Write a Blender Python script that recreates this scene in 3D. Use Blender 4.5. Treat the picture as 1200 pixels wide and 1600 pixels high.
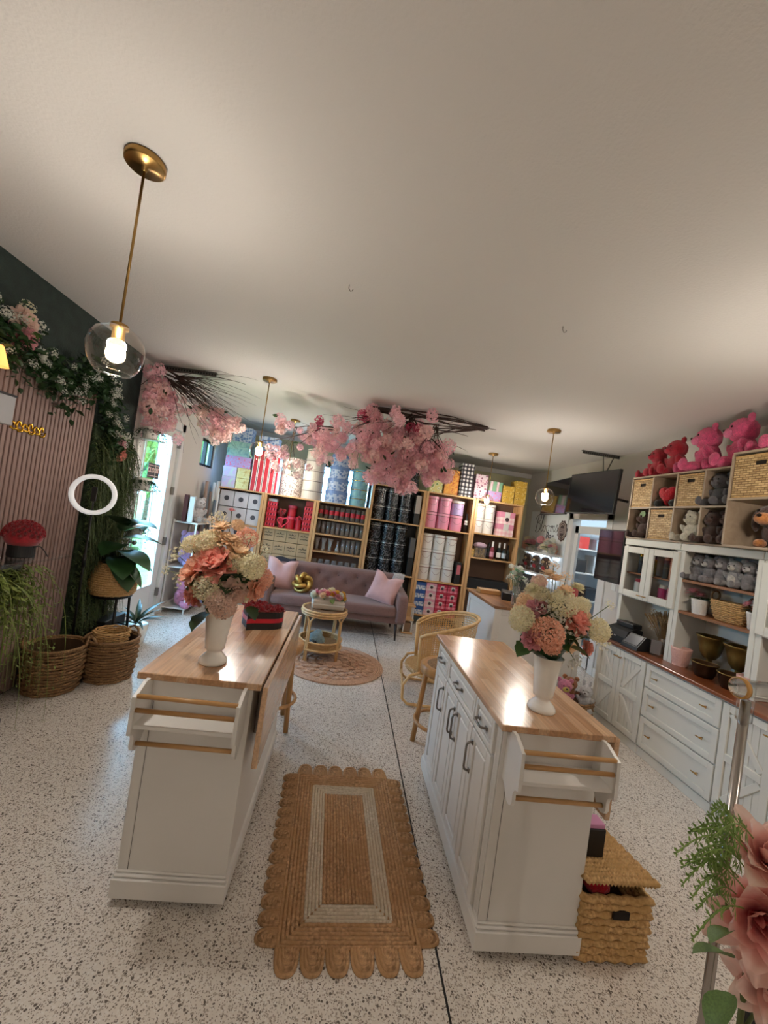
import bpy, bmesh, math, random
from mathutils import Vector, Matrix, noise, Euler

for o in list(bpy.data.objects):
    bpy.data.objects.remove(o, do_unlink=True)
scene = bpy.context.scene
COL = scene.collection
PI = math.pi
rnd = random.Random(11)

# ------------------------------------------------------------------ camera
CAM_H = 1.65
def cam_matrix(yaw, pitch, roll):
    cy, sy, cp, sp, cr, sr = math.cos(yaw), math.sin(yaw), math.cos(pitch), math.sin(pitch), math.cos(roll), math.sin(roll)
    A = Matrix(((cy, -sy, 0), (0, 0, -1), (sy, cy, 0)))
    P = Matrix(((1, 0, 0), (0, cp, sp), (0, -sp, cp)))
    Q = Matrix(((cr, -sr, 0), (sr, cr, 0), (0, 0, 1)))
    return Q @ P @ A
M = cam_matrix(math.radians(5.0127), math.radians(0.8684), math.radians(8.3452))
camd = bpy.data.cameras.new('camera')
cam = bpy.data.objects.new('camera', camd)
COL.objects.link(cam)
rot = Matrix((M[0], -M[1], -M[2])).transposed()
cam.matrix_world = Matrix.Translation((0, 0, CAM_H)) @ rot.to_4x4()
camd.sensor_fit = 'HORIZONTAL'
camd.sensor_width = 36.0
camd.lens = 36.0 * 615.0 / 1200.0
camd.clip_start = 0.02
scene.camera = cam

# ------------------------------------------------------------------ world, daylight, exposure
world = bpy.data.worlds.new('daylight_sky')
scene.world = world
world.use_nodes = True
wb = world.node_tree.nodes['Background']
wb.inputs[0].default_value = (0.30, 0.64, 1.0, 1)
wb.inputs[1].default_value = 15.0

def area(name, loc, rot, sx, sy, energy, col):
    d = bpy.data.lights.new(name, 'AREA')
    d.shape = 'RECTANGLE'; d.size = sx; d.size_y = sy; d.energy = energy; d.color = col
    o = bpy.data.objects.new(name, d); COL.objects.link(o)
    o.location = loc; o.rotation_euler = rot
    return o
def portal(name, loc, rot, sx, sy):
    o = area(name, loc, rot, sx, sy, 1.0, (1, 1, 1))
    o.data.cycles.is_portal = True
# sampling portals for the sky light that enters the door and the windows
portal('garden_door_portal', (-2.42, 4.82, 1.35), (0, -PI / 2, 0), 2.0, 0.75)
portal('small_window_portal', (-2.42, 6.31, 2.24), (0, -PI / 2, 0), 0.42, 0.58)
portal('back_window_portal', (-0.4, 7.64, 2.12), (-PI / 2, 0, 0), 1.5, 0.75)

scene.view_settings.view_transform = 'Standard'
scene.view_settings.look = 'None'
scene.view_settings.gamma = 1.0
scene.view_settings.use_curve_mapping = False
scene.view_settings.exposure = 0.42
scene.cycles.max_bounces = 7
scene.cycles.transmission_bounces = 4
scene.cycles.transparent_max_bounces = 14
scene.cycles.caustics_reflective = False
scene.cycles.caustics_refractive = False
scene.cycles.sample_clamp_indirect = 6.0

# ------------------------------------------------------------------ helpers
def lin(h):
    if not isinstance(h, str):
        return tuple(h)
    h = h.lstrip('#')
    r = []
    for i in (0, 2, 4):
        v = int(h[i:i + 2], 16) / 255
        r.append(v / 12.92 if v <= 0.04045 else ((v + 0.055) / 1.055) ** 2.4)
    return tuple(r)
def c4(h, k=1.0):
    return tuple(min(1, v * k) for v in lin(h)) + (1,)

def new_mat(name):
    m = bpy.data.materials.new(name)
    m.use_nodes = True
    nt = m.node_tree
    return m, nt, nt.nodes['Principled BSDF']
def nd(nt, typ, ins=None, **attrs):
    n = nt.nodes.new('ShaderNode' + typ)
    for k, v in attrs.items():
        setattr(n, k, v)
    for k, v in (ins or {}).items():
        if isinstance(v, bpy.types.NodeSocket):
            nt.links.new(v, n.inputs[k])
        else:
            n.inputs[k].default_value = v
    return n
def coords(nt, kind='Object', scale=(1, 1, 1), rot=(0, 0, 0)):
    t = nd(nt, 'TexCoord')
    mp = nd(nt, 'Mapping', {'Vector': t.outputs[kind], 'Scale': scale, 'Rotation': rot})
    return mp.outputs[0]
def ramp(nt, fac, stops, interp='LINEAR'):
    r = nd(nt, 'ValToRGB', {'Fac': fac})
    r.color_ramp.interpolation = interp
    e = r.color_ramp.elements
    while len(e) < len(stops):
        e.new(0.5)
    for i, (p, col) in enumerate(stops):
        e[i].position = p; e[i].color = col
    return r.outputs[0]
def mixc(nt, fac, a, b, blend='MIX'):
    m = nd(nt, 'Mix', data_type='RGBA', blend_type=blend)
    for k, v in ((0, fac), (6, a), (7, b)):
        if isinstance(v, bpy.types.NodeSocket):
            nt.links.new(v, m.inputs[k])
        else:
            m.inputs[k].default_value = v
    return m.outputs[2]
def math_n(nt, op, a, b=0.0, cl=False):
    n = nd(nt, 'Math', {0: a, 1: b}, operation=op)
    n.use_clamp = cl
    return n.outputs[0]
def bump(nt, b, height, strength=0.3, dist=0.01):
    bn = nd(nt, 'Bump', {'Height': height, 'Strength': strength, 'Distance': dist})
    nt.links.new(bn.outputs[0], b.inputs['Normal'])

MATS = {}
def mat(name, col, rough=0.55, metal=0.0, var=0.0, vs=8.0, bmp=0.0, bs=60.0, sheen=0.0, coat=0.0, trans=0.0,
        emit=None, es=0.0, alpha=1.0, spec=0.5, sss=0.0, kind='Object'):
    if name in MATS:
        return MATS[name]
    m, nt, b = new_mat(name)
    b.inputs['Base Color'].default_value = c4(col)
    b.inputs['Roughness'].default_value = rough
    b.inputs['Metallic'].default_value = metal
    b.inputs['Specular IOR Level'].default_value = spec
    b.inputs['Sheen Weight'].default_value = sheen
    b.inputs['Coat Weight'].default_value = coat
    b.inputs['Transmission Weight'].default_value = trans
    b.inputs['Alpha'].default_value = alpha
    if var:
        co = coords(nt, kind)
        n = nd(nt, 'TexNoise', {'Vector': co, 'Scale': vs, 'Detail': 3.0})
        f = ramp(nt, n.outputs[0], [(0.3, (0, 0, 0, 1)), (0.7, (1, 1, 1, 1))])
        nt.links.new(mixc(nt, f, c4(col, 1 - var), c4(col, 1 + var * 0.6)), b.inputs['Base Color'])
    if bmp:
        co = coords(nt, kind)
        n = nd(nt, 'TexNoise', {'Vector': co, 'Scale': bs, 'Detail': 3.0})
        bump(nt, b, n.outputs[0], bmp, 0.01)
    if emit:
        b.inputs['Emission Color'].default_value = c4(emit)
        b.inputs['Emission Strength'].default_value = es
    MATS[name] = m
    return m

class MB:
    """collects geometry, then links it as one mesh object"""
    def __init__(s):
        s.v = []; s.f = []
    def add(s, vs, fs, mx=None):
        n = len(s.v)
        if mx is not None:
            vs = [mx @ Vector(p) for p in vs]
        s.v.extend([tuple(p) for p in vs])
        s.f.extend([tuple(i + n for i in f) for f in fs])
        return s
    def box(s, x0, x1, y0, y1, z0, z1, ch=0.0, mx=None):
        if ch <= 0:
            vs = [(x, y, z) for x in (x0, x1) for y in (y0, y1) for z in (z0, z1)]
            fs = [(0, 1, 3, 2), (4, 6, 7, 5), (0, 4, 5, 1), (2, 3, 7, 6), (0, 2, 6, 4), (1, 5, 7, 3)]
            return s.add(vs, fs, mx)
        ch = min(ch, (x1 - x0) * .45, (y1 - y0) * .45, (z1 - z0) * .45)
        vs = []
        idx = {}
        for i, x in enumerate((x0, x1)):
            for j, y in enumerate((y0, y1)):
                for k, z in enumerate((z0, z1)):
                    dx, dy, dz = (ch if i == 0 else -ch), (ch if j == 0 else -ch), (ch if k == 0 else -ch)
                    for a, p in enumerate(((x, y + dy, z + dz), (x + dx, y, z + dz), (x + dx, y + dy, z))):
                        idx[(i, j, k, a)] = len(vs); vs.append(p)
        q = lambda *t: idx[t]
        fs = []
        for i in (0, 1):
            fs.append((q(i, 0, 0, 0), q(i, 0, 1, 0), q(i, 1, 1, 0), q(i, 1, 0, 0)))
            fs.append((q(0, i, 0, 1), q(0, i, 1, 1), q(1, i, 1, 1), q(1, i, 0, 1)))
            fs.append((q(0, 0, i, 2), q(0, 1, i, 2), q(1, 1, i, 2), q(1, 0, i, 2)))
            for j in (0, 1):
                fs.append((q(0, i, j, 1), q(1, i, j, 1), q(1, i, j, 2), q(0, i, j, 2)))
                fs.append((q(i, 0, j, 0), q(i, 1, j, 0), q(i, 1, j, 2), q(i, 0, j, 2)))
                fs.append((q(i, j, 0, 0), q(i, j, 1, 0), q(i, j, 1, 1), q(i, j, 0, 1)))
                for k in (0, 1):
                    fs.append((q(i, j, k, 0), q(i, j, k, 1), q(i, j, k, 2)))
        return s.add(vs, fs, mx)
    def lathe(s, prof, n=24, c=(0, 0, 0), mx=None, cap=True):
        vs = []; fs = []
        for r, z in prof:
            for k in range(n):
                a = 2 * PI * k / n
                vs.append((c[0] + r * math.cos(a), c[1] + r * math.sin(a), c[2] + z))
        for i in range(len(prof) - 1):
            for k in range(n):
                k2 = (k + 1) % n
                fs.append((i * n + k, i * n + k2, (i + 1) * n + k2, (i + 1) * n + k))
        if cap:
            if prof[0][0] > 1e-4: fs.append(tuple(range(n - 1, -1, -1)))
            if prof[-1][0] > 1e-4: fs.append(tuple(range((len(prof) - 1) * n, len(prof) * n)))
        return s.add(vs, fs, mx)
    def tube(s, pts, r, n=8, mx=None, closed=False):
        pts = [Vector(p) for p in pts]
        m = len(pts)
        rs = r if isinstance(r, (list, tuple)) else [r] * m
        vs = []; fs = []
        up = Vector((0, 0, 1)); prev = None
        for i, p in enumerate(pts):
            if closed:
                t = (pts[(i + 1) % m] - pts[i - 1])
            else:
                t = (pts[min(i + 1, m - 1)] - pts[max(i - 1, 0)])
            if t.length < 1e-9: t = Vector((0, 0, 1))
            t.normalize()
            if prev is None:
                a = t.cross(up)
                if a.length < 1e-3: a = t.cross(Vector((1, 0, 0)))
            else:
                a = prev - t * prev.dot(t)
                if a.length < 1e-6: a = t.cross(Vector((1, 0, 0)))
            a.normalize(); b = t.cross(a); prev = a
            for k in range(n):
                th = 2 * PI * k / n
                vs.append(p + (a * math.cos(th) + b * math.sin(th)) * rs[i])
        for i in range(m if closed else m - 1):
            j = (i + 1) % m
            for k in range(n):
                k2 = (k + 1) % n
                fs.append((i * n + k, i * n + k2, j * n + k2, j * n + k))
        if not closed:
            fs.append(tuple(range(n - 1, -1, -1)))
            fs.append(tuple(range((m - 1) * n, m * n)))
        return s.add(vs, fs, mx)
    def ball(s, c, r, sub=2, fuzz=0.0, mx=None, seed=0):
        V, F = ICO[sub]
        if not isinstance(r, (list, tuple)): r = (r, r, r)
        vs = []
        for p in V:
            k = 1.0
            if fuzz:
                k += fuzz * noise.noise(Vector(p) * 5.0 + Vector((seed, seed * 2.3 + c[0] * 9, c[2] * 7)))
            vs.append((c[0] + p[0] * r[0] * k, c[1] + p[1] * r[1] * k, c[2] + p[2] * r[2] * k))
        return s.add(vs, F, mx)
    def prism(s, pts, z0, z1, mx=None):
        n = len(pts)
        vs = [(x, y, z0) for x, y in pts] + [(x, y, z1) for x, y in pts]
        fs = [tuple(range(n - 1, -1, -1)), tuple(range(n, 2 * n))]
        fs += [(i, (i + 1) % n, (i + 1) % n + n, i + n) for i in range(n)]
        return s.add(vs, fs, mx)
    def mesh(s, name, m, smooth=False):
        me = bpy.data.meshes.new(name)
        me.from_pydata(s.v, [], s.f)
        if m is not None: me.materials.append(m)
        if smooth: me.polygons.foreach_set('use_smooth', [True] * len(me.polygons))
        bm = bmesh.new(); bm.from_mesh(me)
        bmesh.ops.recalc_face_normals(bm, faces=bm.faces)
        bm.to_mesh(me); bm.free()
        me.update()
        return me
    def o(s, name, m, parent=None, loc=(0, 0, 0), rot=(0, 0, 0), smooth=False):
        return inst(name, s.mesh(name, m, smooth), parent, loc, rot)

def _ico(sub):
    bm = bmesh.new()
    bmesh.ops.create_icosphere(bm, subdivisions=sub, radius=1.0)
    bm.verts.ensure_lookup_table()
    V = [tuple(v.co) for v in bm.verts]; F = [tuple(v.index for v in f.verts) for f in bm.faces]
    bm.free()
    return V, F
ICO = {k: _ico(k) for k in (1, 2, 3, 4)}

def inst(name, me, parent=None, loc=(0, 0, 0), rot=(0, 0, 0), scale=None):
    o = bpy.data.objects.new(name, me)
    COL.objects.link(o)
    o.location = loc; o.rotation_euler = rot
    if scale is not None:
        o.scale = (scale, scale, scale) if isinstance(scale, (int, float)) else scale
    if parent is not None: o.parent = parent
    return o
def tag(o, label=None, cat=None, group=None, kind=None):
    if label: o['label'] = label
    if cat: o['category'] = cat
    if group: o['group'] = group
    if kind: o['kind'] = kind
    return o
def thing(name, label, cat, loc=(0, 0, 0), rz=0.0, group=None):
    o = bpy.data.objects.new(name, None)
    o.empty_display_size = 0.05
    COL.objects.link(o)
    o.location = loc; o.rotation_euler = (0, 0, rz)
    return tag(o, label, cat, group)
def copy_tree(o, parent=None):
    n = o.copy(); COL.objects.link(n); n.parent = parent
    for ch in list(o.children):
        copy_tree(ch, n)
    return n
def place(src, used, loc, rz=0.0, label=None, scale=None, group=None):
    """the first call moves the model itself, later calls copy it with its parts"""
    o = copy_tree(src) if used else src
    o.location = loc
    o.rotation_euler = (0, 0, rz) if not isinstance(rz, (tuple, list)) else rz
    if scale is not None: o.scale = (scale,) * 3
    if label: o['label'] = label
    if group: o['group'] = group
    return o
def TR(loc=(0, 0, 0), rot=(0, 0, 0), sc=(1, 1, 1)):
    if isinstance(sc, (int, float)): sc = (sc,) * 3
    return Matrix.LocRotScale(Vector(loc), Euler(rot), Vector(sc))
def look(d, up=Vector((0, 0, 1))):
    """euler that turns local +z to direction d"""
    return Vector(d).to_track_quat('Z', 'Y').to_euler()
def struct(o):
    return tag(o, kind='structure')
MC = {}
def cached(key, fn):
    if key not in MC: MC[key] = fn()
    return MC[key]

# ------------------------------------------------------------------ materials with structure of their own
def mat_floor():
    m, nt, b = new_mat('speckled_floor')
    co = coords(nt, 'Object')
    base = c4('#ddd4ca')
    col = base
    for sc, th, cc in ((120, 0.30, '#b9ada1'), (170, 0.20, '#857a71'), (140, 0.26, '#e3ddd6'), (230, 0.18, '#988b80'), (105, 0.09, '#6b6159')):
        mp = nd(nt, 'Mapping', {'Vector': co, 'Location': (sc * .37, sc * .11, 0)})
        v = nd(nt, 'TexVoronoi', {'Vector': mp.outputs[0], 'Scale': float(sc)})
        r = nd(nt, 'SeparateColor', {0: v.outputs['Color']})
        near = math_n(nt, 'LESS_THAN', v.outputs['Distance'], 0.5)
        pick = math_n(nt, 'LESS_THAN', r.outputs[0], th)
        f = math_n(nt, 'MULTIPLY', near, pick)
        col = mixc(nt, f, col, c4(cc))
    nt.links.new(col, b.inputs['Base Color'])
    n = nd(nt, 'TexNoise', {'Vector': co, 'Scale': 90.0, 'Detail': 2.0})
    bump(nt, b, n.outputs[0], 0.08, 0.004)
    b.inputs['Roughness'].default_value = 0.2
    b.inputs['Coat Weight'].default_value = 0.35
    b.inputs['Coat Roughness'].default_value = 0.22
    b.inputs['Specular IOR Level'].default_value = 0.55
    return m
def mat_block(name, c1, c2, c3, rough=0.22, sx=0.30, sy=0.045, along='Y'):
    """butcher block: staves with their own tone plus grain"""
    m, nt, b = new_mat(name)
    rotz = PI / 2 if along == 'Y' else 0
    co = coords(nt, 'Object', rot=(0, 0, rotz))
    br = nd(nt, 'TexBrick', {'Vector': co, 'Color1': (0, 0, 0, 1), 'Color2': (1, 1, 1, 1), 'Mortar': (0.4, 0.4, 0.4, 1), 'Scale': 1.0, 'Mortar Size': 0.0006, 'Brick Width': sx, 'Row Height': sy})
    g = nd(nt, 'TexNoise', {'Vector': nd(nt, 'Mapping', {'Vector': co, 'Scale': (4, 60, 60)}).outputs[0], 'Scale': 1.5, 'Detail': 4.0})
    t = ramp(nt, br.outputs[0], [(0, c4(c1)), (0.5, c4(c2)), (1, c4(c3))])
    gg = ramp(nt, g.outputs[0], [(0.3, (0.72, 0.72, 0.72, 1)), (0.7, (1.08, 1.05, 1.0, 1))])
    nt.links.new(mixc(nt, 1.0, t, gg, 'MULTIPLY'), b.inputs['Base Color'])
    b.inputs['Roughness'].default_value = rough
    b.inputs['Coat Weight'].default_value = 0.25
    b.inputs['Coat Roughness'].default_value = 0.15
    return m
def mat_wood(name, c1, c2, rough=0.45, axis=2, dens=30.0, kind='Object'):
    m, nt, b = new_mat(name)
    sc = [dens, dens, dens]; sc[axis] = dens * 0.06
    co = coords(nt, kind, tuple(sc))
    n = nd(nt, 'TexNoise', {'Vector': co, 'Scale': 1.0, 'Detail': 5.0, 'Distortion': 0.6})
    nt.links.new(ramp(nt, n.outputs[0], [(0.3, c4(c1)), (0.68, c4(c2))]), b.inputs['Base Color'])
    bump(nt, b, n.outputs[0], 0.12, 0.003)
    b.inputs['Roughness'].default_value = rough
    return m
def mat_strand(name, c1, c2, c3=None, scale=1.0, rough=0.75):
    """jute / wicker fibre: fine noise in three tones"""
    m, nt, b = new_mat(name)
    co = coords(nt, 'Object')
    n = nd(nt, 'TexNoise', {'Vector': co, 'Scale': 70.0 * scale, 'Detail': 4.0})
    n2 = nd(nt, 'TexNoise', {'Vector': co, 'Scale': 9.0 * scale, 'Detail': 2.0})
    a = ramp(nt, n.outputs[0], [(0.32, c4(c1)), (0.66, c4(c2))])
    if c3:
        a = mixc(nt, ramp(nt, n2.outputs[0], [(0.42, (0, 0, 0, 1)), (0.62, (0.75, 0.75, 0.75, 1))]), a, c4(c3))
    nt.links.new(a, b.inputs['Base Color'])
    bump(nt, b, n.outputs[0], 0.6, 0.004)
    b.inputs['Roughness'].default_value = rough
    return m
def mat_weave(name, c1, c2, dark, sx=40.0, sz=60.0, plane='YZ'):
    """flat woven rush: staggered dashes"""
    m, nt, b = new_mat(name)
    t = nd(nt, 'TexCoord')
    sp = nd(nt, 'SeparateXYZ', {0: t.outputs['Object']})
    if plane == 'YZ':
        u, v = math_n(nt, 'ADD', sp.outputs[1], sp.outputs[0]), sp.outputs[2]
    else:
        u, v = sp.outputs[0], sp.outputs[1]
    cb = nd(nt, 'CombineXYZ', {0: u, 1: v})
    br = nd(nt, 'TexBrick', {'Vector': cb.outputs[0], 'Color1': (0, 0, 0, 1), 'Color2': (1, 1, 1, 1), 'Mortar': (0.5, 0.5, 0.5, 1), 'Scale': 1.0, 'Mortar Size': 0.16 / sz, 'Mortar Smooth': 0.6, 'Brick Width': 1 / sx, 'Row Height': 1 / sz})
    n = nd(nt, 'TexNoise', {'Vector': t.outputs['Object'], 'Scale': 60.0, 'Detail': 3.0})
    tone = mixc(nt, 0.5, br.outputs[0], n.outputs[0])
    cl = ramp(nt, tone, [(0.2, c4(c1)), (0.8, c4(c2))])
    cl = mixc(nt, br.outputs['Fac'], cl, c4(dark))
    nt.links.new(cl, b.inputs['Base Color'])
    inv = math_n(nt, 'SUBTRACT', 1.0, br.outputs['Fac'])
    bump(nt, b, inv, 0.9, 0.006)
    b.inputs['Roughness'].default_value = 0.6
    return m
def mat_cane(name, col, dens=70.0):
    m, nt, b = new_mat(name)
    t = nd(nt, 'TexCoord')
    uv = t.outputs['UV']
    sp = nd(nt, 'SeparateXYZ', {0: uv})
    s1 = math_n(nt, 'ABSOLUTE', math_n(nt, 'SINE', math_n(nt, 'MULTIPLY', sp.outputs[0], dens * PI)))
    s2 = math_n(nt, 'ABSOLUTE', math_n(nt, 'SINE', math_n(nt, 'MULTIPLY', sp.outputs[1], dens * PI)))
    hole = math_n(nt, 'GREATER_THAN', math_n(nt, 'MULTIPLY', s1, s2), 0.55)
    b.inputs['Base Color'].default_value = c4(col)
    nt.links.new(math_n(nt, 'SUBTRACT', 1.0, hole), b.inputs['Alpha'])
    b.inputs['Roughness'].default_value = 0.5
    return m
def mat_glass(name, tint=(1, 1, 1), refl=0.9, rough=0.02, ior=1.45, glint_mix=0.0):
    m = bpy.data.materials.new(name)
    m.use_nodes = True
    nt = m.node_tree
    nt.nodes.remove(nt.nodes['Principled BSDF'])
    out = nt.nodes['Material Output']
    tr = nd(nt, 'BsdfTransparent', {'Color': tuple(tint) + (1,)})
    gl = nd(nt, 'BsdfGlossy', {'Color': (1, 1, 1, 1), 'Roughness': rough})
    lw = nd(nt, 'LayerWeight', {'Blend': 0.5})
    f0 = ((ior - 1) / (ior + 1)) ** 2
    f = math_n(nt, 'MULTIPLY', math_n(nt, 'ADD', math_n(nt, 'MULTIPLY', math_n(nt, 'POWER', lw.outputs['Facing'], 4.0), 1 - f0), f0), refl)
    mx = nd(nt, 'MixShader', {0: f, 1: tr.outputs[0], 2: gl.outputs[0]})
    if glint_mix:
        df = nd(nt, 'BsdfDiffuse', {'Color': (.85, .87, .87, 1)})  # white diffuse share stands in for refraction glints in the glass
        mx = nd(nt, 'MixShader', {0: glint_mix, 1: mx.outputs[0], 2: df.outputs[0]})
    nt.links.new(mx.outputs[0], out.inputs['Surface'])
    return m
def mat_pat(name, kind, c1, c2, c3=None, s=20.0, rough=0.4, metal=0.0):
    m, nt, b = new_mat(name)
    co = coords(nt, 'Object')
    if kind == 'check':
        sp = nd(nt, 'SeparateXYZ', {0: co})
        u = math_n(nt, 'ADD', sp.outputs[0], sp.outputs[1])
        h = lambda v: math_n(nt, 'GREATER_THAN', math_n(nt, 'SINE', math_n(nt, 'MULTIPLY', v, s * PI)), 0.0)
        t = math_n(nt, 'ADD', math_n(nt, 'MULTIPLY', h(u), 0.5), math_n(nt, 'MULTIPLY', h(sp.outputs[2]), 0.5))
        mid = tuple((a + d) / 2 for a, d in zip(c4(c1), c4(c2)))
        col = ramp(nt, t, [(0.0, c4(c1)), (0.3, c4(c3) if c3 else mid), (0.8, c4(c2))], 'CONSTANT')
    elif kind == 'stripe':
        sp = nd(nt, 'SeparateXYZ', {0: co})
        u = math_n(nt, 'SINE', math_n(nt, 'MULTIPLY', math_n(nt, 'ADD', sp.outputs[0], sp.outputs[1]), s * PI))
        col = ramp(nt, u, [(0.0, c4(c1)), (0.45, c4(c2))] + ([(0.95, c4(c3))] if c3 else []), 'CONSTANT')
    elif kind == 'band':
        sp = nd(nt, 'SeparateXYZ', {0: co})
        u = math_n(nt, 'SINE', math_n(nt, 'MULTIPLY', sp.outputs[2], s * PI))
        col = ramp(nt, u, [(0.0, c4(c1)), (0.6, c4(c2))], 'CONSTANT')
    elif kind == 'floral':
        v = nd(nt, 'TexVoronoi', {'Vector': co, 'Scale': s})
        n = nd(nt, 'TexNoise', {'Vector': co, 'Scale': s * 1.7, 'Detail': 2.0})
        d = math_n(nt, 'ADD', v.outputs['Distance'], math_n(nt, 'MULTIPLY', math_n(nt, 'SUBTRACT', n.outputs[0], 0.5), 0.7))
        st = [(0.0, c4(c2)), (0.34, c4(c3 or c2)), (0.48, c4(c1))]
        col = ramp(nt, d, st, 'CONSTANT')
    elif kind == 'vein':
        n = nd(nt, 'TexNoise', {'Vector': co, 'Scale': s, 'Detail': 4.0, 'Distortion': 1.6})
        d = math_n(nt, 'ABSOLUTE', math_n(nt, 'SUBTRACT', n.outputs[0], 0.5))
        col = ramp(nt, d, [(0.0, c4(c2)), (0.022, c4(c3 or c1)), (0.05, c4(c1))])
    else:
        n = nd(nt, 'TexNoise', {'Vector': co, 'Scale': s, 'Detail': 3.0, 'Distortion': 1.0})
        col = ramp(nt, n.outputs[0], [(0.3, c4(c1)), (0.5, c4(c2)), (0.7, c4(c3 or c1))])
    nt.links.new(col, b.inputs['Base Color'])
    b.inputs['Roughness'].default_value = rough
    b.inputs['Metallic'].default_value = metal
    return m
def mat_petal(name, base, tip, s=14.0):
    """petal: deeper colour streaks towards the throat by noise, soft translucency"""
    m, nt, b = new_mat(name)
    co = coords(nt, 'Object')
    n = nd(nt, 'TexNoise', {'Vector': co, 'Scale': s, 'Detail': 2.0})
    nt.links.new(ramp(nt, n.outputs[0], [(0.35, c4(base)), (0.65, c4(tip))]), b.inputs['Base Color'])
    b.inputs['Roughness'].default_value = 0.6
    b.inputs['Sheen Weight'].default_value = 0.2
    tl = nd(nt, 'BsdfTranslucent')
    nt.links.new(nt.nodes['Principled BSDF'].inputs['Base Color'].links[0].from_socket, tl.inputs['Color'])
    mx = nd(nt, 'MixShader', {0: 0.55, 1: b.outputs[0], 2: tl.outputs[0]})
    nt.links.new(mx.outputs[0], nt.nodes['Material Output'].inputs['Surface'])
    return m

M_FLOOR = mat_floor()
M_WHITE = mat('white_cabinet_paint', '#dedad5', 0.38, var=0.03, vs=3)
M_CREAM = mat('off_white_cabinet_paint', '#d9d6cd', 0.42, var=0.03, vs=3)
M_WALL = mat('white_wall_paint', '#cdc6be', 0.8, bmp=0.15, bs=120)
M_CEIL = mat('textured_ceiling_paint', '#d2ccc6', 0.85, bmp=0.22, bs=75)
M_BLOCK = mat_block('butcher_block', '#b18460', '#c59a75', '#d6b291')
M_OAK = mat_wood('golden_oak', '#a0713f', '#c4935c', 0.4)
M_OAKX = mat_wood('golden_oak_rod', '#ad7f4a', '#cda06c', 0.35, axis=0)
M_PINE = mat_wood('pine_shelving', '#b98855', '#d9ae7c', 0.55, axis=2, dens=18)
M_PINEX = mat_wood('pine_shelf_board', '#b98855', '#d9ae7c', 0.55, axis=0, dens=18)
M_WALNUT = mat_block('dark_counter_wood', '#6e3d22', '#84492a', '#9a5a36', 0.3, 0.5, 0.06)
M_SLAT = mat_wood('slat_walnut', '#7d645c', '#9a7d74', 0.6, axis=2, dens=26)
M_RATTAN = mat_wood('pale_rattan', '#c69a63', '#e2bd88', 0.4, axis=2, dens=20)
M_JUTE = mat_strand('natural_jute', '#94714e', '#cfa479', '#b0875b')
M_JUTE2 = mat_strand('bleached_jute', '#b8a78f', '#e0d3bf', '#cbbba3')
M_JUTE3 = mat_strand('rosy_jute', '#a27c66', '#d3ad90', '#bd957a')
M_WICK = mat_strand('brown_wicker', '#5d4329', '#a47c51', '#795837', 1.2)
M_WICKL = mat_strand('honey_wicker', '#a27a4a', '#dcb47c', '#be965d', 1.2)
M_RUSH = mat_weave('flat_rush_weave', '#a07c4e', '#dcbd8c', '#6e5230', 24, 55)
M_BRASS = mat('antique_brass', '#a8854f', 0.3, 1.0)
M_GOLD = mat('polished_gold', '#d6a53a', 0.2, 1.0)
M_NICKEL = mat('brushed_nickel', '#8d8680', 0.32, 1.0)
M_BLACK = mat('satin_black', '#151414', 0.45)
M_IRON = mat('black_metal', '#1a1918', 0.4, 0.6)
M_STEEL = mat('perforated_steel', '#6d6a66', 0.45, 0.8)
M_GLASS = mat_glass('clear_glass')
M_GLOBE = mat_glass('pendant_glass', (0.98, 0.97, 0.95), 0.9)
M_VASEG = mat_glass('vase_glass', (0.95, 0.96, 0.96), 1.0, 0.08, 2.1, 0.09)
M_CERAM = mat('white_ceramic', '#ece8e1', 0.22, coat=0.3)
M_RED = mat('crimson_velvet_petals', '#9c0b1c', 0.6, var=0.35, vs=60, sheen=0.3)
M_RIB = mat('red_satin_ribbon', '#c01f33', 0.3)
M_LEAF = mat('deep_green_leaf', '#3c5a2a', 0.45, var=0.35, vs=25)
M_LEAF2 = mat('mid_green_leaf', '#5d7a38', 0.5, var=0.3, vs=20)
M_LEAFD = mat('dark_green_leaf', '#26401f', 0.4, var=0.3, vs=20)
M_GRASS = mat('wispy_grass', '#55633a', 0.6, var=0.4, vs=30)
M_STEM = mat('plant_stem', '#5a6335', 0.6)
M_TWIG = mat('dark_twig', '#4a3730', 0.7, var=0.3, vs=40)
M_PEACH = mat_petal('peach_petals', '#f0ab8e', '#fad3ba')
M_CORAL = mat_petal('coral_petals', '#ee9284', '#f8bfae')
M_BLUSH = mat_petal('blush_petals', '#efcdbd', '#f9e4d8')
M_CREAMF = mat_petal('cream_petals', '#e8dfb6', '#f8f3dc')
M_APRI = mat_petal('apricot_petals', '#f4cda2', '#fce9cc')
M_PINKF = mat_petal('soft_pink_petals', '#dd8f9a', '#f2c0c4')
M_CHERRY = mat_petal('cherry_blossom_petals', '#eeb4bf', '#fad6da', 9.0)
M_CHERRYL = mat_petal('pale_blossom_petals', '#f2c4c2', '#fbe2dc', 9.0)
M_HOT = mat_petal('hot_pink_petals', '#c9436a', '#e2708c', 9.0)
M_WHITEF = mat_petal('white_petals', '#dcdccf', '#f4f3ea')
M_YELF = mat_petal('yellow_petals', '#e0a21e', '#f4cb4c')

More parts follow.
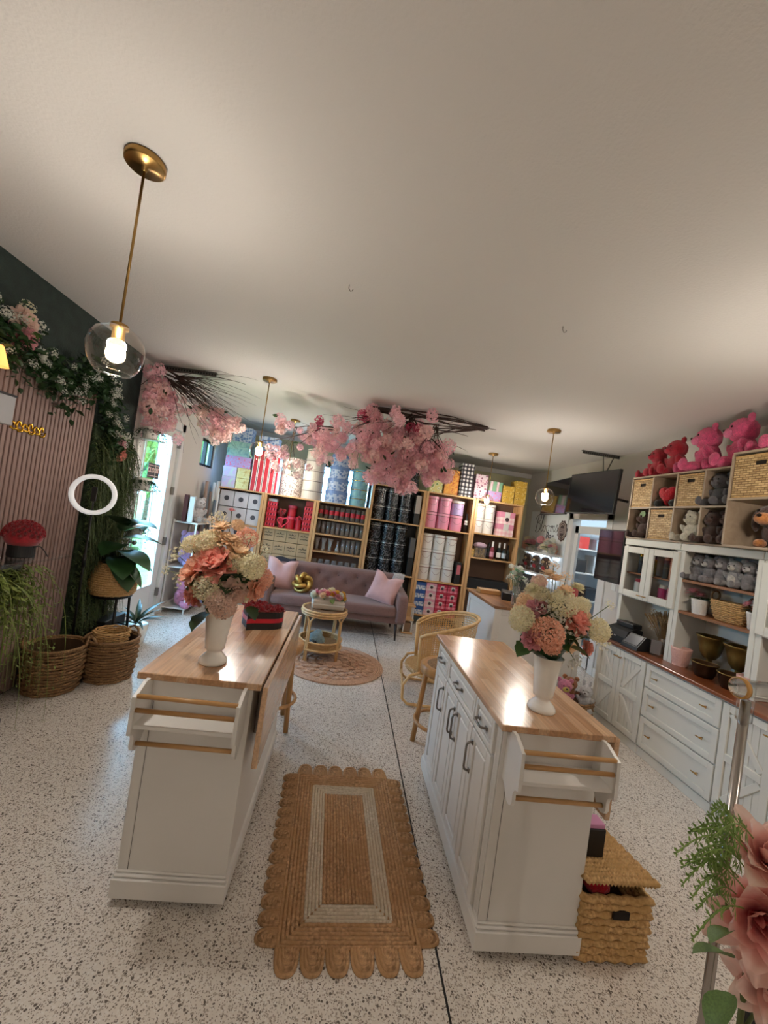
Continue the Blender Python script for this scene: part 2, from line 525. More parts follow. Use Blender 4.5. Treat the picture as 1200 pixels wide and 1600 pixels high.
# ------------------------------------------------------------------ the room
WX, WR, YB, YF, CZ = -2.28, 3.45, 7.5, -1.8, 2.92
T = 0.12
def grid_wall(name, axis, p0, p1, u0, u1, v0, v1, holes, m):
    us = sorted({u0, u1, *[h[0] for h in holes], *[h[1] for h in holes]})
    vs = sorted({v0, v1, *[h[2] for h in holes], *[h[3] for h in holes]})
    mb = MB()
    for a, b_ in zip(us, us[1:]):
        for c, d in zip(vs, vs[1:]):
            um, vm = (a + b_) / 2, (c + d) / 2
            if any(h[0] < um < h[1] and h[2] < vm < h[3] for h in holes): continue
            if axis == 'x': mb.box(p0, p1, a, b_, c, d)
            else: mb.box(a, b_, p0, p1, c, d)
    return struct(mb.o(name, m))
floor = struct(MB().box(WX - T, WR + T, YF - T, YB + T, -0.1, 0.0).o('floor', M_FLOOR))
MB().box(0.584, 0.592, YF, 7.3, -0.004, 0.0012).box(0.592, 3.3, 5.62, 5.627, -0.004, 0.0012).o('control_joint', M_BLACK, floor)
ceiling = struct(MB().box(WX - T, WR + T, YF - T, YB + T, CZ, CZ + 0.1).o('ceiling', M_CEIL))
DOOR1 = (4.36, 5.30, 0.0, 2.40)
WIN1 = (6.02, 6.60, 2.03, 2.45)
WINB = (-1.15, 0.35, 1.75, 2.5)
DOOR2 = (4.98, 5.82, 0.0, 2.08)
wall_left = grid_wall('wall_left', 'x', WX - T, WX, YF, YB, 0, CZ, [DOOR1, WIN1], M_WALL)
wall_right = grid_wall('wall_right', 'x', WR, WR + T, YF, YB, 0, CZ, [DOOR2], M_WALL)
M_OLIVE = mat('olive_back_wall_paint', '#cfc9a4', 0.8, bmp=0.1)
wall_back = grid_wall('wall_back', 'y', YB, YB + T, WX - T, WR + T, 0, CZ, [WINB], M_OLIVE)
wall_front = grid_wall('wall_front', 'y', YF - T, YF, WX - T, WR + T, 0, CZ, [], M_WALL)
M_GREEN = mat('dark_green_wall', '#26322d', 0.85, var=0.25, vs=14, bmp=0.5, bs=90)
MB().box(WX, WX + 0.008, YF, 4.20, 0.0, CZ).o('green_wall_covering', M_GREEN, wall_left)
# ceiling/wall trim on the back wall
struct(MB().box(WX, WR, YB - 0.03, YB, CZ - 0.09, CZ, 0.008).o('trim_1', M_WHITE))
struct(MB().box(WR - 0.015, WR, 3.8, DOOR2[0] - 0.09, 0, 0.11, 0.004).o('baseboard_right', M_WHITE))
struct(MB().box(WX, WX + 0.015, DOOR1[1] + 0.09, YB, 0, 0.11, 0.004).o('baseboard_left', M_WHITE))

# slatted timber panel on the left wall, each slat its own piece
slat_panel = thing('slat_panel', 'brown vertical timber slat panel covering the dark green left wall', 'wall panel', (WX + 0.009, 0, 0))
MB().box(0.0, 0.006, 0.9, 3.56, 0.02, 2.36).o('backing', mat('slat_backing', '#241a17', 0.9), slat_panel)
sl = MB().box(0.006, 0.024, -0.0135, 0.0135, 0.02, 2.36, 0.002).mesh('slat', M_SLAT)
y = 0.92
while y < 3.56:
    inst('slat', sl, slat_panel, (0, y, 0)); y += 0.0383

# door_1 : white glazed door to the garden
d1 = tag(thing('door_1', None, None, (WX, 0, 0)), kind='structure')
y0, y1, z1 = DOOR1[0], DOOR1[1], DOOR1[3]
fr = MB()
fr.box(-T, 0.02, y0 - 0.07, y0 + 0.03, 0, z1 + 0.07, 0.004).box(-T, 0.02, y1 - 0.03, y1 + 0.07, 0, z1 + 0.07, 0.004).box(-T, 0.02, y0 - 0.07, y1 + 0.07, z1 - 0.03, z1 + 0.07, 0.004)
fr.o('door_frame', M_WHITE, d1)
a0, a1 = y0 + 0.035, y1 - 0.035
lf = MB()
gy0, gy1, gz0, gz1 = 4.50, 5.13, 0.40, 2.28
lf.box(-0.06, -0.015, a0, gy0, 0.01, z1 - 0.035, 0.003).box(-0.06, -0.015, gy1, a1, 0.01, z1 - 0.035, 0.003).box(-0.06, -0.015, gy0, gy1, 0.01, gz0, 0.003).box(-0.06, -0.015, gy0, gy1, gz1, z1 - 0.035, 0.003)
leaf = lf.o('door_leaf', M_WHITE, d1)
MB().box(-0.04, -0.034, gy0, gy1, gz0, gz1).o('glass_pane', M_GLASS, leaf)
bd = MB()
for a, b_, c, d in ((gy0, gy0 + .02, gz0, gz1), (gy1 - .02, gy1, gz0, gz1), (gy0, gy1, gz0, gz0 + .02), (gy0, gy1, gz1 - .02, gz1)):
    bd.box(-0.016, -0.006, a, b_, c, d, 0.003)
bd.o('glazing_bead', M_WHITE, leaf)
for z in (0.3, 0.95, 1.6, 2.2):
    MB().box(-0.014, 0.026, a1 - 0.012, a1 + 0.014, z - 0.05, z + 0.05, 0.003).o('hinge', M_NICKEL, d1)
MB().lathe([(0.03, 0), (0.03, 0.012), (0.012, 0.014), (0.012, 0.05), (0.026, 0.056), (0.028, 0.075), (0.016, 0.088)], 16, mx=TR((-0.015, a0 + 0.055, 1.0), (0, PI / 2, 0))).o('door_knob', M_NICKEL, leaf, smooth=True)
# closed sign on the door glass
sg = thing('closed_sign', 'small black closed sign hanging on the glass of the garden door', 'sign', (WX + 0.004, 4.72, 1.80))
MB().box(0, 0.004, -0.13, 0.13, -0.085, 0.085, 0.001).o('sign_board', mat('sign_black', '#3b3a40', 0.5), sg)
def text(name, body, size, m, parent, loc, rot, ext=0.0015, shear=0.0, align='CENTER', bold=0.0):
    cu = bpy.data.curves.new(name, 'FONT')
    cu.body = body; cu.size = size; cu.align_x = align; cu.align_y = 'CENTER'; cu.extrude = ext; cu.shear = shear; cu.offset = bold
    cu.resolution_u = 3
    tmp = bpy.data.objects.new(name, cu); COL.objects.link(tmp)
    dg = bpy.context.evaluated_depsgraph_get(); dg.update()
    me = bpy.data.meshes.new_from_object(tmp.evaluated_get(dg))
    bpy.data.objects.remove(tmp, do_unlink=True)
    me.materials.clear(); me.materials.append(m)
    return inst(name, me, parent, loc, rot)
M_SIGNW = mat('sign_lettering', '#e9c9c4', 0.5)
text('lettering', 'CLOSED', 0.075, M_SIGNW, sg, (0.0055, 0, 0.005), (PI / 2, 0, PI / 2), bold=0.002)
MB().box(0.004, 0.0055, -0.12, 0.12, 0.055, 0.062).box(0.004, 0.0055, -0.12, 0.12, -0.062, -0.055).o('sign_border', M_SIGNW, sg)

# window_1 : small dark-framed window on the left wall
def window(name, axis, p, h, m, bars=(), bz=(), fw=0.04, d=0.06):
    w = tag(thing(name, None, None, (0, 0, 0)), kind='structure')
    mb = MB()
    u0, u1, v0, v1 = h
    rects = [(u0, u0 + fw, v0, v1), (u1 - fw, u1, v0, v1), (u0, u1, v0, v0 + fw), (u0, u1, v1 - fw, v1)]
    rects += [(b_ - fw / 2, b_ + fw / 2, v0, v1) for b_ in bars] + [(u0, u1, b_ - fw / 2, b_ + fw / 2) for b_ in bz]
    g = MB()
    for a, b_, c, e in rects:
        if axis == 'x': mb.box(p - d / 2, p + d / 2, a, b_, c, e, 0.004)
        else: mb.box(a, b_, p - d / 2, p + d / 2, c, e, 0.004)
    if axis == 'x': g.box(p - 0.004, p + 0.004, u0, u1, v0, v1)
    else: g.box(u0, u1, p - 0.004, p + 0.004, v0, v1)
    mb.o('window_frame', m, w); g.o('window_pane', M_GLASS, w)
    return w
window('window_1', 'x', WX - 0.06, WIN1, M_BLACK, (6.31,))
window('window_2', 'y', YB + 0.06, WINB, mat('window_frame_grey', '#3c4048', 0.5), (-0.65, -0.15), (), 0.05)

# door_2 : doorway to the back room on the right wall
d2 = tag(thing('door_2', None, None, (WR, 0, 0)), kind='structure')
y0, y1, z1 = DOOR2[0], DOOR2[1], DOOR2[3]
MB().box(-0.02, T, y0 - 0.09, y0 + 0.02, 0, z1 + 0.09, 0.004).box(-0.02, T, y1 - 0.02, y1 + 0.09, 0, z1 + 0.09, 0.004).box(-0.02, T, y0 - 0.09, y1 + 0.09, z1 - 0.02, z1 + 0.11, 0.004).o('door_frame', M_WHITE, d2)
lf = MB()
q0, q1 = y0 + 0.03, y1 - 0.03
lf.box(0.03, 0.07, q0, q0 + 0.09, 0.01, 1.96, 0.003).box(0.03, 0.07, q1 - 0.09, q1, 0.01, 1.96, 0.003).box(0.03, 0.07, q0, q1, 1.85, 1.96, 0.003).box(0.03, 0.07, q0, q1, 0.01, 0.18, 0.003)
lo = lf.o('door_leaf', M_WHITE, d2)
MB().box(0.046, 0.054, q0 + 0.09, q1 - 0.09, 0.18, 1.85).o('glass_pane', M_GLASS, lo)
# back room behind it: shell and stocked shelf
M_BACKR = mat('back_room_paint', '#b9c4cc', 0.8)
br = MB()
br.box(WR + T, 5.6, 4.2, 4.25, 0, 2.6).box(WR + T, 5.6, 6.9, 6.95, 0, 2.6).box(5.55, 5.6, 4.2, 6.95, 0, 2.6).box(WR + T, 5.6, 4.2, 6.95, 2.55, 2.6).box(WR + T, 5.6, 4.2, 6.95, -0.05, 0)
struct(br.o('wall_back_room', M_BACKR))
pl = bpy.data.lights.new('back_room_fill', 'POINT'); pl.energy = 45; pl.color = (0.8, 0.92, 1.0); pl.shadow_soft_size = 0.15  # added unseen point light that brightens the back room
po = bpy.data.objects.new('back_room_fill', pl); COL.objects.link(po); po.location = (4.4, 5.7, 2.4)
rk = thing('stock_rack', 'white metal stock rack seen through the back room doorway', 'shelf', (4.55, 6.45, 0))
for z in (0.3, 0.75, 1.2, 1.6, 1.95): MB().box(-0.9, 0.9, -0.2, 0.2, z, z + 0.025, 0.003).o('shelf_board', M_WHITE, rk)
for sx in (-0.88, 0.88):
    for sy in (-0.18, 0.18): MB().box(sx - 0.02, sx + 0.02, sy - 0.02, sy + 0.02, 0, 2.1).o('post', M_WHITE, rk)
for i, (x, z, w, h, cc, nm) in enumerate(((-.7, .775, .3, .25, '#b1302f', 'red'), (-.3, .775, .25, .2, '#2a2f36', 'black'), (-.65, 1.225, .35, .22, '#22262c', 'charcoal'), (-.2, 1.225, .3, .3, '#c9ced2', 'pale grey'), (-.6, 1.625, .25, .2, '#c73a35', 'scarlet'), (-.2, 1.625, .3, .18, '#8fa3ad', 'blue grey'))):
    tag(MB().box(-w / 2, w / 2, -.14, .14, 0, h, .006).o('storage_box', mat('box_' + nm.replace(' ', '_'), cc, .6), loc=(4.55 + x, 6.45, z)), nm + ' storage box on the back room stock rack', 'box', 'boxes on the back room rack')

# outdoors: lawn, post and trees beyond the garden door
M_LAWN = mat('sunny_lawn', '#6c8f3c', 0.9, var=0.3, vs=3)
struct(MB().box(-40, WX - T - 0.01, -10, 60, -0.2, -0.08).o('ground_lawn', M_LAWN))
struct(MB().box(WX - T, 40, YB + T + 0.02, 60, -0.2, -0.08).o('ground_yard', mat('pale_paving', '#b9b6b0', 0.9)))
tag(MB().box(-4.15, -3.85, 8.62, 9.1, -0.1, 3.4, 0.02).o('porch_post', mat('white_porch_paint', '#e4ebf2', 0.6)), 'white square porch post outside the garden door', 'post')
M_TREE = mat('sunlit_foliage', '#668f3c', 0.7, var=0.45, vs=4)
M_BARK = mat('tree_bark', '#5d4c3c', 0.9, var=0.3, vs=12)
def tree(x, y, h, r, label, seed):
    t = thing('garden_tree', label, 'tree', (x, y, -0.1), 0, 'trees outside the garden door')
    MB().tube([(0, 0, 0), (0.05, 0.02, h * .4), (0.0, 0.05, h * .7)], [.14, .11, .05], 8).o('trunk', M_BARK, t, smooth=True)
    q = random.Random(seed)
    mb = MB()
    for i in range(900):
        v = Vector((q.gauss(0, 1), q.gauss(0, 1), q.gauss(0, 1))).normalized() * r * (0.5 + 0.5 * q.random())
        v.z *= 0.9
        p = v + Vector((0, 0, h * .72))
        s = 0.16 + 0.14 * q.random()
        mx = TR(p, (q.random() * 6, q.random() * 6, q.random() * 6), s)
        mb.add([(-1, 0, 0), (0, -.45, .1), (1, 0, 0), (0, .45, .1)], [(0, 1, 2, 3)], mx)
    mb.o('crown', M_TREE, t)
tree(-9.2, 19.0, 5.6, 2.6, 'broad leafy tree seen in the middle of the garden door glass', 3)
tree(-5.3, 12.0, 3.2, 1.1, 'smaller leafy tree seen low at the right of the door glass', 4)
tree(-8.0, 22.0, 7.0, 3.0, 'tall leafy tree seen through the small dark framed window', 5)

# ------------------------------------------------------------------ flower and leaf shapes
def petal(mb, L, W, open0, curl, cup, az, base_r=0.0, z0=0.0, ruff=0.0, nu=4, nv=5, seed=0, mx=None):
    vs = []; fs = []
    r, z = base_r, z0
    for j in range(nv + 1):
        t = j / nv
        th = open0 + curl * t
        w = W * (math.sin(PI * (0.12 + 0.74 * t)) ** 0.8)
        for i in range(nu + 1):
            s = -1 + 2 * i / nu
            rr = r - cup * W * s * s * (0.3 + t)
            zz = z + cup * 0.5 * W * s * s
            if ruff and t > 0.6:
                zz += ruff * W * math.sin(s * 5 + seed) * (t - 0.6) * 2
            if t > 0.95: zz -= 0.12 * W * abs(s) ** 1.5
            vs.append((rr, s * w, zz))
        r += math.sin(th) * L / nv; z += math.cos(th) * L / nv
    for j in range(nv):
        for i in range(nu):
            a = j * (nu + 1) + i
            fs.append((a, a + 1, a + nu + 2, a + nu + 1))
    R_ = Matrix.Rotation(az, 4, 'Z')
    mb.add(vs, fs, R_ if mx is None else mx @ R_)
def peony_mesh(var=0, m=None, full=1.0):
    q = random.Random(50 + var)
    mb = MB()
    for k, (n, op, L, W, cu) in enumerate(((3, .05, .55, .22, -.1), (5, .25, .68, .28, -.15), (7, .55, .85, .34, -.2), (8, .85, 1.0, .40, -.1), (9, 1.2, 1.1, .44, .1), (7, 1.55, 1.1, .44, .25))):
        if full < 1 and k > 4: continue
        for i in range(n):
            petal(mb, L * q.uniform(.9, 1.08), W * q.uniform(.9, 1.1), op + q.uniform(-.12, .12), cu, 0.35, 2 * PI * i / n + k * .7 + q.uniform(-.15, .15), 0.03 + .02 * k, -0.04 * k, .25, 4, 4, q.random() * 6)
    return mb.mesh('peony', m, True)
def dahlia_mesh(var=0, m=None):
    q = random.Random(70 + var)
    mb = MB()
    for k, (n, op, L, W) in enumerate(((6, .3, .5, .13), (10, .7, .8, .17), (12, 1.1, 1.0, .19), (12, 1.45, 1.1, .2))):
        for i in range(n):
            petal(mb, L * q.uniform(.92, 1.06), W, op + q.uniform(-.08, .08), .15, .3, 2 * PI * i / n + k * .4, .04, -.04 * k, .1, 3, 4, i)
    return mb.mesh('dahlia', m, True)
def floret(mb, mx, n=5, r=1.0):
    for i in range(n):
        a = 2 * PI * i / n
        R_ = mx @ Matrix.Rotation(a, 4, 'Z')
        mb.add([(0.05 * r, 0, 0), (0.55 * r, -.36 * r, .12 * r), (1.0 * r, -.2 * r, .3 * r), (1.0 * r, .2 * r, .3 * r), (0.55 * r, .36 * r, .12 * r)], [(0, 1, 2, 3, 4)], R_)
def cluster_mesh(n, fr, np_, m, flat=1.0, seed=0, name='floret_cluster', jit=.12):
    q = random.Random(seed)
    mb = MB()
    for i in range(n):
        z = 1 - 2 * (i + .5) / n
        a = i * 2.39996
        rr = math.sqrt(max(0, 1 - z * z))
        d = Vector((rr * math.cos(a), rr * math.sin(a), z))
        p = Vector((d.x, d.y, d.z * flat)) * (1 - jit + 2 * jit * q.random() - .1)
        e = d.to_track_quat('Z', 'Y').to_matrix().to_4x4()
        mx = Matrix.Translation(p) @ e @ Matrix.Rotation(q.uniform(-.5, .5), 4, 'X') @ Matrix.Rotation(q.random() * 6, 4, 'Z')
        floret(mb, mx, np_, fr * q.uniform(.8, 1.15))
    return mb.mesh(name, m)
def leaf_mesh(name, m, w=.35, fold=.12, droop=.25, serr=0.0, n=7):
    vs = []; fs = []
    for j in range(n + 1):
        t = j / n
        ww = w * math.sin(PI * min(1, t * .97 + .03)) ** .75 * (1 - .25 * t)
        if serr and j % 2: ww *= 1 + serr
        x, z = t, -droop * t * t
        vs += [(x, -ww, z + fold * ww / w), (x, 0, z), (x, ww, z + fold * ww / w)]
    for j in range(n):
        for i in range(2):
            a = j * 3 + i
            fs.append((a, a + 1, a + 4, a + 3))
    return MB().add(vs, fs).mesh(name, m, True)
PEO = lambda m, v=0: cached(('peo', m.name, v), lambda: peony_mesh(v, m))
ROSE = lambda m, v=0: cached(('rose', m.name, v), lambda: peony_mesh(v, m, .8))
DAH = lambda m, v=0: cached(('dah', m.name, v), lambda: dahlia_mesh(v, m))
HYD = lambda m, v=0: cached(('hyd', m.name, v), lambda: cluster_mesh(120, .24, 4, m, .85, v, 'hydrangea', .07))
BLO = lambda m, v=0: cached(('blo', m.name, v), lambda: cluster_mesh(22, .42, 5, m, .9, v, 'blossom_cluster', .2))
SPR = lambda m, v=0: cached(('spr', m.name, v), lambda: cluster_mesh(26, .2, 5, m, .6, v, 'flower_sprig', .3))
LEAF = lambda m, w=.35, s=0.0: cached(('leaf', m.name, w, s), lambda: leaf_mesh('leaf', m, w, .12, .25, s))
def rv(q): return Vector((q.gauss(0, 1), q.gauss(0, 1), q.gauss(0, 1))).normalized()

# ------------------------------------------------------------------ kitchen islands
def panel_face(mb_frame, mb_field, u0, u1, v0, v1, x, fw=0.035, d=0.018):
    """raised-panel front on a plane x (facing -x): frame and raised field"""
    for a, b_, c, e in ((u0, u0 + fw, v0, v1), (u1 - fw, u1, v0, v1), (u0 + fw, u1 - fw, v0, v0 + fw), (u0 + fw, u1 - fw, v1 - fw, v1)):
        mb_frame.box(x - d, x, a, b_, c, e, 0.003)
    mb_frame.box(x - 0.006, x, u0 + fw, u1 - fw, v0 + fw, v1 - fw)
    g = 0.012
    mb_field.box(x - d * .85, x - 0.004, u0 + fw + g, u1 - fw - g, v0 + fw + g, v1 - fw - g, 0.008)
def pull(length, m, parent, loc, rot):
    L = length / 2
    me = cached(('pull', length), lambda: MB().tube([(0, -L, 0), (-.012, -L, 0), (-.024, -L * .92, 0), (-.028, -L * .7, 0), (-.028, L * .7, 0), (-.024, L * .92, 0), (-.012, L, 0), (0, L, 0)], .0055, 8).box(-.006, 0, -L - .011, -L + .011, -.009, .009, .002).box(-.006, 0, L - .011, L + .011, -.009, .009, .002).mesh('handle', m, True))
    return inst('handle', me, parent, loc, rot)
def make_island():
    t = thing('kitchen_island', 'x', 'kitchen island', group='white kitchen islands with wooden tops')
    MB().box(-.238, .238, 0, 1.16, .893, .92, .003).o('worktop', M_BLOCK, t)
    b = MB().box(-.213, .205, .035, 1.125, .12, .893, .002)
    for zz in (0,):
        b.box(-.2135, -.178, .0335, .036, .12, .893, .001)       # corner stile on the front panel
    b.o('body', M_WHITE, t)
    MB().box(-.1765, -.175, .0338, .0352, .125, .89).o('stile_joint', mat('shadow_joint', '#55504b', .9), t)
    pl_ = MB()
    pl_.box(-.226, .216, .012, 1.145, .03, .105, .003).box(-.222, .212, .02, 1.137, .105, .118, .004).box(-.217, .208, .028, 1.13, .118, .128, .003)
    pl_.o('plinth', M_WHITE, t)
    for x in (-.17, .16):
        for y in (.1, 1.05): MB().lathe([(.018, -.012), (.02, -.008), (.02, .008), (.018, .012)], 14, mx=TR((x, y, .02), (0, PI / 2, 0))).box(x - .014, x + .014, y - .006, y + .006, .02, .034).o('caster', M_BLACK, t)
    # fluted corner posts on the drawer side
    for u in (.036, 1.075):
        fl = MB()
        for k in range(4): fl.box(-.219, -.213, u + .003 + k * .0115, u + .011 + k * .0115, .14, .885, .002)
        fl.o('corner_post', M_WHITE, t)
    dr = [(.088, .318), (.325, .815), (.822, 1.068)]
    for u0, u1 in dr:
        f, g = MB(), MB()
        panel_face(f, g, u0, u1, .752, .884, -.213, .024)
        d = f.o('drawer', M_WHITE, t); g.o('raised_panel', M_WHITE, d)
        pull(.09, M_NICKEL, d, (-.232, (u0 + u1) / 2, .82), (0, 0, 0))
    for (u0, u1), hy in zip([(.088, .318), (.325, .567), (.573, .815), (.822, 1.068)], (.29, .54, .6, .85)):
        f, g = MB(), MB()
        panel_face(f, g, u0, u1, .135, .742, -.213, .042)
        d = f.o('door', M_WHITE, t); g.o('raised_panel', M_WHITE, d)
        pull(.13, M_NICKEL, d, (-.231, hy, .62), (PI / 2, 0, 0))
    # drop leaf on the aisle side
    lf = MB().box(.243, .265, .012, 1.148, .575, .905, .003).o('drop_leaf', M_BLOCK, t)
    for y in (.2, .9): MB().box(.205, .245, y - .012, y + .012, .62, .885, .002).o('leaf_bracket', M_NICKEL, lf)
    # spice and towel rack on the end panel
    rk = MB().box(-.185, .175, -.092, .034, .752, .767, .002).box(-.185, .175, .026, .0345, .80, .885, .001).o('rack_shelf', M_WHITE, t)
    prof = [(.034, .902), (-.03, .902), (-.1, .872), (-.104, .74)]
    for k in range(7):
        a = k / 6 * PI / 2
        prof.append((-.104 + .035 * math.sin(a), .735 - .035 * (1 - math.cos(a)) - .002))
    prof += [(-.071, .672), (-.062, .655), (-.045, .648), (-.026, .652), (-.012, .668), (.004, .69), (.034, .70)]
    for x in (-.198, .175):
        MB().prism(prof, 0, .014, mx=Matrix(((0, 0, 1, x), (1, 0, 0, 0), (0, 1, 0, 0), (0, 0, 0, 1)))).o('rack_bracket', M_WHITE, t)
    for y, z in ((-.088, .872), (-.088, .820), (-.048, .676)):
        MB().tube([(-.186, y, z), (.178, y, z)], .0085, 12).o('wooden_rod', M_OAKX, t, smooth=True)
    return t
isl = make_island()
place(isl, False, (-.482, 1.61, 0), label='white kitchen island on the left carrying the red heart flower box')
place(isl, True, (.950, 1.488, 0), 0, 'white kitchen island on the right beside the lidded wicker box')

# ------------------------------------------------------------------ round wood stools
def make_stool():
    t = thing('bar_stool', 'x', 'stool', group='round wooden stools behind the islands')
    MB().lathe([(.165, 0), (.185, .004), (.188, .03), (.188, .06), (.182, .066), (.15, .064)], 32, c=(0, 0, .56)).o('seat_ring', M_OAK, t, smooth=True)
    MB().lathe([(.001, .09), (.06, .088), (.11, .08), (.14, .066), (.15, .05), (.15, .03), (.001, .03)], 28, c=(0, 0, .56)).o('woven_seat', M_WICK, t, smooth=True)
    for k in range(4):
        a = PI / 4 + k * PI / 2
        c, s_ = math.cos(a), math.sin(a)
        MB().tube([(.14 * c, .14 * s_, .57), (.175 * c, .175 * s_, 0)], [.021, .019], 10).o('leg', M_OAK, t, smooth=True)
    ring = [(.178 * math.cos(2 * PI * k / 32), .178 * math.sin(2 * PI * k / 32), .2) for k in range(32)]
    MB().tube(ring, .013, 8, closed=True).o('foot_ring', M_OAK, t, smooth=True)
    return t
st = make_stool()
place(st, False, (.885, 2.90, 0), .3, 'round wooden stool with woven seat behind the right island')
place(st, True, (-.375, 3.02, 0), .25, 'round wooden stool tucked behind the left island')

# ------------------------------------------------------------------ scalloped jute rug
def braid(mb, p, q, w, h, n, ph=0.0):
    """one braided strand lying on the floor from p to q: a half-round ridge with a plait"""
    p, q = Vector(p), Vector(q)
    d = (q - p); L = d.length; d.normalize(); s = Vector((-d.y, d.x, 0))
    vs = []; fs = []
    for i in range(n + 1):
        c = p + d * L * i / n
        k = 1 + .16 * math.sin(i * 2.1 + ph)
        for a, b_ in ((-.5, 0), (-.32, .8 * k), (0, k), (.32, .8 / k), (.5, 0)):
            vs.append(c + s * a * w + Vector((0, 0, b_ * h)))
    for i in range(n):
        for j in range(4):
            a = i * 5 + j
            fs.append((a, a + 1, a + 6, a + 5))
    mb.add(vs, fs)
RW, RL = .565, .99
rug = thing('scalloped_rug', 'rectangular braided jute rug with scalloped edges and a cream inner border', 'rug', (.225, 2.0, 0.0), .042)
MB().box(-RW / 2, RW / 2, -RL / 2, RL / 2, .001, .005).o('backing', M_JUTE, rug)
def ring_braids(x, y, n, w, m, name):
    mb = MB()
    for k in range(n):
        a, b_ = x - (k + .5) * w, y - (k + .5) * w
        for p, q in (((-a, -b_, .004), (a, -b_, .004)), ((a, -b_, .004), (a, b_, .004)), ((a, b_, .004), (-a, b_, .004)), ((-a, b_, .004), (-a, -b_, .004))):
            L = (Vector(q) - Vector(p)).length
            braid(mb, p, q, w, .0085, int(L / .012), k)
    return mb.o(name, m, rug, smooth=True)
ring_braids(RW / 2, RL / 2, 6, .0163, M_JUTE, 'outer_border')
ring_braids(RW / 2 - .098, RL / 2 - .098, 5, .0148, M_JUTE2, 'cream_border')
mb = MB()
cw = RW / 2 - .172; cl_ = RL / 2 - .172
for k in range(14):
    x = -cw + (k + .5) * 2 * cw / 14
    braid(mb, (x, -cl_, .004), (x, cl_, .004), 2 * cw / 14, .0085, 56, k * 1.3)
mb.o('centre_braids', M_JUTE, rug, smooth=True)
def scallop_mesh(w, d):
    mb = MB()
    for k in range(4):
        s = 1 - k * .25
        pts = []
        for i in range(13):
            a = -PI / 2 + PI * i / 12
            ca, sa = math.cos(a), math.sin(a)
            pts.append((d * s * abs(ca) ** .62, w / 2 * s * math.copysign(abs(sa) ** .8, sa), .004))
        w2 = w / 8
        vs = []; fs = []
        for i, p in enumerate(pts):
            v = Vector(p); n_ = Vector((v.x / max(d * s, 1e-4), v.y / max(w / 2 * s, 1e-4), 0)).normalized()
            vs += [v + n_ * 0.0005, v - n_ * w2 * .45 + Vector((0, 0, .010)), v - n_ * w2 * 1.25 + Vector((0, 0, .003))]
        for i in range(len(pts) - 1):
            for j in range(2):
                a = i * 3 + j
                fs.append((a, a + 1, a + 4, a + 3))
        mb.add(vs, fs)
        if k == 0:
            mb.prism([(0, -w / 2)] + [(p[0], p[1]) for p in pts] + [(0, w / 2)], .0008, .006)
    return mb.mesh('scallop', M_JUTE, True)
sm = scallop_mesh(.0695, .085)
for k in range(14):
    y = -RL / 2 + .01 + (k + .5) * (RL - .02) / 14
    inst('scallop', sm, rug, (RW / 2 - .004, y, 0), (0, 0, rnd.uniform(-.05, .05)))
    inst('scallop', sm, rug, (-RW / 2 + .004, y, 0), (0, 0, PI + rnd.uniform(-.05, .05)))
sm2 = scallop_mesh(.092, .092)
for k in range(6):
    x = -RW / 2 + (k + .5) * RW / 6
    inst('scallop', sm2, rug, (x, -RL / 2 + .004, 0), (0, 0, -PI / 2 + rnd.uniform(-.04, .04)))
    inst('scallop', sm2, rug, (x, RL / 2 - .004, 0), (0, 0, PI / 2 + rnd.uniform(-.04, .04)))

# ------------------------------------------------------------------ round braided rug
rr = thing('round_rug', 'round rosy jute rug with rings of scallops under the rattan table', 'rug', (.065, 4.34, 0))
MB().lathe([(.001, .005), (.55, .005), (.553, .003), (.55, .001), (.001, .001)], 64).o('backing', M_JUTE3, rr)
for k in range(5):
    r = .543 - k * .0185
    MB().tube([(r * math.cos(2 * PI * i / 72), r * math.sin(2 * PI * i / 72), .006 + .0012 * math.sin(i * 2.4 + k)) for i in range(72)], .0085, 6, closed=True).o('braid_ring', M_JUTE3, rr, smooth=True)
def fan_mesh(w, d):
    pts = [(d * math.cos(-PI / 2 + PI * i / 14), w / 2 * math.sin(-PI / 2 + PI * i / 14)) for i in range(15)]
    mb = MB().prism(pts, .0, .006)
    for s in (.97, .72, .47):
        mb.tube([(p[0] * s, p[1] * s, .006) for p in pts], .0045, 6)
    return mb.mesh('scallop', M_JUTE3, True)
for ri, (r, n) in enumerate(((.40, 22), (.31, 18), (.22, 13), (.13, 8))):
    fm = fan_mesh(2 * PI * r / n * 1.05, .088)
    for i in range(n):
        a = 2 * PI * (i + .5 * (ri % 2)) / n
        inst('scallop', fm, rr, ((r - .03) * math.cos(a), (r - .03) * math.sin(a), .004 + .0022 * ri), (0, .012, a))
MB().lathe([(.001, .02), (.09, .019), (.1, .015), (.1, .005)], 28).o('rug_centre', M_JUTE3, rr, smooth=True)

# ------------------------------------------------------------------ flower arrangements on the islands
def bloom(kind, m, P, r, parent, centre, q):
    names = {'P': 'peony', 'R': 'rose', 'D': 'dahlia', 'H': 'hydrangea', 'S': 'flower_sprig', 'B': 'blossom_cluster'}
    v = q.randrange(3)
    me = {'P': PEO, 'R': ROSE, 'D': DAH, 'H': HYD, 'S': SPR, 'B': BLO}[kind](m, v)
    d = (Vector(P) - Vector(centre)).normalized()
    e = look(d + rv(q) * .15)
    if kind == 'P':
        return inst(names[kind], me, parent, Vector(P) - d * r * .35, e, r * .95)
    return inst(names[kind], me, parent, P, e, r * (1.0 if kind in 'HS' else .95))
def stem(a, b_, m, parent, r=.0018, sag=.02):
    a, b_ = Vector(a), Vector(b_)
    mid = (a + b_) / 2 + Vector((0, 0, sag))
    return MB().tube([a, a.lerp(mid, .5) * 1.0, mid, mid.lerp(b_, .5), b_], r, 5).o('stem', m, parent, smooth=True)
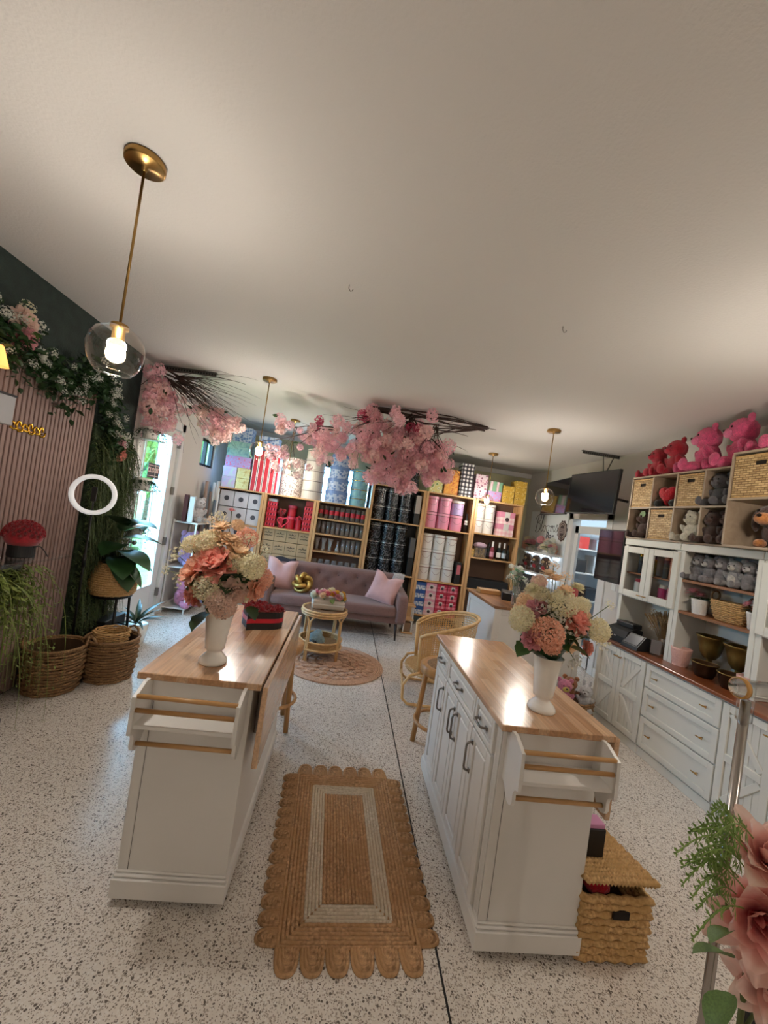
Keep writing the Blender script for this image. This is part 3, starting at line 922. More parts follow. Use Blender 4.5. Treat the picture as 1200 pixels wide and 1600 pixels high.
VASE = [(.0, .0), (.056, .0), (.059, .006), (.056, .018), (.044, .032), (.030, .046), (.029, .055), (.040, .062), (.042, .075), (.046, .12), (.054, .19), (.064, .235), (.068, .238), (.064, .234), (.050, .19), (.040, .09), (.001, .08)]
def bouquet(label, loc, blooms, leaves, seed, mouth, vlab):
    q = random.Random(seed)
    t = thing('flower_arrangement', label, 'flowers', loc, 0, 'flower arrangements on the islands')
    v = MB().lathe(VASE, 40).o('vase', M_CERAM, t, smooth=True)
    v['label'] = vlab
    c = (0, 0, .33)
    for k, m, P, r in blooms:
        bloom(k, m, P, r, t, c, q)
        if k in 'SDR': stem((P[0] * .3, P[1] * .3, .3), P, M_STEM, t)
    # blooms on the side away from the aisle
    for k in range(16):
        a = q.uniform(.1, PI - .1); z = q.uniform(.27, .55)
        rr_ = .13 * (1 - abs(z - .38) * 1.3)
        bloom(q.choice('PHHD'), q.choice([M_APRI, M_CREAMF, M_BLUSH, M_PEACH]), (rr_ * math.cos(a) * 1.2, rr_ * math.sin(a), z), q.uniform(.035, .055), t, c, q)
    for P, r in leaves:
        d = (Vector(P) - Vector((0, 0, .34)))
        az = math.atan2(d.y - .05, d.x)
        inst('leaf', LEAF(q.choice([M_LEAF, M_LEAFD]), .42, .18), t, Vector(P) - Vector((math.cos(az), math.sin(az), -.2)) * r, (q.uniform(-.6, .6), q.uniform(-.1, .5), az), r * 1.6)
    for k in range(26):
        d = rv(q); d.z = abs(d.z) * .4 - .15
        P = Vector((0, 0, .36)) + d * .08
        inst('leaf', LEAF(q.choice([M_LEAF, M_LEAFD]), .42, .18), t, P, (q.uniform(-.5, .5), q.uniform(-.7, .3), math.atan2(d.y, d.x)), q.uniform(.07, .10))
    MB().ball((0, 0, .36), (.10, .085, .13), 3, .3).o('foliage_core', M_LEAFD, t)
    return t
BLOOMS1 = [
    ('P', M_CORAL, (-0.028, -0.100, 0.462), 0.087), ('P', M_PEACH, (-0.118, -0.080, 0.415), 0.083), ('P', M_CORAL, (-0.115, -0.070, 0.299), 0.056),
    ('H', M_CREAMF, (-0.034, -0.120, 0.346), 0.057), ('H', M_BLUSH, (0.021, -0.120, 0.300), 0.054), ('P', M_BLUSH, (0.077, -0.100, 0.337), 0.060),
    ('H', M_CREAMF, (0.128, -0.090, 0.450), 0.055), ('P', M_APRI, (0.061, -0.070, 0.512), 0.056), ('H', M_CREAMF, (-0.079, -0.030, 0.522), 0.057),
    ('P', M_APRI, (-0.018, -0.030, 0.553), 0.057), ('D', M_APRI, (-0.045, -0.020, 0.585), 0.051), ('D', M_APRI, (0.016, -0.050, 0.540), 0.045),
    ('S', M_CREAMF, (-0.065, 0.000, 0.635), 0.032), ('S', M_CREAMF, (-0.201, -0.050, 0.455), 0.037), ('S', M_CREAMF, (-0.243, -0.030, 0.378), 0.026),
    ('S', M_CREAMF, (-0.174, -0.020, 0.508), 0.029), ('S', M_CREAMF, (0.087, -0.020, 0.556), 0.034), ('S', M_CREAMF, (0.153, -0.020, 0.520), 0.026),
    ('P', M_PEACH, (0.163, -0.060, 0.349), 0.048), ('D', M_APRI, (0.148, -0.030, 0.459), 0.040), ('H', M_APRI, (0.014, 0.020, 0.606), 0.029),
    ('H', M_CREAMF, (-0.161, 0.000, 0.497), 0.043), ('S', M_CREAMF, (-0.173, -0.050, 0.350), 0.034), ('H', M_BLUSH, (0.035, -0.080, 0.261), 0.050),
    ('R', M_PINKF, (-0.017, 0.000, 0.665), 0.017), ('H', M_CREAMF, (0.064, -0.080, 0.454), 0.044), ('S', M_APRI, (-0.097, 0.000, 0.613), 0.026)]
LEAVES1 = [((-0.06, -0.1, 0.211), 0.0765), ((0.021, -0.09, 0.414), 0.066), ((0.161, -0.08, 0.263), 0.0442), ((-0.016, -0.08, 0.254), 0.0442), ((0.042, -0.08, 0.478), 0.0387), ((0.092, -0.07, 0.388), 0.05), ((0.139, -0.05, 0.405), 0.0394)]
BLOOMS2 = [
    ('P', M_CORAL, (0.059, -0.090, 0.434), 0.062), ('P', M_PINKF, (-0.111, -0.030, 0.455), 0.048), ('H', M_PEACH, (-0.087, -0.120, 0.361), 0.065),
    ('P', M_PINKF, (-0.146, -0.090, 0.318), 0.046), ('H', M_CREAMF, (-0.174, -0.060, 0.397), 0.055), ('H', M_CREAMF, (-0.007, -0.070, 0.483), 0.062),
    ('S', M_WHITEF, (0.017, -0.100, 0.394), 0.046), ('H', M_CREAMF, (0.175, -0.060, 0.387), 0.052), ('S', M_CREAMF, (0.199, -0.050, 0.346), 0.039),
    ('D', M_APRI, (-0.027, -0.020, 0.575), 0.045), ('P', M_APRI, (0.010, -0.050, 0.544), 0.037), ('D', M_APRI, (-0.049, 0.000, 0.592), 0.038),
    ('S', M_APRI, (0.043, 0.020, 0.592), 0.027), ('P', M_CREAMF, (-0.137, -0.030, 0.529), 0.035), ('P', M_CREAMF, (0.081, -0.020, 0.561), 0.032),
    ('S', M_WHITEF, (-0.085, -0.060, 0.465), 0.036), ('P', M_CORAL, (0.144, -0.060, 0.301), 0.034), ('S', M_WHITEF, (0.072, -0.090, 0.249), 0.036),
    ('S', M_WHITEF, (-0.048, -0.090, 0.450), 0.031), ('H', M_PEACH, (-0.050, -0.100, 0.311), 0.041), ('S', M_APRI, (-0.034, 0.000, 0.633), 0.027),
    ('S', M_CREAMF, (0.252, 0.000, 0.493), 0.022), ('S', M_WHITEF, (-0.036, -0.100, 0.427), 0.041), ('H', M_CREAMF, (-0.084, -0.020, 0.503), 0.037),
    ('S', M_WHITEF, (-0.153, -0.060, 0.348), 0.023), ('H', M_CREAMF, (0.104, -0.030, 0.482), 0.037)]
LEAVES2 = [((-0.153, -0.06, 0.275), 0.0624), ((0.08, -0.08, 0.333), 0.0565), ((0.114, -0.07, 0.282), 0.0517), ((-0.095, -0.07, 0.404), 0.0465), ((-0.147, -0.06, 0.308), 0.0416), ((-0.077, -0.03, 0.515), 0.0318), ((0.014, -0.08, 0.301), 0.0514)]
bouquet('white footed vase of coral, peach and cream blooms on the left island', (-.492, 1.78, .92), BLOOMS1, LEAVES1, 5, .24, 'tall white footed ceramic vase')
bouquet('white footed vase of pink, apricot and white blooms on the right island', (.955, 1.66, .92), BLOOMS2, LEAVES2, 9, .24, 'tall white footed ceramic vase')

# ------------------------------------------------------------------ heart box of red roses
hb = thing('heart_flower_box', 'black heart shaped box of red roses with red ribbon on the left island', 'flower box', (-.425, 2.37, .92), -.35)
def heart_pts(s, n=40):
    pts = []
    for i in range(n):
        a = 2 * PI * i / n
        x = 16 * math.sin(a) ** 3; y = 13 * math.cos(a) - 5 * math.cos(2 * a) - 2 * math.cos(3 * a) - math.cos(4 * a)
        pts.append((x * s / 16, y * s / 16))
    return pts
MB().prism(heart_pts(.125), 0, .10).o('box', M_BLACK, hb)
MB().prism(heart_pts(.1275), .038, .062).o('ribbon', M_RIB, hb)
bw = MB()
for s in (-1, 1):
    bw.tube([(0, 0, 0), (s * .02, -.01, .012), (s * .04, -.012, .008), (s * .035, -.008, -.008), (s * .012, -.002, -.004), (0, 0, 0)], .006, 6).tube([(0, 0, 0), (s * .015, -.012, -.018), (s * .024, -.012, -.036)], .005, 6)
bw.o('bow', M_RIB, hb, (-.126, .05, .05), (0, 0, -1.2), True)
q = random.Random(2)
me = ROSE(M_RED, 1)
pp = []
for i in range(700):
    x, y = q.uniform(-.12, .12), q.uniform(-.14, .11)
    def inside(x, y, P):
        c_ = False
        for a in range(len(P)):
            x1, y1 = P[a]; x2, y2 = P[a - 1]
            if (y1 > y) != (y2 > y) and x < (x2 - x1) * (y - y1) / (y2 - y1) + x1: c_ = not c_
        return c_
    if inside(x, y, heart_pts(.116)) and all((x - a) ** 2 + (y - b_) ** 2 > .029 ** 2 for a, b_ in pp): pp.append((x, y))
for x, y in pp: inst('rose', me, hb, (x, y, .102), (q.uniform(-.2, .2), q.uniform(-.2, .2), q.random() * 6), .026)
MB().prism(heart_pts(.118), .1, .108).o('flower_bed', M_RED, hb)

# ------------------------------------------------------------------ glass globe pendants
M_BULB = mat('lit_bulb', '#fff3dc', 0.4, emit='#ffdfb0', es=30.0)
M_BULBN = mat('bulb_neck', '#f3ead8', 0.4, emit='#ffe2b8', es=1.2)
def pendant():
    t = thing('pendant_lamp', 'x', 'lamp', group='brass pendant lamps with clear glass globes')
    MB().lathe([(.0, 0), (.072, 0), (.074, -.004), (.074, -.024), (.068, -.028), (.012, -.029), (.010, -.045), (.0, -.045)], 32).o('ceiling_canopy', M_BRASS, t, smooth=True)
    MB().tube([(0, 0, -.03), (0, 0, -.67)], .0052, 8).o('rod', M_BRASS, t, smooth=True)
    MB().lathe([(.0, 0), (.03, 0), (.032, -.005), (.032, -.018), (.022, -.02), (.022, -.06), (.0, -.06)], 24, c=(0, 0, -.665)).o('socket', M_BRASS, t, smooth=True)
    pr = [(.03, -.676), (.052, -.682), (.078, -.70), (.094, -.728), (.1, -.76), (.098, -.79), (.088, -.822), (.074, -.846), (.062, -.858)]
    MB().lathe(pr + [(r - .0015, z) for r, z in reversed(pr)], 40, cap=False).o('glass_globe', M_GLOBE, t, smooth=True)
    MB().tube([(.062 * math.cos(2 * PI * k / 40), .062 * math.sin(2 * PI * k / 40), -.858) for k in range(40)], .0016, 6, closed=True).o('globe_rim', M_GLOBE, t, smooth=True)
    MB().lathe([(.014, -.705), (.017, -.725), (.026, -.755)], 20).o('bulb_neck', M_BULBN, t, smooth=True)
    MB().lathe([(.026, -.755), (.033, -.772), (.034, -.788), (.029, -.805), (.015, -.815), (.0, -.818)], 20).o('bulb', M_BULB, t, smooth=True)
    return t
pd = pendant()
for i, (x, y, lab) in enumerate(((-1.0, 1.64, 'nearest and largest glass globe pendant, above the left island'), (-1.02, 4.21, 'glass globe pendant left of the sofa in front of the red striped boxes'),
                                 (2.16, 4.28, 'glass globe pendant hanging in front of the twin television screens'), (2.13, 6.08, 'glass globe pendant in front of the right hand bookcase'), (-1.0, 6.05, 'far glass globe pendant in front of the floral hat box'),
                                 (2.16, 1.66, 'glass globe pendant over the near right cabinets, just outside the picture'), (-1.0, -.85, 'glass globe pendant behind the camera on the left'), (2.16, -.85, 'glass globe pendant behind the camera on the right'))):
    place(pd, i > 0, (x, y, CZ), 0, lab)
    L = bpy.data.lights.new('pendant_light', 'POINT'); L.energy = 40 if y > 5.5 else 58 if y > 0 else 42; L.color = (1.0, .955, .89); L.shadow_soft_size = .043
    lo = bpy.data.objects.new('pendant_light', L); COL.objects.link(lo); lo.location = (x, y, CZ - .787)

# ------------------------------------------------------------------ sofa and cushions
M_SOFA = mat('mauve_brown_upholstery', '#7c5b54', .9, var=.12, vs=60, bmp=.35, bs=260, sheen=.25)
sofa = thing('sofa', 'mauve brown mid century sofa with button tufted back on dark tapered legs', 'sofa', (-.02, 5.74, 0))
def cushion_box(mb, x0, x1, y0, y1, z0, z1, r=.05, n=5):
    """box with generously rounded edges"""
    V = []
    F = []
    cx, cy, cz = (x0 + x1) / 2, (y0 + y1) / 2, (z0 + z1) / 2
    hx, hy, hz = (x1 - x0) / 2, (y1 - y0) / 2, (z1 - z0) / 2
    r = min(r, hx, hy, hz)
    bm = bmesh.new()
    bmesh.ops.create_cube(bm, size=2)
    bmesh.ops.subdivide_edges(bm, edges=bm.edges, cuts=9, use_grid_fill=True)
    bm.verts.ensure_lookup_table(); bm.verts.index_update()
    for v in bm.verts:
        p = Vector((v.co.x * hx, v.co.y * hy, v.co.z * hz))
        # push grid lines towards the edges so the rounding has vertices
        def f(u, h):
            u = max(-1, min(1, u))
            a = abs(u)
            k = (h - r) / h
            a2 = a / .5 * k if a < .5 else k + (a - .5) / .5 * (1 - k)
            return math.copysign(a2 * h, u)
        p = Vector((f(v.co.x, hx), f(v.co.y, hy), f(v.co.z, hz)))
        inner = Vector((max(-hx + r, min(hx - r, p.x)), max(-hy + r, min(hy - r, p.y)), max(-hz + r, min(hz - r, p.z))))
        d = p - inner
        if d.length > 1e-6: p = inner + d.normalized() * r
        V.append((p.x + cx, p.y + cy, p.z + cz))
    F = [tuple(v.index for v in f_.verts) for f_ in bm.faces]
    bm.free()
    return mb.add(V, F)
cushion_box(MB(), -.98, .98, -.36, .38, .22, .33, .03).o('base', M_SOFA, sofa, smooth=True)
cushion_box(MB(), -.86, .86, -.41, .20, .315, .455, .045).o('seat_cushion', M_SOFA, sofa, smooth=True)
bk = MB()
nx, nz = 46, 14
vs = []; fs = []
BUT = [(x, z) for x in (-.72, -.43, -.14, .14, .43, .72) for z in (.60,)] + [(x, .70) for x in (-.575, -.285, 0, .285, .575)]
for side in (0, 1):
    for j in range(nz + 1):
        for i in range(nx + 1):
            x = -.96 + 1.92 * i / nx; z = .40 + .42 * j / nz
            ex = min(1, min(i, nx - i) / 2.0); ez = min(1, (nz - j) / 2.0)
            th = .10 * math.sqrt(max(0, 1 - (1 - ex) ** 2)) * math.sqrt(max(0, 1 - (1 - ez) ** 2))
            yy = .30 + (z - .4) * .18
            if side == 0:
                dip = sum(.042 * math.exp(-((x - a) ** 2 + (z - b_) ** 2) / .0032) for a, b_ in BUT)
                vs.append((x, yy - th - .06 + dip, z))
            else:
                vs.append((x, yy + th * .5, z))
n1 = (nx + 1) * (nz + 1)
for side in (0, 1):
    for j in range(nz):
        for i in range(nx):
            a = side * n1 + j * (nx + 1) + i
            fs.append((a, a + 1, a + nx + 2, a + nx + 1))
per = [i for i in range(nx + 1)] + [(j + 1) * (nx + 1) - 1 for j in range(1, nz + 1)] + [nz * (nx + 1) + i for i in range(nx - 1, -1, -1)] + [j * (nx + 1) for j in range(nz - 1, 0, -1)]
for a, b_ in zip(per, per[1:] + per[:1]): fs.append((a, b_, b_ + n1, a + n1))
bk.add(vs, fs).o('backrest', M_SOFA, sofa, smooth=True)
for x, z in BUT:
    MB().ball((x, .30 + (z - .4) * .18 - .125, z), (.013, .007, .013), 1).o('button', mat('button_upholstery', '#6a524c', .9), sofa, smooth=True)
for s in (-1, 1):
    prof = [(-.40, .24), (-.42, .30), (-.425, .56), (-.40, .615), (-.34, .635), (.25, .66), (.38, .655), (.39, .24)]
    A = MB()
    xx0, xx1 = (s * .86, s * 1.0) if s > 0 else (s * 1.0, s * .86)
    A.prism(prof, xx0, xx1, mx=Matrix(((0, 0, 1, 0), (1, 0, 0, 0), (0, 1, 0, 0), (0, 0, 0, 1))))
    o = A.o('armrest', M_SOFA, sofa)
    bv = o.modifiers.new('soft_edges', 'BEVEL'); bv.width = .035; bv.segments = 4
    for p in o.data.polygons: p.use_smooth = True
M_DARKLEG = mat('espresso_wood', '#2c1c17', .4)
for x in (-.88, .88):
    for y in (-.32, .30):
        MB().tube([(x, y, .235), (x * 1.02, y * 1.06, .0)], [.022, .012], 12).o('leg', M_DARKLEG, sofa, smooth=True)

def pillow_mesh(s, m, dip=.16):
    n = 16
    vs = []; fs = []
    for side in (1, -1):
        for j in range(n + 1):
            for i in range(n + 1):
                u, v = -1 + 2 * i / n, -1 + 2 * j / n
                k = (1 - u ** 4) * (1 - v ** 4)
                th = .30 * k ** .6
                x = u * (1 - .10 * (1 - abs(v) ** 2.0)); z = v * (1 - .08 * (1 - abs(u) ** 2.0))
                if v > 0: z -= dip * v * math.exp(-(u / .32) ** 2) * 1.7
                th *= 1 - .35 * max(0, v) * math.exp(-(u / .25) ** 2)
                vs.append((x * s, side * th * s, z * s))
    n1 = (n + 1) ** 2
    for sd in (0, 1):
        for j in range(n):
            for i in range(n):
                a = sd * n1 + j * (n + 1) + i
                fs.append((a, a + 1, a + n + 2, a + n + 1))
    mb = MB().add(vs, fs)
    edge = [(i, 0) for i in range(n)] + [(n, j) for j in range(n)] + [(i, n) for i in range(n, 0, -1)] + [(0, j) for j in range(n, 0, -1)]
    return mb.mesh('cushion_cover', m, True), [vs[j * (n + 1) + i] for i, j in edge]
M_PINKP = mat('pink_velvet', '#cfa3a0', .8, var=.12, vs=7, sheen=.6)
pm, edge = pillow_mesh(.215, M_PINKP)
for i, (loc, r, lab) in enumerate((((-.83, 5.70, .66), (-.25, .12, .25), 'pink velvet scatter cushion at the left end of the sofa'), ((.66, 5.62, .655), (-.3, .22, -.35), 'pink velvet scatter cushion at the right end of the sofa'))):
    t = thing('scatter_cushion', lab, 'cushion', loc, 0, 'pink cushions on the sofa')
    t.rotation_euler = r
    inst('cushion_cover', pm, t)
    MB().tube(edge, .004, 6, closed=True).o('piping', M_PINKP, t, smooth=True)
kn = MB()
pts = []
for k in range(150):
    a = 2 * PI * k / 150
    rr_ = .085 + .034 * math.cos(5 * a * 1.0)
    pts.append((rr_ * math.cos(3 * a), rr_ * math.sin(3 * a), .085 * math.sin(5 * a)))
kn.tube(pts, .030, 10, closed=True)
tag(kn.o('knot_cushion', mat('gold_knot_velvet', '#c09a52', .32, .75), loc=(-.50, 5.60, .582), rot=(.9, .3, .2), smooth=True), 'gold metallic knotted ball cushion beside the left pink cushion', 'cushion')
# dark throw over the left corner of the sofa
tw = MB()
vs = []; fs = []
for j in range(9):
    for i in range(15):
        u, v = i / 14, j / 8
        z = .845 - .10 * abs(v - .45) * 2 * (v > .45) * 1.6 - .03 * math.sin(u * 9 + v * 3) * v - .12 * (v < .2) * (1 - v * 5)
        vs.append((-1.05 + .36 * u, 5.94 + .30 * v, z))
for j in range(8):
    for i in range(14):
        a = j * 15 + i; fs.append((a, a + 1, a + 16, a + 15))
o = tw.add(vs, fs).o('throw_blanket', mat('navy_throw', '#22222b', .9, var=.3, vs=30), smooth=True)
sd = o.modifiers.new('thickness', 'SOLIDIFY'); sd.thickness = .02
tag(o, 'dark navy throw folded over the left end of the sofa back', 'blanket')

# ------------------------------------------------------------------ rattan drum table with flower basket
tb = thing('rattan_side_table', 'round rattan side table with glass top and cane lower tray', 'table', (-.108, 4.48, 0))
def hoop(r, z, rad, n=48): return MB().tube([(r * math.cos(2 * PI * k / n), r * math.sin(2 * PI * k / n), z) for k in range(n)], rad, 8, closed=True)
for r, z, rad in ((.245, .545, .013), (.25, .520, .013), (.246, .497, .010), (.235, .215, .011), (.238, .135, .012)):
    hoop(r, z, rad).o('rattan_hoop', M_RATTAN, tb, smooth=True)
MB().lathe([(.0, .540), (.234, .540), (.234, .546), (.0, .546)], 48).o('glass_top', mat('smoked_glass_top', '#8c6f58', .08, spec=.7), tb)
MB().lathe([(.0, .150), (.232, .150), (.232, .158), (.0, .158)], 48).o('tray_base', mat_weave('woven_tray', '#9b7147', '#c59a67', '#5f4327', 40, 40, 'XY'), tb)
cm = MB()
n = 64
vs = []; fs = []
for k in range(n):
    a = 2 * PI * k / n
    vs += [(.234 * math.cos(a), .234 * math.sin(a), .14), (.234 * math.cos(a), .234 * math.sin(a), .21)]
for k in range(n): fs.append((2 * k, 2 * ((k + 1) % n), 2 * ((k + 1) % n) + 1, 2 * k + 1))
cm.add(vs, fs).o('cane_band', mat_weave('cane_band_weave', '#b98d56', '#e0bb85', '#7d5a31', 90, 90), tb)
for k in range(4):
    a = PI * .31 + k * PI / 2
    c, s_ = math.cos(a), math.sin(a)
    e = Vector((-s_, c, 0))
    for d in (-.011, .011):
        top = Vector((.238 * c, .238 * s_, .44)) + e * d
        MB().tube([top + e * d * 5 + Vector((0, 0, .058)), top + e * d * 2.4 + Vector((0, 0, .04)), top, (top.x, top.y, .2), (top.x * 1.01, top.y * 1.01, 0)], .0105, 8).o('leg', M_RATTAN, tb, smooth=True)
fb = thing('flower_box', 'pale box of mixed pink, yellow and white roses on the rattan table', 'flower box', (-.085, 4.50, .547), .1); fb.scale = (1.2, 1.2, 1.3)
cushion_box(MB(), -.15, .15, -.085, .085, 0, .085, .02).o('box', mat('pale_grey_box', '#c9bfb4', .5), fb, smooth=True)
MB().box(-.152, .152, -.087, .087, .035, .05, .003).o('ribbon', mat('white_satin', '#e4e0da', .35), fb)
q = random.Random(8)
for k in range(46):
    x, y = q.uniform(-.155, .155), q.uniform(-.095, .095)
    P = (x, y, .105 + .05 * (1 - (x / .17) ** 2) * (1 - (y / .12) ** 2))
    bloom(q.choice('PPRH'), q.choice([M_PINKF, M_HOT, M_YELF, M_WHITEF, M_APRI, M_PINKF, M_CREAMF]), P, q.uniform(.022, .032), fb, (0, 0, .0), q)
for k in range(26):
    a = q.random() * 6.3
    inst('leaf', LEAF(M_LEAF2, .35), fb, (.135 * math.cos(a), .075 * math.sin(a), .095), (q.uniform(-.4, .4), q.uniform(-.3, .3), a), q.uniform(.04, .065))
hy = thing('hydrangea_pot', 'pale blue white hydrangea heads lying in the lower tray of the table', 'flowers', (-.17, 4.42, .158))
for x, y, z, r in ((0, 0, .08, .065), (.06, -.03, .065, .05), (-.05, .03, .06, .05), (.03, .05, .11, .045)): bloom('H', mat_petal('pale_blue_petals', '#b4c4c6', '#e3e8e2'), (x, y, z), r, hy, (0, 0, -.05), q)
MB().lathe([(.0, 0), (.04, 0), (.055, .05), (.05, .05), (.0, .04)], 20).o('pot', mat('dark_grey_pot', '#4b4a50', .5), hy, smooth=True)
for k in range(6): inst('leaf', LEAF(M_WHITEF, .28), hy, (.04 * math.cos(k), .04 * math.sin(k), .03), (0, -.1, k - 1.2), .1)

# ------------------------------------------------------------------ bookcases along the back
ORD = ['first', 'second', 'third', 'fourth', 'fifth', 'sixth', 'seventh', 'eighth', 'ninth', 'tenth']
BY0, BY1 = 6.40, 6.74
M_BACKP = mat('bookcase_back_panel', '#6a5142', .8)
def bookcase(x0, x1, zt, shelves, label, dark=M_BACKP):
    t = thing('bookcase', label, 'bookcase', ((x0 + x1) / 2, BY0, 0), 0, 'pine bookcases along the back')
    h = (x1 - x0) / 2
    for s in (-1, 1):
        MB().box(min(s * h, s * (h - .03)), max(s * h, s * (h - .03)), 0, .34, 0, zt - .022, .003).o('side_panel', M_PINE, t)
        MB().box(min(s * h, s * (h - .042)), max(s * h, s * (h - .042)), -.012, .004, 0, zt - .022, .002).o('face_stile', M_PINE, t)
    for z in shelves:
        MB().box(-h + .03, h - .03, -.006, .34, z - .022, z, .002).o('shelf_board', M_PINEX, t)
    MB().box(-h, h, -.014, .345, zt - .022, zt, .003).o('top_board', M_PINEX, t)
    MB().box(-h + .03, h - .03, .33, .338, .05, zt - .022).o('back_panel', dark, t)
    return t
bookcase(-2.15, -1.365, 1.775, (.72, 1.225, .2), 'low pine bookcase at the far left holding white sealed boxes')
bookcase(-1.36, -.535, 1.775, (.62, 1.245, .2), 'low pine bookcase holding red gifts above kraft boxes')
bookcase(-.53, .315, 1.775, (.70, .975, 1.255, 1.505, .2), 'low pine bookcase with shelves of clear glass vases', mat('vase_bookcase_back', '#846554', .8))
bookcase(.32, 1.215, 2.195, (.76, 1.615, .2), 'tall pine bookcase filled with black marbled hat boxes', M_BLACK)
bookcase(1.22, 2.055, 2.195, (.165, .735, 1.605), 'tall pine bookcase with pink and white hat boxes')
bookcase(2.06, 2.885, 2.195, (.165, .70, 1.225, 1.635), 'tall pine bookcase at the right end holding wine bottles')

def rectbox(name, m, w, d, h, loc, label, cat, group, rz=0, lid=None, lidh=.03, seal=None):
    if lid is None and seal is None:
        o = MB().box(-w / 2, w / 2, -d / 2, d / 2, 0, h, .004).o(name, m, loc=loc, rot=(0, 0, rz))
        return tag(o, label, cat, group)
    t = thing(name, label, cat, loc, rz, group)
    MB().box(-w / 2 + .002, w / 2 - .002, -d / 2 + .002, d / 2 - .002, 0, h - .004, .003).o('box_body', m, t)
    if lid is not None:
        MB().box(-w / 2, w / 2, -d / 2, d / 2, h - lidh, h, .003).o('lid', lid, t)
    if seal is not None:
        sz, sm_ = seal
        MB().lathe([(0, 0), (sz, 0), (sz, .002), (0, .002)], 24, mx=TR((0, -d / 2 - .0005, h / 2), (PI / 2, 0, 0))).o('round_seal', sm_, t)
    return t
M_BOXW = mat('white_carton', '#d4d2d6', .5)
M_SEAL = mat('charcoal_seal', '#4a4a50', .6)
for c in range(3):
    for r, z in enumerate((1.4835, 1.2265, .97, .722)):
        rectbox('gift_carton', M_BOXW, .216, .26, .248, (-2.01 + c * .222 + .067, 6.56, z), 'white carton with round charcoal seal, %s row down, %s from left' % (ORD[r], ORD[c]), 'box', 'white sealed cartons', seal=(.038, M_SEAL))
M_KRAFT = mat('kraft_card', '#b59974', .75, var=.06)
M_KRAFTP = mat('kraft_print', '#39302a', .7)
def flourish(parent, w, h):
    mb = MB()
    for s in (-1, 1):
        zz = h / 2 + s * .022
        mb.tube([(k * .012, -.1312, zz + .006 * math.sin(k * 1.6 + s)) for k in range(-5, 6)], .0035, 4)
        for k in (-3, -1, 1, 3): mb.tube([(k * .012, -.1312, zz + .004), (k * .012 + .007, -.1312, zz + .013)], .002, 4)
    mb.tube([(0, -.1312, h / 2 + .03), (.006, -.1312, h / 2 + .045), (0, -.1312, h / 2 + .055), (-.006, -.1312, h / 2 + .045), (0, -.1312, h / 2 + .03)], .002, 4)
    return mb.mesh('printed_flourish', M_KRAFTP)
kf = None
for c in range(4):
    for r, z in enumerate((1.035, .83, .625)):
        t = thing('kraft_box', 'brown kraft box with printed flourish, %s row, %s from left' % (ORD[r], ORD[c]), 'box', (-1.222 + c * .19, 6.57, z), 0, 'kraft boxes in the second bookcase')
        inst('box_body', cached('kraftb', lambda: MB().box(-.094, .094, -.13, .13, 0, .198, .004).mesh('box_body', M_KRAFT)), t)
        inst('printed_flourish', cached('kraftf', lambda: flourish(None, .19, .198)), t)
# red gifts
M_REDB = mat('glossy_red_card', '#b3202f', .35)
M_REDP = mat('raspberry_card', '#d64a63', .4)
def lattice_box(loc, label, m=M_REDB):
    t = thing('lattice_gift_box', label, 'box', loc, 0, 'red lattice boxes')
    MB().box(-.075, .075, -.07, .07, 0, .022, .002).box(-.075, .075, -.07, .07, .058, .08, .002).o('frame', m, t)
    for k in range(4): MB().box(-.075 + k * .043, -.055 + k * .043, -.072, -.06, .02, .06, .002).o('slat', M_REDP, t)
    MB().box(-.068, .068, -.058, .06, .02, .06).o('inner', mat('dark_red', '#5c0f18', .6), t)
for k in range(5):
    lattice_box((-1.235, 6.55, 1.2465 + k * .0815), 'red lattice gift box, %s up in the left hand stack of red boxes' % ORD[k])
    lattice_box((-.645, 6.55, 1.2465 + k * .0815), 'red lattice gift box, %s up in the right hand stack of red boxes' % ORD[k])
rectbox('square_box', M_BOXW, .14, .14, .045, (-1.235, 6.55, 1.656), 'flat white box on top of the left red lattice stack', 'box', None)
rectbox('square_box', M_REDB, .13, .14, .085, (-.645, 6.56, 1.656), 'plain red cube box on top of the right red lattice stack', 'box', None)
hh = heart_pts(.085, 36)
ring = MB().tube([(p[0], 0, p[1]) for p in hh], .009, 8, closed=True)
tag(ring.o('heart_hoop', mat('bright_pink_red', '#e03c55', .4), loc=(-1.03, 6.45, 1.356), smooth=True), 'open pink red heart shaped hoop on the red gift shelf', 'ornament')
for i, (x, z, r, h, lab) in enumerate(((-.93, 1.4555, .07, .18, 'red round hat box at the back of the red gift shelf, upper one'), (-.93, 1.2465, .075, .205, 'red round hat box at the back of the red gift shelf, lower one'))):
    t = thing('round_box', lab, 'box', (x, 6.63, z), 0, None)
    MB().lathe([(0, 0), (r, 0), (r, h - .03), (0, h - .03)], 28).o('box_body', M_REDB, t)
    MB().lathe([(0, h - .04), (r + .003, h - .04), (r + .003, h), (0, h)], 28).o('lid', M_REDP, t)
fh = thing('rose_heart', 'small red foam rose heart on the red gift shelf', 'ornament', (-1.075, 6.55, 1.5), 0)
for k in range(20):
    p = hh[(k * 2) % 36]; s = .85 if k < 18 else .3
    inst('rose', ROSE(M_RED, 1), fh, (p[0] * .7 * s, -.01, p[1] * .7 * s), (PI / 2, 0, k), .026)
MB().prism([(p[0] * .6, p[1] * .6) for p in hh], -.02, .02, mx=Matrix.Rotation(PI / 2, 4, 'X')).o('foam_heart', M_REDB, fh)
MB().box(-.03, .03, .0, .06, -.2525, -.045, .003).o('stand', M_REDB, fh)
t = thing('gift_figure', 'small cluster of pink red roses on the red gift shelf', 'ornament', (-.79, 6.52, 1.2465))
for k in range(16):
    d = rv(rnd); inst('rose', ROSE(M_HOT if k % 3 else M_RED, 0), t, (d.x * .05, d.y * .05, .12 + d.z * .1), look(d), .03)
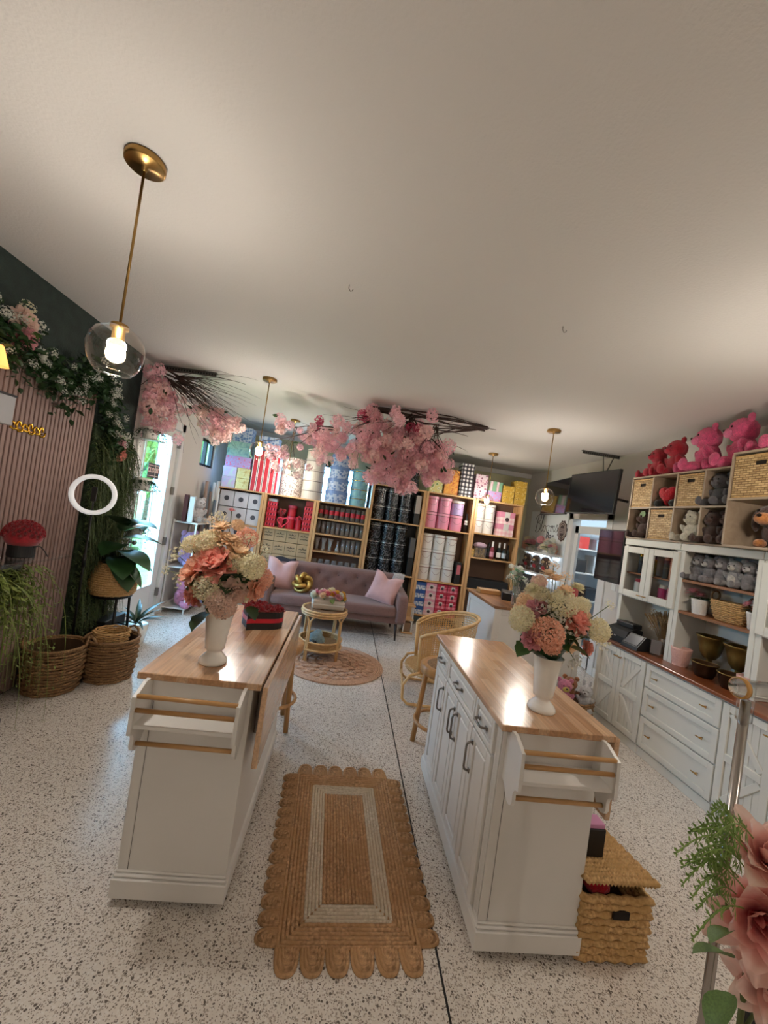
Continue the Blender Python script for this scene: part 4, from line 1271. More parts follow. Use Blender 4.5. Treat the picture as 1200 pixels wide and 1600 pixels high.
MB().lathe([(0, 0), (.05, 0), (.045, .1), (.05, .2), (0, .24)], 16).o('core', M_REDB, t)
# clear glass
def glass_piece(name, prof, loc, label, group, band=None):
    t = thing(name, label, 'vase', loc, 0, group)
    inner = [(max(r - .0035, .0005), z + (.004 if i == 0 else 0)) for i, (r, z) in enumerate(prof)]
    MB().lathe([(0, prof[0][1])] + prof + inner[::-1] + [(0, prof[0][1] + .006)], 20, cap=False).o('glass_body', M_VASEG, t, smooth=True)
    if band:
        MB().lathe([(prof[0][0] + .001, band[0]), (prof[0][0] + .001, band[1])], 20, cap=False).o('red_band', mat('red_band', '#c22536', .45), t, smooth=True)
for k in range(9):
    glass_piece('cylinder_vase', [(.036, 0), (.036, .205)], (-.455 + k * .087, 6.52, 1.5065), 'clear cylinder vase with red band, %s from left on the top vase shelf' % ORD[k], 'red banded cylinder vases', (.07, .14))
for k in range(10):
    glass_piece('tall_glass', [(.03, 0), (.034, .2)], (-.46 + k * .079, 6.52, 1.2565), 'plain tall clear glass, %s from left on the second vase shelf' % ORD[k], 'plain tall glasses')
for k in range(3):
    glass_piece('flared_vase', [(.035, 0), (.022, .05), (.03, .13), (.048, .21)], (-.44 + k * .105, 6.5, .9765), 'flared clear glass vase, %s from left on the third vase shelf' % ORD[k], 'flared glass vases')
glass_piece('bud_vase', [(.03, 0), (.036, .05), (.014, .1), (.012, .17), (.02, .18)], (-.11, 6.5, .9765), 'narrow necked clear bud vase in the middle of the third vase shelf', None)
for k in range(4):
    glass_piece('tall_vase', [(.034, 0), (.034, .225)], (-.02 + k * .08, 6.53, .9765), 'straight clear vase, %s of four at the right of the third vase shelf' % ORD[k], 'straight vases on the third shelf')
for k in range(7):
    glass_piece('round_bowl', [(.025, 0), (.045, .03), (.05, .07), (.038, .12), (.042, .135)], (-.45 + k * .108, 6.5, .7015), 'round clear glass bowl, %s from left on the lowest vase shelf' % ORD[k], 'round glass bowls')
# hat boxes
def hatbox(loc, r, h, body, lid, label, group, band=None, lh=.045, handle=None):
    t = thing('hat_box', label, 'box', loc, 0, group)
    inst('box_body', cached(('hb', r, h, body.name), lambda: MB().lathe([(0, 0), (r - .003, 0), (r, .003), (r, h - lh), (0, h - lh)], 32).mesh('box_body', body, False)), t)
    inst('lid', cached(('hl', r, h, lid.name), lambda: MB().lathe([(r + .0035, h - lh - .004), (r + .0045, h - lh), (r + .0045, h - .004), (r + .001, h), (0, h)], 32, cap=False).mesh('lid', lid, False)), t)
    if band is not None:
        inst('band', cached(('hbd', r, h, band.name), lambda: MB().lathe([(r + .006, h - lh - .004), (r + .0065, h - lh - .001), (r + .006, h - lh + .006), (r, h - lh + .006)], 32, cap=False).mesh('band', band, True)), t)
    if handle is not None:
        inst('cord_handle', cached(('hh', r, h), lambda: MB().tube([(r * math.sin(a) * 1.03, -r * math.cos(a) * 1.03, h * .62 - .05 * math.cos(a / .7 * PI / 2)) for a in [-.7 + .1 * k for k in range(15)]], .0025, 5).mesh('cord_handle', handle)), t)
    return t
M_BMARB = mat_pat('black_marbled_card', 'vein', '#1b1b1d', '#8d8d90', '#2e2e31', 9.0, .25)
M_SILV = mat('silver_band', '#bdbcbc', .3, .9)
for c in range(3):
    for r, z in enumerate((1.884, 1.616)):
        hatbox((.475 + c * .215, 6.54, z), .103, .262, M_BMARB, M_BMARB, 'black marbled hat box, upper section, %s row, %s from left' % (ORD[r], ORD[c]), 'black marbled hat boxes', M_SILV)
    for r, z in enumerate((1.3, 1.031, .761)):
        hatbox((.475 + c * .215, 6.54, z), .103, .264, M_BMARB, M_BMARB, 'black marbled hat box, lower section, %s row, %s from left' % (ORD[r], ORD[c]), 'black marbled hat boxes', M_SILV)
rectbox('tall_carton', mat('pearl_carton', '#b9aca2', .4), .085, .2, .30, (1.115, 6.54, 1.80), 'tall pearly carton standing right of the upper black hat boxes', 'box', None)
rectbox('tall_carton', M_BLACK, .09, .2, .184, (1.115, 6.54, 1.6155), 'small black carton under the tall pearly carton', 'box', None)
rectbox('tall_carton', mat('grey_carton', '#5d5957', .5), .085, .2, .33, (1.115, 6.54, 1.06), 'tall grey carton right of the lower black hat boxes', 'box', None)
rectbox('tall_carton', M_BLACK, .09, .2, .298, (1.115, 6.54, .7605), 'black carton under the tall grey carton', 'box', None)
M_PKB = mat('pink_lacquer_card', '#dc8fa8', .35)
M_PKL = mat('pink_card_lid', '#e29db3', .35)
M_WHB = mat('white_lacquer_card', '#d9d5d0', .35)
M_WHL = mat('white_card_lid', '#dedad5', .35)
M_LIL = mat('lilac_card', '#b7a2d0', .4)
M_ROSEG = mat('rose_gold_band', '#8e6c66', .35, .6)
for c in range(3):
    for r, z in enumerate((1.872, 1.606)):
        wl = (c == 2 and r == 0)
        hatbox((1.355 + c * .222, 6.54, z), .106, .24 if wl else .26, M_LIL if wl else M_PKB, M_WHL if wl else M_PKL, 'lilac and white hat box at the right of the top pink row' if wl else 'pink hat box, %s row, %s from left' % (ORD[r], ORD[c]), 'pink hat boxes', M_ROSEG, handle=M_ROSEG)
    for r, z in enumerate((1.25, .993, .736)):
        hatbox((1.36 + c * .205, 6.54, z), .0985, .252, M_WHB, M_WHL, 'white hat box in the pink bookcase, %s row, %s from left' % (ORD[r], ORD[c]), 'white hat boxes', M_ROSEG, handle=M_ROSEG)
t = thing('wrapped_bottle', 'dark tapered bottle leaning right of the pink hat boxes', 'bottle', (1.945 + .03, 6.5, 1.6055))
MB().lathe([(0, 0), (.032, 0), (.034, .16), (.028, .2), (.014, .26), (.013, .32), (0, .32)], 20).o('bottle_body', M_BLACK, t, smooth=True)
MB().lathe([(.0348, .13), (.0355, .14), (.030, .2), (.0295, .2)], 20, cap=False).o('label_band', M_WHB, t, smooth=True)
t = thing('doll_carton', 'slim dark carton with a pink window beside the white hat boxes', 'box', (1.935, 6.52, .7355))
MB().box(-.045, .045, -.1, .1, 0, .36, .004).o('box_body', M_BLACK, t)
MB().box(-.03, .03, -.103, -.1, .16, .32).o('window_panel', mat('pink_window_print', '#c46a72', .4), t)
M_NAVY = mat('cobalt_card', '#27539a', .45)
M_BLUEF = mat_pat('blue_floral_card', 'floral', '#d7dde4', '#4f79b5', '#9fb6d6', 30, .45)
M_PCHK = mat_pat('pink_check_card', 'check', '#e8b3bd', '#f0dcd9', '#ecc8cb', 28, .45)
M_RCHK = mat_pat('red_check_card', 'check', '#c22a48', '#e58fa0', '#d55f77', 28, .45)
M_RUBY = mat('ruby_card', '#b01b3b', .4)
M_DSEAL = mat('dark_seal', '#3f2e33', .5)
for c, (bm_, lm_, nm, sl_) in enumerate(((M_BLUEF, M_NAVY, 'cobalt lidded floral', None), (M_PCHK, M_PKL, 'pink checked', M_DSEAL), (M_RCHK, M_RUBY, 'ruby and pink checked', M_WHB), (M_RCHK, M_RUBY, 'bright ruby checked', M_WHB))):
    for r in range(4):
        t = rectbox('small_gift_box', bm_, .176, .2, .132, (1.348 + c * .183, 6.53, .166 + (3 - r) * .1335), '%s gift box, %s row down in %s column' % (nm, ORD[r], ORD[c]), 'box', 'small square gift boxes', lid=lm_, lidh=.062 if c == 0 else .05)
        if sl_ is not None:
            MB().box(-.03, .03, -.1035, -.0995, .05, .105, .001).o('gift_tag', M_WHB, t)
            MB().lathe([(0, 0), (.024, 0), (.024, .002), (0, .002)], 18, mx=TR((0, -.1035, .06), (PI / 2, 0, 0))).o('round_seal', M_DSEAL, t)
for c in range(2):
    for r, z in enumerate((1.886, 1.6365)):
        hatbox((2.185 + c * .182, 6.54, z), .088, .245, M_WHB, M_WHL, 'white hat box in the right end bookcase, %s row, %s from left' % (ORD[r], ORD[c]), 'white hat boxes', M_ROSEG, handle=M_ROSEG)
for r in range(2):
    t = rectbox('checked_gift_box', M_PCHK, .27, .2, .205, (2.645, 6.53, 1.636 + r * .206), 'pink checked gift box, %s one of the two beside white hat boxes' % ('lower', 'upper')[r], 'box', None, lid=M_PKB, lidh=.09)
    MB().box(-.045, .045, -.1035, -.0995, .1, .206, .001).o('gift_tag', M_WHB, t)
    if r: MB().lathe([(0, 0), (.035, 0), (.035, .002), (0, .002)], 20, mx=TR((0, -.1045, .08), (PI / 2, 0, 0))).o('round_seal', M_DSEAL, t)
# bottles and jar
def bottle(loc, body, foil, lab_m, label, h=.29, r=.036):
    t = thing('wine_bottle', label, 'bottle', loc, 0, 'wine bottles')
    MB().lathe([(0, 0), (r, 0), (r, h * .52), (r * .9, h * .58), (r * .4, h * .7), (r * .36, h), (0, h)], 20).o('bottle_body', body, t, smooth=True)
    MB().lathe([(r * .44, h * .68), (r * .42, h * .99), (0, h)], 16, cap=False).o('foil', foil, t, smooth=True)
    MB().lathe([(r + .001, h * .14), (r + .001, h * .42)], 20, cap=False).o('bottle_label', lab_m, t, smooth=True)
M_DGL = mat('dark_bottle_glass', '#15201d', .12)
M_RGL = mat('rose_bottle_glass', '#8a3b45', .12)
bottle((2.425, 6.5, 1.226), M_DGL, M_BLACK, M_BLACK, 'dark wine bottle directly right of the nut jar', .27)
bottle((2.475, 6.46, 1.226), M_RGL, M_CERAM, mat('pink_label', '#d893a4', .5), 'rose wine bottle with white foil and pink label', .30)
bottle((2.60, 6.48, 1.226), M_DGL, M_WHB, M_CERAM, 'dark wine bottle with white label, left of the pair', .30)
bottle((2.69, 6.48, 1.226), M_DGL, M_WHB, mat('sky_label', '#b9c9d6', .5), 'dark wine bottle with pale blue label, right of the pair', .30)
bottle((2.77, 6.52, 1.226), M_DGL, M_BLACK, M_BLACK, 'dark wine bottle at the right end of the bottle shelf', .27)
t = thing('nut_jar', 'glass jar of golden sweets with lilac cloth on top', 'jar', (2.27, 6.5, 1.226))
MB().box(-.1, .1, -.07, .07, 0, .165, .006).o('glass_body', M_VASEG, t)
q = random.Random(4)
nm = MB()
for k in range(150): nm.ball((q.uniform(-.085, .085), q.uniform(-.058, .058), q.uniform(.014, .15)), .0125, 1)
tag(nm.o('golden_sweets', mat('golden_sweet', '#c79a4c', .35, .3, var=.3, vs=90), t), kind='stuff')
MB().ball((0, 0, .205), (.115, .085, .05), 3, .18).o('cloth_bag', mat('lilac_cloth', '#b99fae', .8), t, smooth=True)
rectbox('gold_box', mat_pat('gold_print_card', 'floral', '#d2a95c', '#8a6a30', '#e6cf96', 50), .075, .1, .13, (2.13, 6.5, 1.226), 'small gold printed box left of the nut jar', 'box', None)
rectbox('storage_bin', mat('black_fabric', '#1a191b', .8), .7, .28, .16, (2.47, 6.56, .7005), 'low black storage bin on the lower right shelf', 'box', None)

# ------------------------------------------------------------------ gift boxes stacked on top of the bookcases
def stack(x, y, w, d, hs, z, mats, names, group, rnd_=False, lids=None):
    for k, h in enumerate(hs):
        m = mats[k % len(mats)]
        lab = names if isinstance(names, str) else names[k]
        if isinstance(names, str): lab = names % ORD[k]
        if rnd_: hatbox((x, y, z), w / 2, h - .0015, m, (lids or mats)[k % len(lids or mats)], lab, group, lh=min(.05, h * .3))
        else: rectbox('stacked_gift_box', m, w, d, h - .0015, (x, y, z), lab, 'box', group, lid=(lids or mats)[k % len(lids or mats)], lidh=min(.05, h * .3))
        z += h
ZA, ZB = 1.776, 2.196
M_IRI = mat_pat('iridescent_card', 'noise', '#b8d4f0', '#d8c9ee', '#c4ecdf', 9, .25)
M_GOLDC = mat_pat('gold_foil_card', 'noise', '#c9a75c', '#e6cf8f', '#b58f45', 14, .25, .5)
M_AQUA = mat_pat('aqua_card', 'noise', '#7fb7bb', '#a5d0cf', '#6fa3b2', 10, .35)
M_PNKP = mat_pat('pink_print_card', 'floral', '#c69ad0', '#e07fa5', '#9fb7e6', 18, .4)
M_TOILE = mat_pat('blue_toile_card', 'floral', '#b9c6dc', '#5f7db4', '#8aa3cd', 22, .45)
M_TOILB = mat('blue_band', '#6f8bc0', .45)
G = 'gift boxes stacked on top of the bookcases'
stack(-1.965, 6.58, .21, .26, (.17, .165), ZA, (M_IRI, M_IRI), 'pale blue iridescent box, %s up in the stack by the small window', G)
stack(-1.75, 6.58, .205, .26, (.17, .165), ZA, (M_GOLDC, M_GOLDC), 'gold foil box, %s up, beside the iridescent boxes', G)
stack(-1.86, 6.59, .40, .26, (.175,), ZA + .336, (M_PNKP,), 'pink printed box lying across the iridescent and gold boxes%.0s', G)
stack(-1.88, 6.59, .36, .25, (.12, .115), ZA + .512, (M_AQUA, M_AQUA), 'aqua box, %s up, on the pink printed box', G)
stack(-1.86, 6.59, .30, .24, (.12, .12), ZA + .748, (M_TOILE,), 'blue toile box, %s up, near the ceiling at the far left', G)
M_STR = mat_pat('red_white_stripe_card', 'stripe', '#cf3340', '#efe3df', '#2f2b2c', 22, .4)
stack(-1.425, 6.58, .42, .28, (.22, .22, .22), ZA, (M_STR,), 'red and white striped box, %s up in its stack', G)
stack(-1.44, 6.6, .32, .24, (.12, .12), ZA + .661, (M_TOILE,), 'blue toile box, %s up, on the red striped stack', G)
M_FLOR = mat_pat('ditsy_floral_card', 'floral', '#d6cfc8', '#8a8480', '#b79a95', 34, .5)
hatbox((-1.0, 6.57, ZA), .178, .62, M_FLOR, M_FLOR, 'tall cream ditsy floral round box on the second bookcase', G)
M_CRB = mat('cream_card', '#cfc6bb', .5)
M_DKL = mat('taupe_band', '#6d6259', .5)
for k in range(5):
    r = .17 - .004 * k
    hatbox((-.655, 6.57, ZA + k * .163), r, .1615, M_CRB, M_CRB, 'cream round box with taupe band, %s up in its tall stack' % ORD[k], G, M_DKL, .03)
for k in range(4):
    hatbox((-.25, 6.58, ZA + k * .2), .185 - .012 * k, .1985, M_TOILE, M_TOILB, 'blue toile round box, %s up in its stack' % ORD[k], G, None, .05)
M_AQG = mat_pat('aqua_watercolour_card', 'noise', '#6ea6cf', '#8cc3c9', '#5f93c4', 9, .4)
for k in range(4):
    hatbox((.11, 6.58, ZA + k * .15), .14, .1485, M_AQG, M_AQG, 'aqua watercolour round box with gold band, %s up in its stack' % ORD[k], G, M_GOLD, .03)
for k in range(2):
    hatbox((.62 + k * .32, 6.58, ZB), .15, .36, M_BMARB, M_BMARB, 'large black marbled hat box on top of the tall bookcase, %s of two' % ('left', 'right')[k], G, M_SILV)
M_YFL = mat_pat('yellow_floral_card', 'floral', '#d7cf86', '#7f9a54', '#f0ecd0', 17, .5)
rectbox('stacked_gift_box', M_YFL, .22, .24, .21, (1.37, 6.58, ZB), 'yellow green floral box at the left of the orange stack', 'box', G, lid=M_YFL)
M_ORA = mat_pat('orange_print_card', 'noise', '#d9792e', '#eab04f', '#c2452f', 12, .45)
stack(1.625, 6.58, .235, .24, (.105, .105, .105, .105), ZB, (M_ORA,), 'orange printed box, %s up in its stack', G)
M_GING = mat_pat('black_gingham_card', 'check', '#1d1c20', '#e7e4e0', '#5b5860', 32, .5)
stack(1.875, 6.58, .22, .24, (.20, .20, .165), ZB, (M_GING,), 'black and white gingham box, %s up in its stack', G)
M_PFL = mat_pat('rose_floral_card', 'floral', '#d9c6cc', '#7c5568', '#c98aa0', 26, .5)
stack(2.13, 6.58, .215, .24, (.22, .2), ZB, (M_PFL,), 'rose floral box, %s up in its stack', G)
M_GRS = mat_pat('green_pink_card', 'stripe', '#7fae8d', '#e3a9bd', '#dfe6df', 18, .5)
stack(2.385, 6.58, .235, .24, (.17, .17), ZB, (M_PNKP, M_GRS), ('pastel printed box under the green and pink striped box', 'green and pink striped box left of the yellow boxes'), G)
M_YEL = mat_pat('yellow_gold_print_card', 'floral', '#cda43f', '#a8842f', '#e6c873', 17, .45)
stack(2.62, 6.58, .2, .24, (.1, .1, .1), ZB, (M_YEL,), 'yellow printed box, %s up in the left yellow stack', G)
stack(2.83, 6.58, .2, .24, (.1, .1, .1, .11), ZB, (M_YEL,), 'yellow printed box, %s up in the right yellow stack', G)

# ------------------------------------------------------------------ left wall greenery
def garland(name, label, path, n_leaf, n_fl, spread, seed, fl=M_WHITEF):
    q = random.Random(seed)
    t = thing(name, label, 'garland', path[0])
    P0 = Vector(path[0]); P = [Vector(p) - P0 for p in path]
    def at(u):
        u *= len(P) - 1; i = min(int(u), len(P) - 2)
        return P[i].lerp(P[i + 1], u - i)
    MB().tube([at(k / 40) + Vector((0, 0, .01 * math.sin(k))) for k in range(41)], .006, 6).o('vine', M_STEM, t, smooth=True)
    mb = MB()
    lm = leaf_mesh('tmp', None, .36, .1, .2, 0, 3)
    LV = [v.co.copy() for v in lm.vertices]; LF = [tuple(p.vertices) for p in lm.polygons]
    bpy.data.meshes.remove(lm)
    for k in range(n_leaf):
        p = at(q.random()) + Vector((abs(q.gauss(0, .035)), q.gauss(0, spread * .7), q.gauss(0, spread)))
        mx = TR(p, (q.uniform(-.8, .8), q.uniform(-.5, .9), q.random() * 6.3), q.uniform(.035, .07))
        mb.add(LV, LF, mx)
    tag(mb.o('leaves', M_LEAFD if seed % 2 else M_LEAF, t), kind='stuff')
    for k in range(n_fl):
        p = at(q.random()) + Vector((.05 + abs(q.gauss(0, .02)), q.gauss(0, spread * .7), q.gauss(0, spread)))
        inst('blossom', SPR(fl, k % 3), t, p, (0, 1.2 + q.uniform(-.5, .5), q.uniform(-.8, .8)), q.uniform(.022, .036))
    return t
WF = WX + .07
garland('flower_garland', 'leafy garland with small white flowers along the top of the slat panel', [(WF, 2.35, 2.44), (WF, 2.65, 2.36), (WF, 2.95, 2.30), (WF, 3.15, 2.27), (WF, 3.3, 2.42), (WF, 3.55, 2.42)], 900, 34, .085, 3)
garland('flower_garland', 'leafy garland with white flowers hanging down the right edge of the slats', [(WF, 3.5, 2.44), (WF, 3.62, 2.32), (WF, 3.68, 2.15), (WF, 3.76, 2.05), (WF, 3.82, 1.9)], 520, 30, .075, 5)
def wall_cluster(label, P, items, seed):
    q = random.Random(seed)
    t = thing('flower_cluster', label, 'flowers', P, 0, 'flower clusters on the green wall')
    for k, m, d, r in items:
        bloom(k, m, d, r, t, (-.25, 0, 0), q)
    for k in range(9):
        a = q.random() * 6.3
        inst('leaf', LEAF(M_LEAF2, .35), t, (.0, .05 * math.cos(a), .05 * math.sin(a)), (a, -.3, q.uniform(-.5, .5) + (0 if math.cos(a) > 0 else 0)), .1)
    MB().ball((0, 0, 0), (.03, .07, .09), 2, .3).o('foliage_core', M_LEAFD, t)
wall_cluster('blush peonies and white rose cluster high on the dark green wall', (WX + .05, 2.68, 2.50), [('P', M_BLUSH, (.06, .0, .06), .085), ('P', M_PINKF, (.06, .01, -.05), .085), ('P', M_WHITEF, (.05, .16, -.12), .06), ('S', M_WHITEF, (.04, .12, .07), .05), ('S', M_CREAMF, (.03, .02, .15), .05)], 1)
wall_cluster('two pink peonies with small white flowers at the slat panel edge', (WX + .05, 3.86, 1.96), [('P', M_PINKF, (.06, -.02, .03), .085), ('P', M_CORAL, (.06, .03, -.09), .07), ('S', M_WHITEF, (.05, .09, .1), .05), ('S', M_WHITEF, (.04, -.07, .12), .05)], 2)

def strands(name, label, cat, origin_fn, n, seed, m, width=.006, leaflets=True, parent=None, lscale=.03):
    """hanging grass or fern strands as one plant"""
    q = random.Random(seed)
    mb = MB()
    for k in range(n):
        p, d, L = origin_fn(q)
        p = Vector(p); d = Vector(d).normalized()
        v = d * L * .45
        pts = []
        ns = 9
        g = Vector((0, 0, -L))
        for i in range(ns + 1):
            u = i / ns
            pts.append(p + v * (1 - (1 - u) ** 2) * .9 + g * u * u * .85 + Vector((0, 0, -.25 * L * u)))
        side = Vector((q.gauss(0, 1), q.gauss(0, 1), 0)).normalized()
        vs = []; fs = []
        for i, c in enumerate(pts):
            w = width * (1 - .8 * i / ns)
            vs += [c - side * w, c + side * w]
        for i in range(ns): fs.append((2 * i, 2 * i + 1, 2 * i + 3, 2 * i + 2))
        mb.add(vs, fs)
        if leaflets:
            for i in range(1, ns + 1):
                for sg_ in (-1, 1):
                    c = pts[i]; l = lscale * (1.25 - i / ns) * q.uniform(.8, 1.3)
                    e = (side * sg_ + Vector((0, 0, -.5)) + rv(q) * .35).normalized()
                    n_ = e.cross(Vector((0, 0, 1))).normalized() * l * .2
                    mb.add([c, c + e * l * .5 + n_, c + e * l, c + e * l * .5 - n_], [(0, 1, 2, 3)])
    o = mb.o(name, m, parent)
    return o
def moss_fn(q):
    y = q.uniform(3.58, 4.18); z = q.uniform(.35, 2.05) if q.random() < .75 else q.uniform(1.2, 2.0)
    return (WX + .02, y, z), (1, q.uniform(-.6, .6), q.uniform(-.2, .3)), q.uniform(.15, .42)
tg = thing('hanging_grass', 'wispy green grass drape covering the wall right of the slats', 'plant', (0, 0, 0))
tag(strands('grass_blades', '', '', moss_fn, 900, 21, M_GRASS, .004, True, tg, .035), kind='stuff')
MB().box(WX + .008, WX + .03, 3.58, 4.19, .25, 2.1, .004).o('moss_backing', mat('moss_mat', '#2f3d22', .95, var=.5, vs=30, bmp=1.0, bs=60), tg)

# clear acrylic shelf, rose box and fern
ash = thing('acrylic_shelf', 'clear acrylic wall shelf in front of the slat panel', 'shelf', (WX + .034, 2.70, 1.055))
M_ACR = mat_glass('acrylic', (.93, .95, .95), 1.0, .05, 1.5)
MB().box(0, .36, -.30, .26, 0, .018, .003).o('shelf_board', M_ACR, ash)
for y in (-.22, .18): MB().prism([(0, 0), (.22, 0), (0, -.14)], -.004, .004, mx=Matrix(((1, 0, 0, 0), (0, 0, 1, y), (0, 1, 0, 0), (0, 0, 0, 1)))).o('bracket', M_ACR, ash)
rb = thing('rose_hat_box', 'black round box topped with a dome of red roses on the acrylic shelf', 'flower box', (-2.02, 2.70, 1.0735)); rb.scale = (.8, .8, 1.0)
MB().lathe([(0, 0), (.085, 0), (.088, .004), (.088, .14), (0, .14)], 32).o('box', M_BLACK, rb, smooth=False)
MB().ball((0, 0, .135), (.125, .125, .085), 3).o('dome', M_RED, rb, smooth=True)
for k in range(70):
    z = 1 - (k + .5) / 70 * .98; a = k * 2.39996; r_ = math.sqrt(1 - z * z)
    d = Vector((r_ * math.cos(a), r_ * math.sin(a), z))
    inst('rose', ROSE(M_RED, 1), rb, (d.x * .122, d.y * .122, .135 + d.z * .085), look(d), .022)
MB().tube([(.088, -.01, .07), (.12, .02, .075), (.14, .04, .05), (.16, .06, .01)], .004, 6).o('ribbon', M_BLACK, rb, smooth=True)
def fern_fn(q):
    return (-2.1 + q.uniform(-.1, .12), 2.62 + q.uniform(-.22, .16), 1.0 + q.uniform(-.12, .02)), (q.uniform(-.3, .6), q.uniform(-.8, .4), q.uniform(0, .5)), q.uniform(.45, .85)
fe = thing('hanging_fern', 'large trailing yellow green fern hanging under the acrylic shelf', 'plant', (0, 0, 0))
tag(strands('fronds', '', '', fern_fn, 230, 33, mat('fern_green', '#727f3a', .6, var=.45, vs=16), .004, True, fe, .055), kind='stuff')
MB().lathe([(0, 0), (.09, 0), (.11, .12), (.1, .12), (0, .1)], 20, c=(-2.1, 2.66, .92)).o('pot', M_BLACK, fe, smooth=True)
# flower pot stand under the fern keeps it off the floor
MB().tube([(-2.1, 2.66, 0), (-2.1, 2.66, .93)], .012, 8).lathe([(.0, 0), (.12, 0), (.12, .012), (0, .014)], 24, c=(-2.1, 2.66, 0)).o('stand', M_IRON, fe, smooth=True)

# wicker floor baskets
def wicker(name, r0, r1, h, rows, m, seed=0, n=44, bulge=0.0):
    q = random.Random(seed)
    mb = MB()
    for k in range(rows):
        u = (k + .5) / rows
        r = r0 + (r1 - r0) * u + bulge * math.sin(PI * u)
        z = h * u
        wob = lambda i: r + .0065 * math.sin((i / 2 + k) * PI)
        mb.tube([(wob(i) * math.cos(2 * PI * i / n), wob(i) * math.sin(2 * PI * i / n), z + q.uniform(-.0015, .0015)) for i in range(n)], h / rows * .46, 6, closed=True)
    for i in range(0, n, 2):
        a = 2 * PI * i / n
        mb.tube([((r0 + (r1 - r0) * u + bulge * math.sin(PI * u) - .002) * math.cos(a), (r0 + (r1 - r0) * u + bulge * math.sin(PI * u) - .002) * math.sin(a), h * u) for u in (0, .25, .5, .75, 1)], .004, 4)
    return mb.mesh(name, m, True)
def floor_basket(label, loc, rz, seed, inner):
    t = thing('wicker_basket', label, 'basket', loc, rz, 'brown wicker floor baskets')
    inst('weave', wicker('weave', .165, .185, .33, 15, M_WICK, seed, n=36, bulge=.012), t)
    MB().lathe([(.0, .004), (.16, .004), (.18, .32), (.172, .32), (.15, .015), (0, .012)], 32).o('lining', mat('basket_inside', '#4a331d', .9), t)
    MB().tube([(.19 * math.cos(2 * PI * i / 44), .19 * math.sin(2 * PI * i / 44), .333) for i in range(44)], .012, 8, closed=True).o('rim', M_WICK, t, smooth=True)
    for s in (-1, 1):
        MB().tube([(s * .19, -.06, .33), (s * .195, -.045, .365), (s * .195, 0, .385), (s * .195, .045, .365), (s * .19, .06, .33)], .010, 8).o('handle', M_WICK, t, smooth=True)
    if inner:
        inst('inner_weave', wicker('inner_weave', .11, .13, .12, 7, M_WICKL, seed + 1), t, (.0, .02, .27))
        MB().lathe([(0, .30), (.115, .30), (.12, .31), (0, .31)], 24).o('inner_base', mat('basket_inside', '#4a331d'), t)
floor_basket('brown wicker basket with braided handles under the hanging fern', (-2.055, 3.22, 0), .4, 1, False)
floor_basket('brown wicker basket holding a smaller basket, beside the planter stand', (-1.80, 3.50, 0), 1.2, 2, True)

# ring light on its stand
rl = thing('ring_light', 'white ring light on a thin black tripod stand', 'lamp', (-2.075, 3.42, 0))
MB().tube([(.148 * math.cos(2 * PI * k / 48), -.0, .148 * math.sin(2 * PI * k / 48)) for k in range(48)], .019, 10, closed=True).o('ring', mat('ring_diffuser', '#efeeee', .5, emit='#ffffff', es=.25), rl, (.0, -.015, 1.495), (0, 0, .3), True)
MB().tube([(0, 0, .02), (0, 0, 1.34)], .009, 8).o('pole', M_IRON, rl, smooth=True)
MB().tube([(0, 0, .9), (0, 0, 1.0)], .014, 10).o('collar', M_IRON, rl, smooth=True)
MB().box(-.02, .02, -.012, .0, 1.44, 1.56, .002).tube([(0, 0, 1.31), (0, 0, 1.4), (0, -.005, 1.5)], .006, 6).o('phone_clamp', M_BLACK, rl)
for k in range(3):
    a = .3 + k * 2 * PI / 3
    MB().tube([(0, 0, .22), (.13 * math.cos(a), .13 * math.sin(a), .006)], .007, 6).o('leg', M_IRON, rl, smooth=True)

# planter stand and fiddle leaf plant
ps = thing('plant_stand', 'tall black metal plant stand with a tray behind the wicker baskets', 'plant stand', (-2.06, 3.86, 0))
for k in range(4):
    a = PI / 4 + k * PI / 2
    MB().tube([(.15 * math.cos(a), .15 * math.sin(a), .60), (.185 * math.cos(a), .185 * math.sin(a), 0)], .012, 8).o('leg', M_IRON, ps, smooth=True)
MB().lathe([(0, .575), (.165, .575), (.17, .60), (.162, .60), (.16, .585), (0, .585)], 32).o('tray', M_IRON, ps)
MB().lathe([(0, .27), (.13, .27), (.13, .282), (0, .282)], 28).tube([(.165 * math.cos(2 * PI * k / 32), .165 * math.sin(2 * PI * k / 32), .275) for k in range(32)], .006, 6, closed=True).o('lower_tray', M_IRON, ps)
fp = thing('fiddle_leaf_plant', 'broad leaved green plant in a honey coloured wicker pot on the black stand', 'plant', (-2.06, 3.86, .602))
prof = [(.165, 0), (.185, .04), (.185, .1), (.16, .2), (.13, .27)]
wk = MB()
for k in range(15):
    u = k / 14; z = .008 + u * .265
    r = next(a[0] + (b_[0] - a[0]) * (z - a[1]) / (b_[1] - a[1]) for a, b_ in zip(prof, prof[1:] + [(.13, .4)]) if a[1] <= z <= b_[1] + 1e-6)
    wk.tube([((r + .004 * (1 if (i + k) % 2 else -1)) * math.cos(2 * PI * i / 44), (r + .004 * (1 if (i + k) % 2 else -1)) * math.sin(2 * PI * i / 44), z) for i in range(44)], .0115, 5, closed=True)
wk.o('wicker_pot', M_WICKL, fp, smooth=True)
MB().lathe([(0, .005), (.15, .005), (.17, .06), (.115, .265), (.105, .265), (.0, .23)], 28).o('pot_liner', mat('potting_soil', '#241c15', .95), fp)
q = random.Random(12)
MB().tube([(0, 0, .22), (.01, -.01, .4), (.03, -.02, .62)], [.014, .011, .007], 8).tube([(.01, 0, .3), (.06, .02, .5)], .006, 6).o('stem', M_STEM, fp, smooth=True)
fl_m = leaf_mesh('leaf', mat('glossy_dark_leaf', '#2c4a27', .28, var=.25, vs=6, spec=.6), .40, .08, .35, 0, 8)
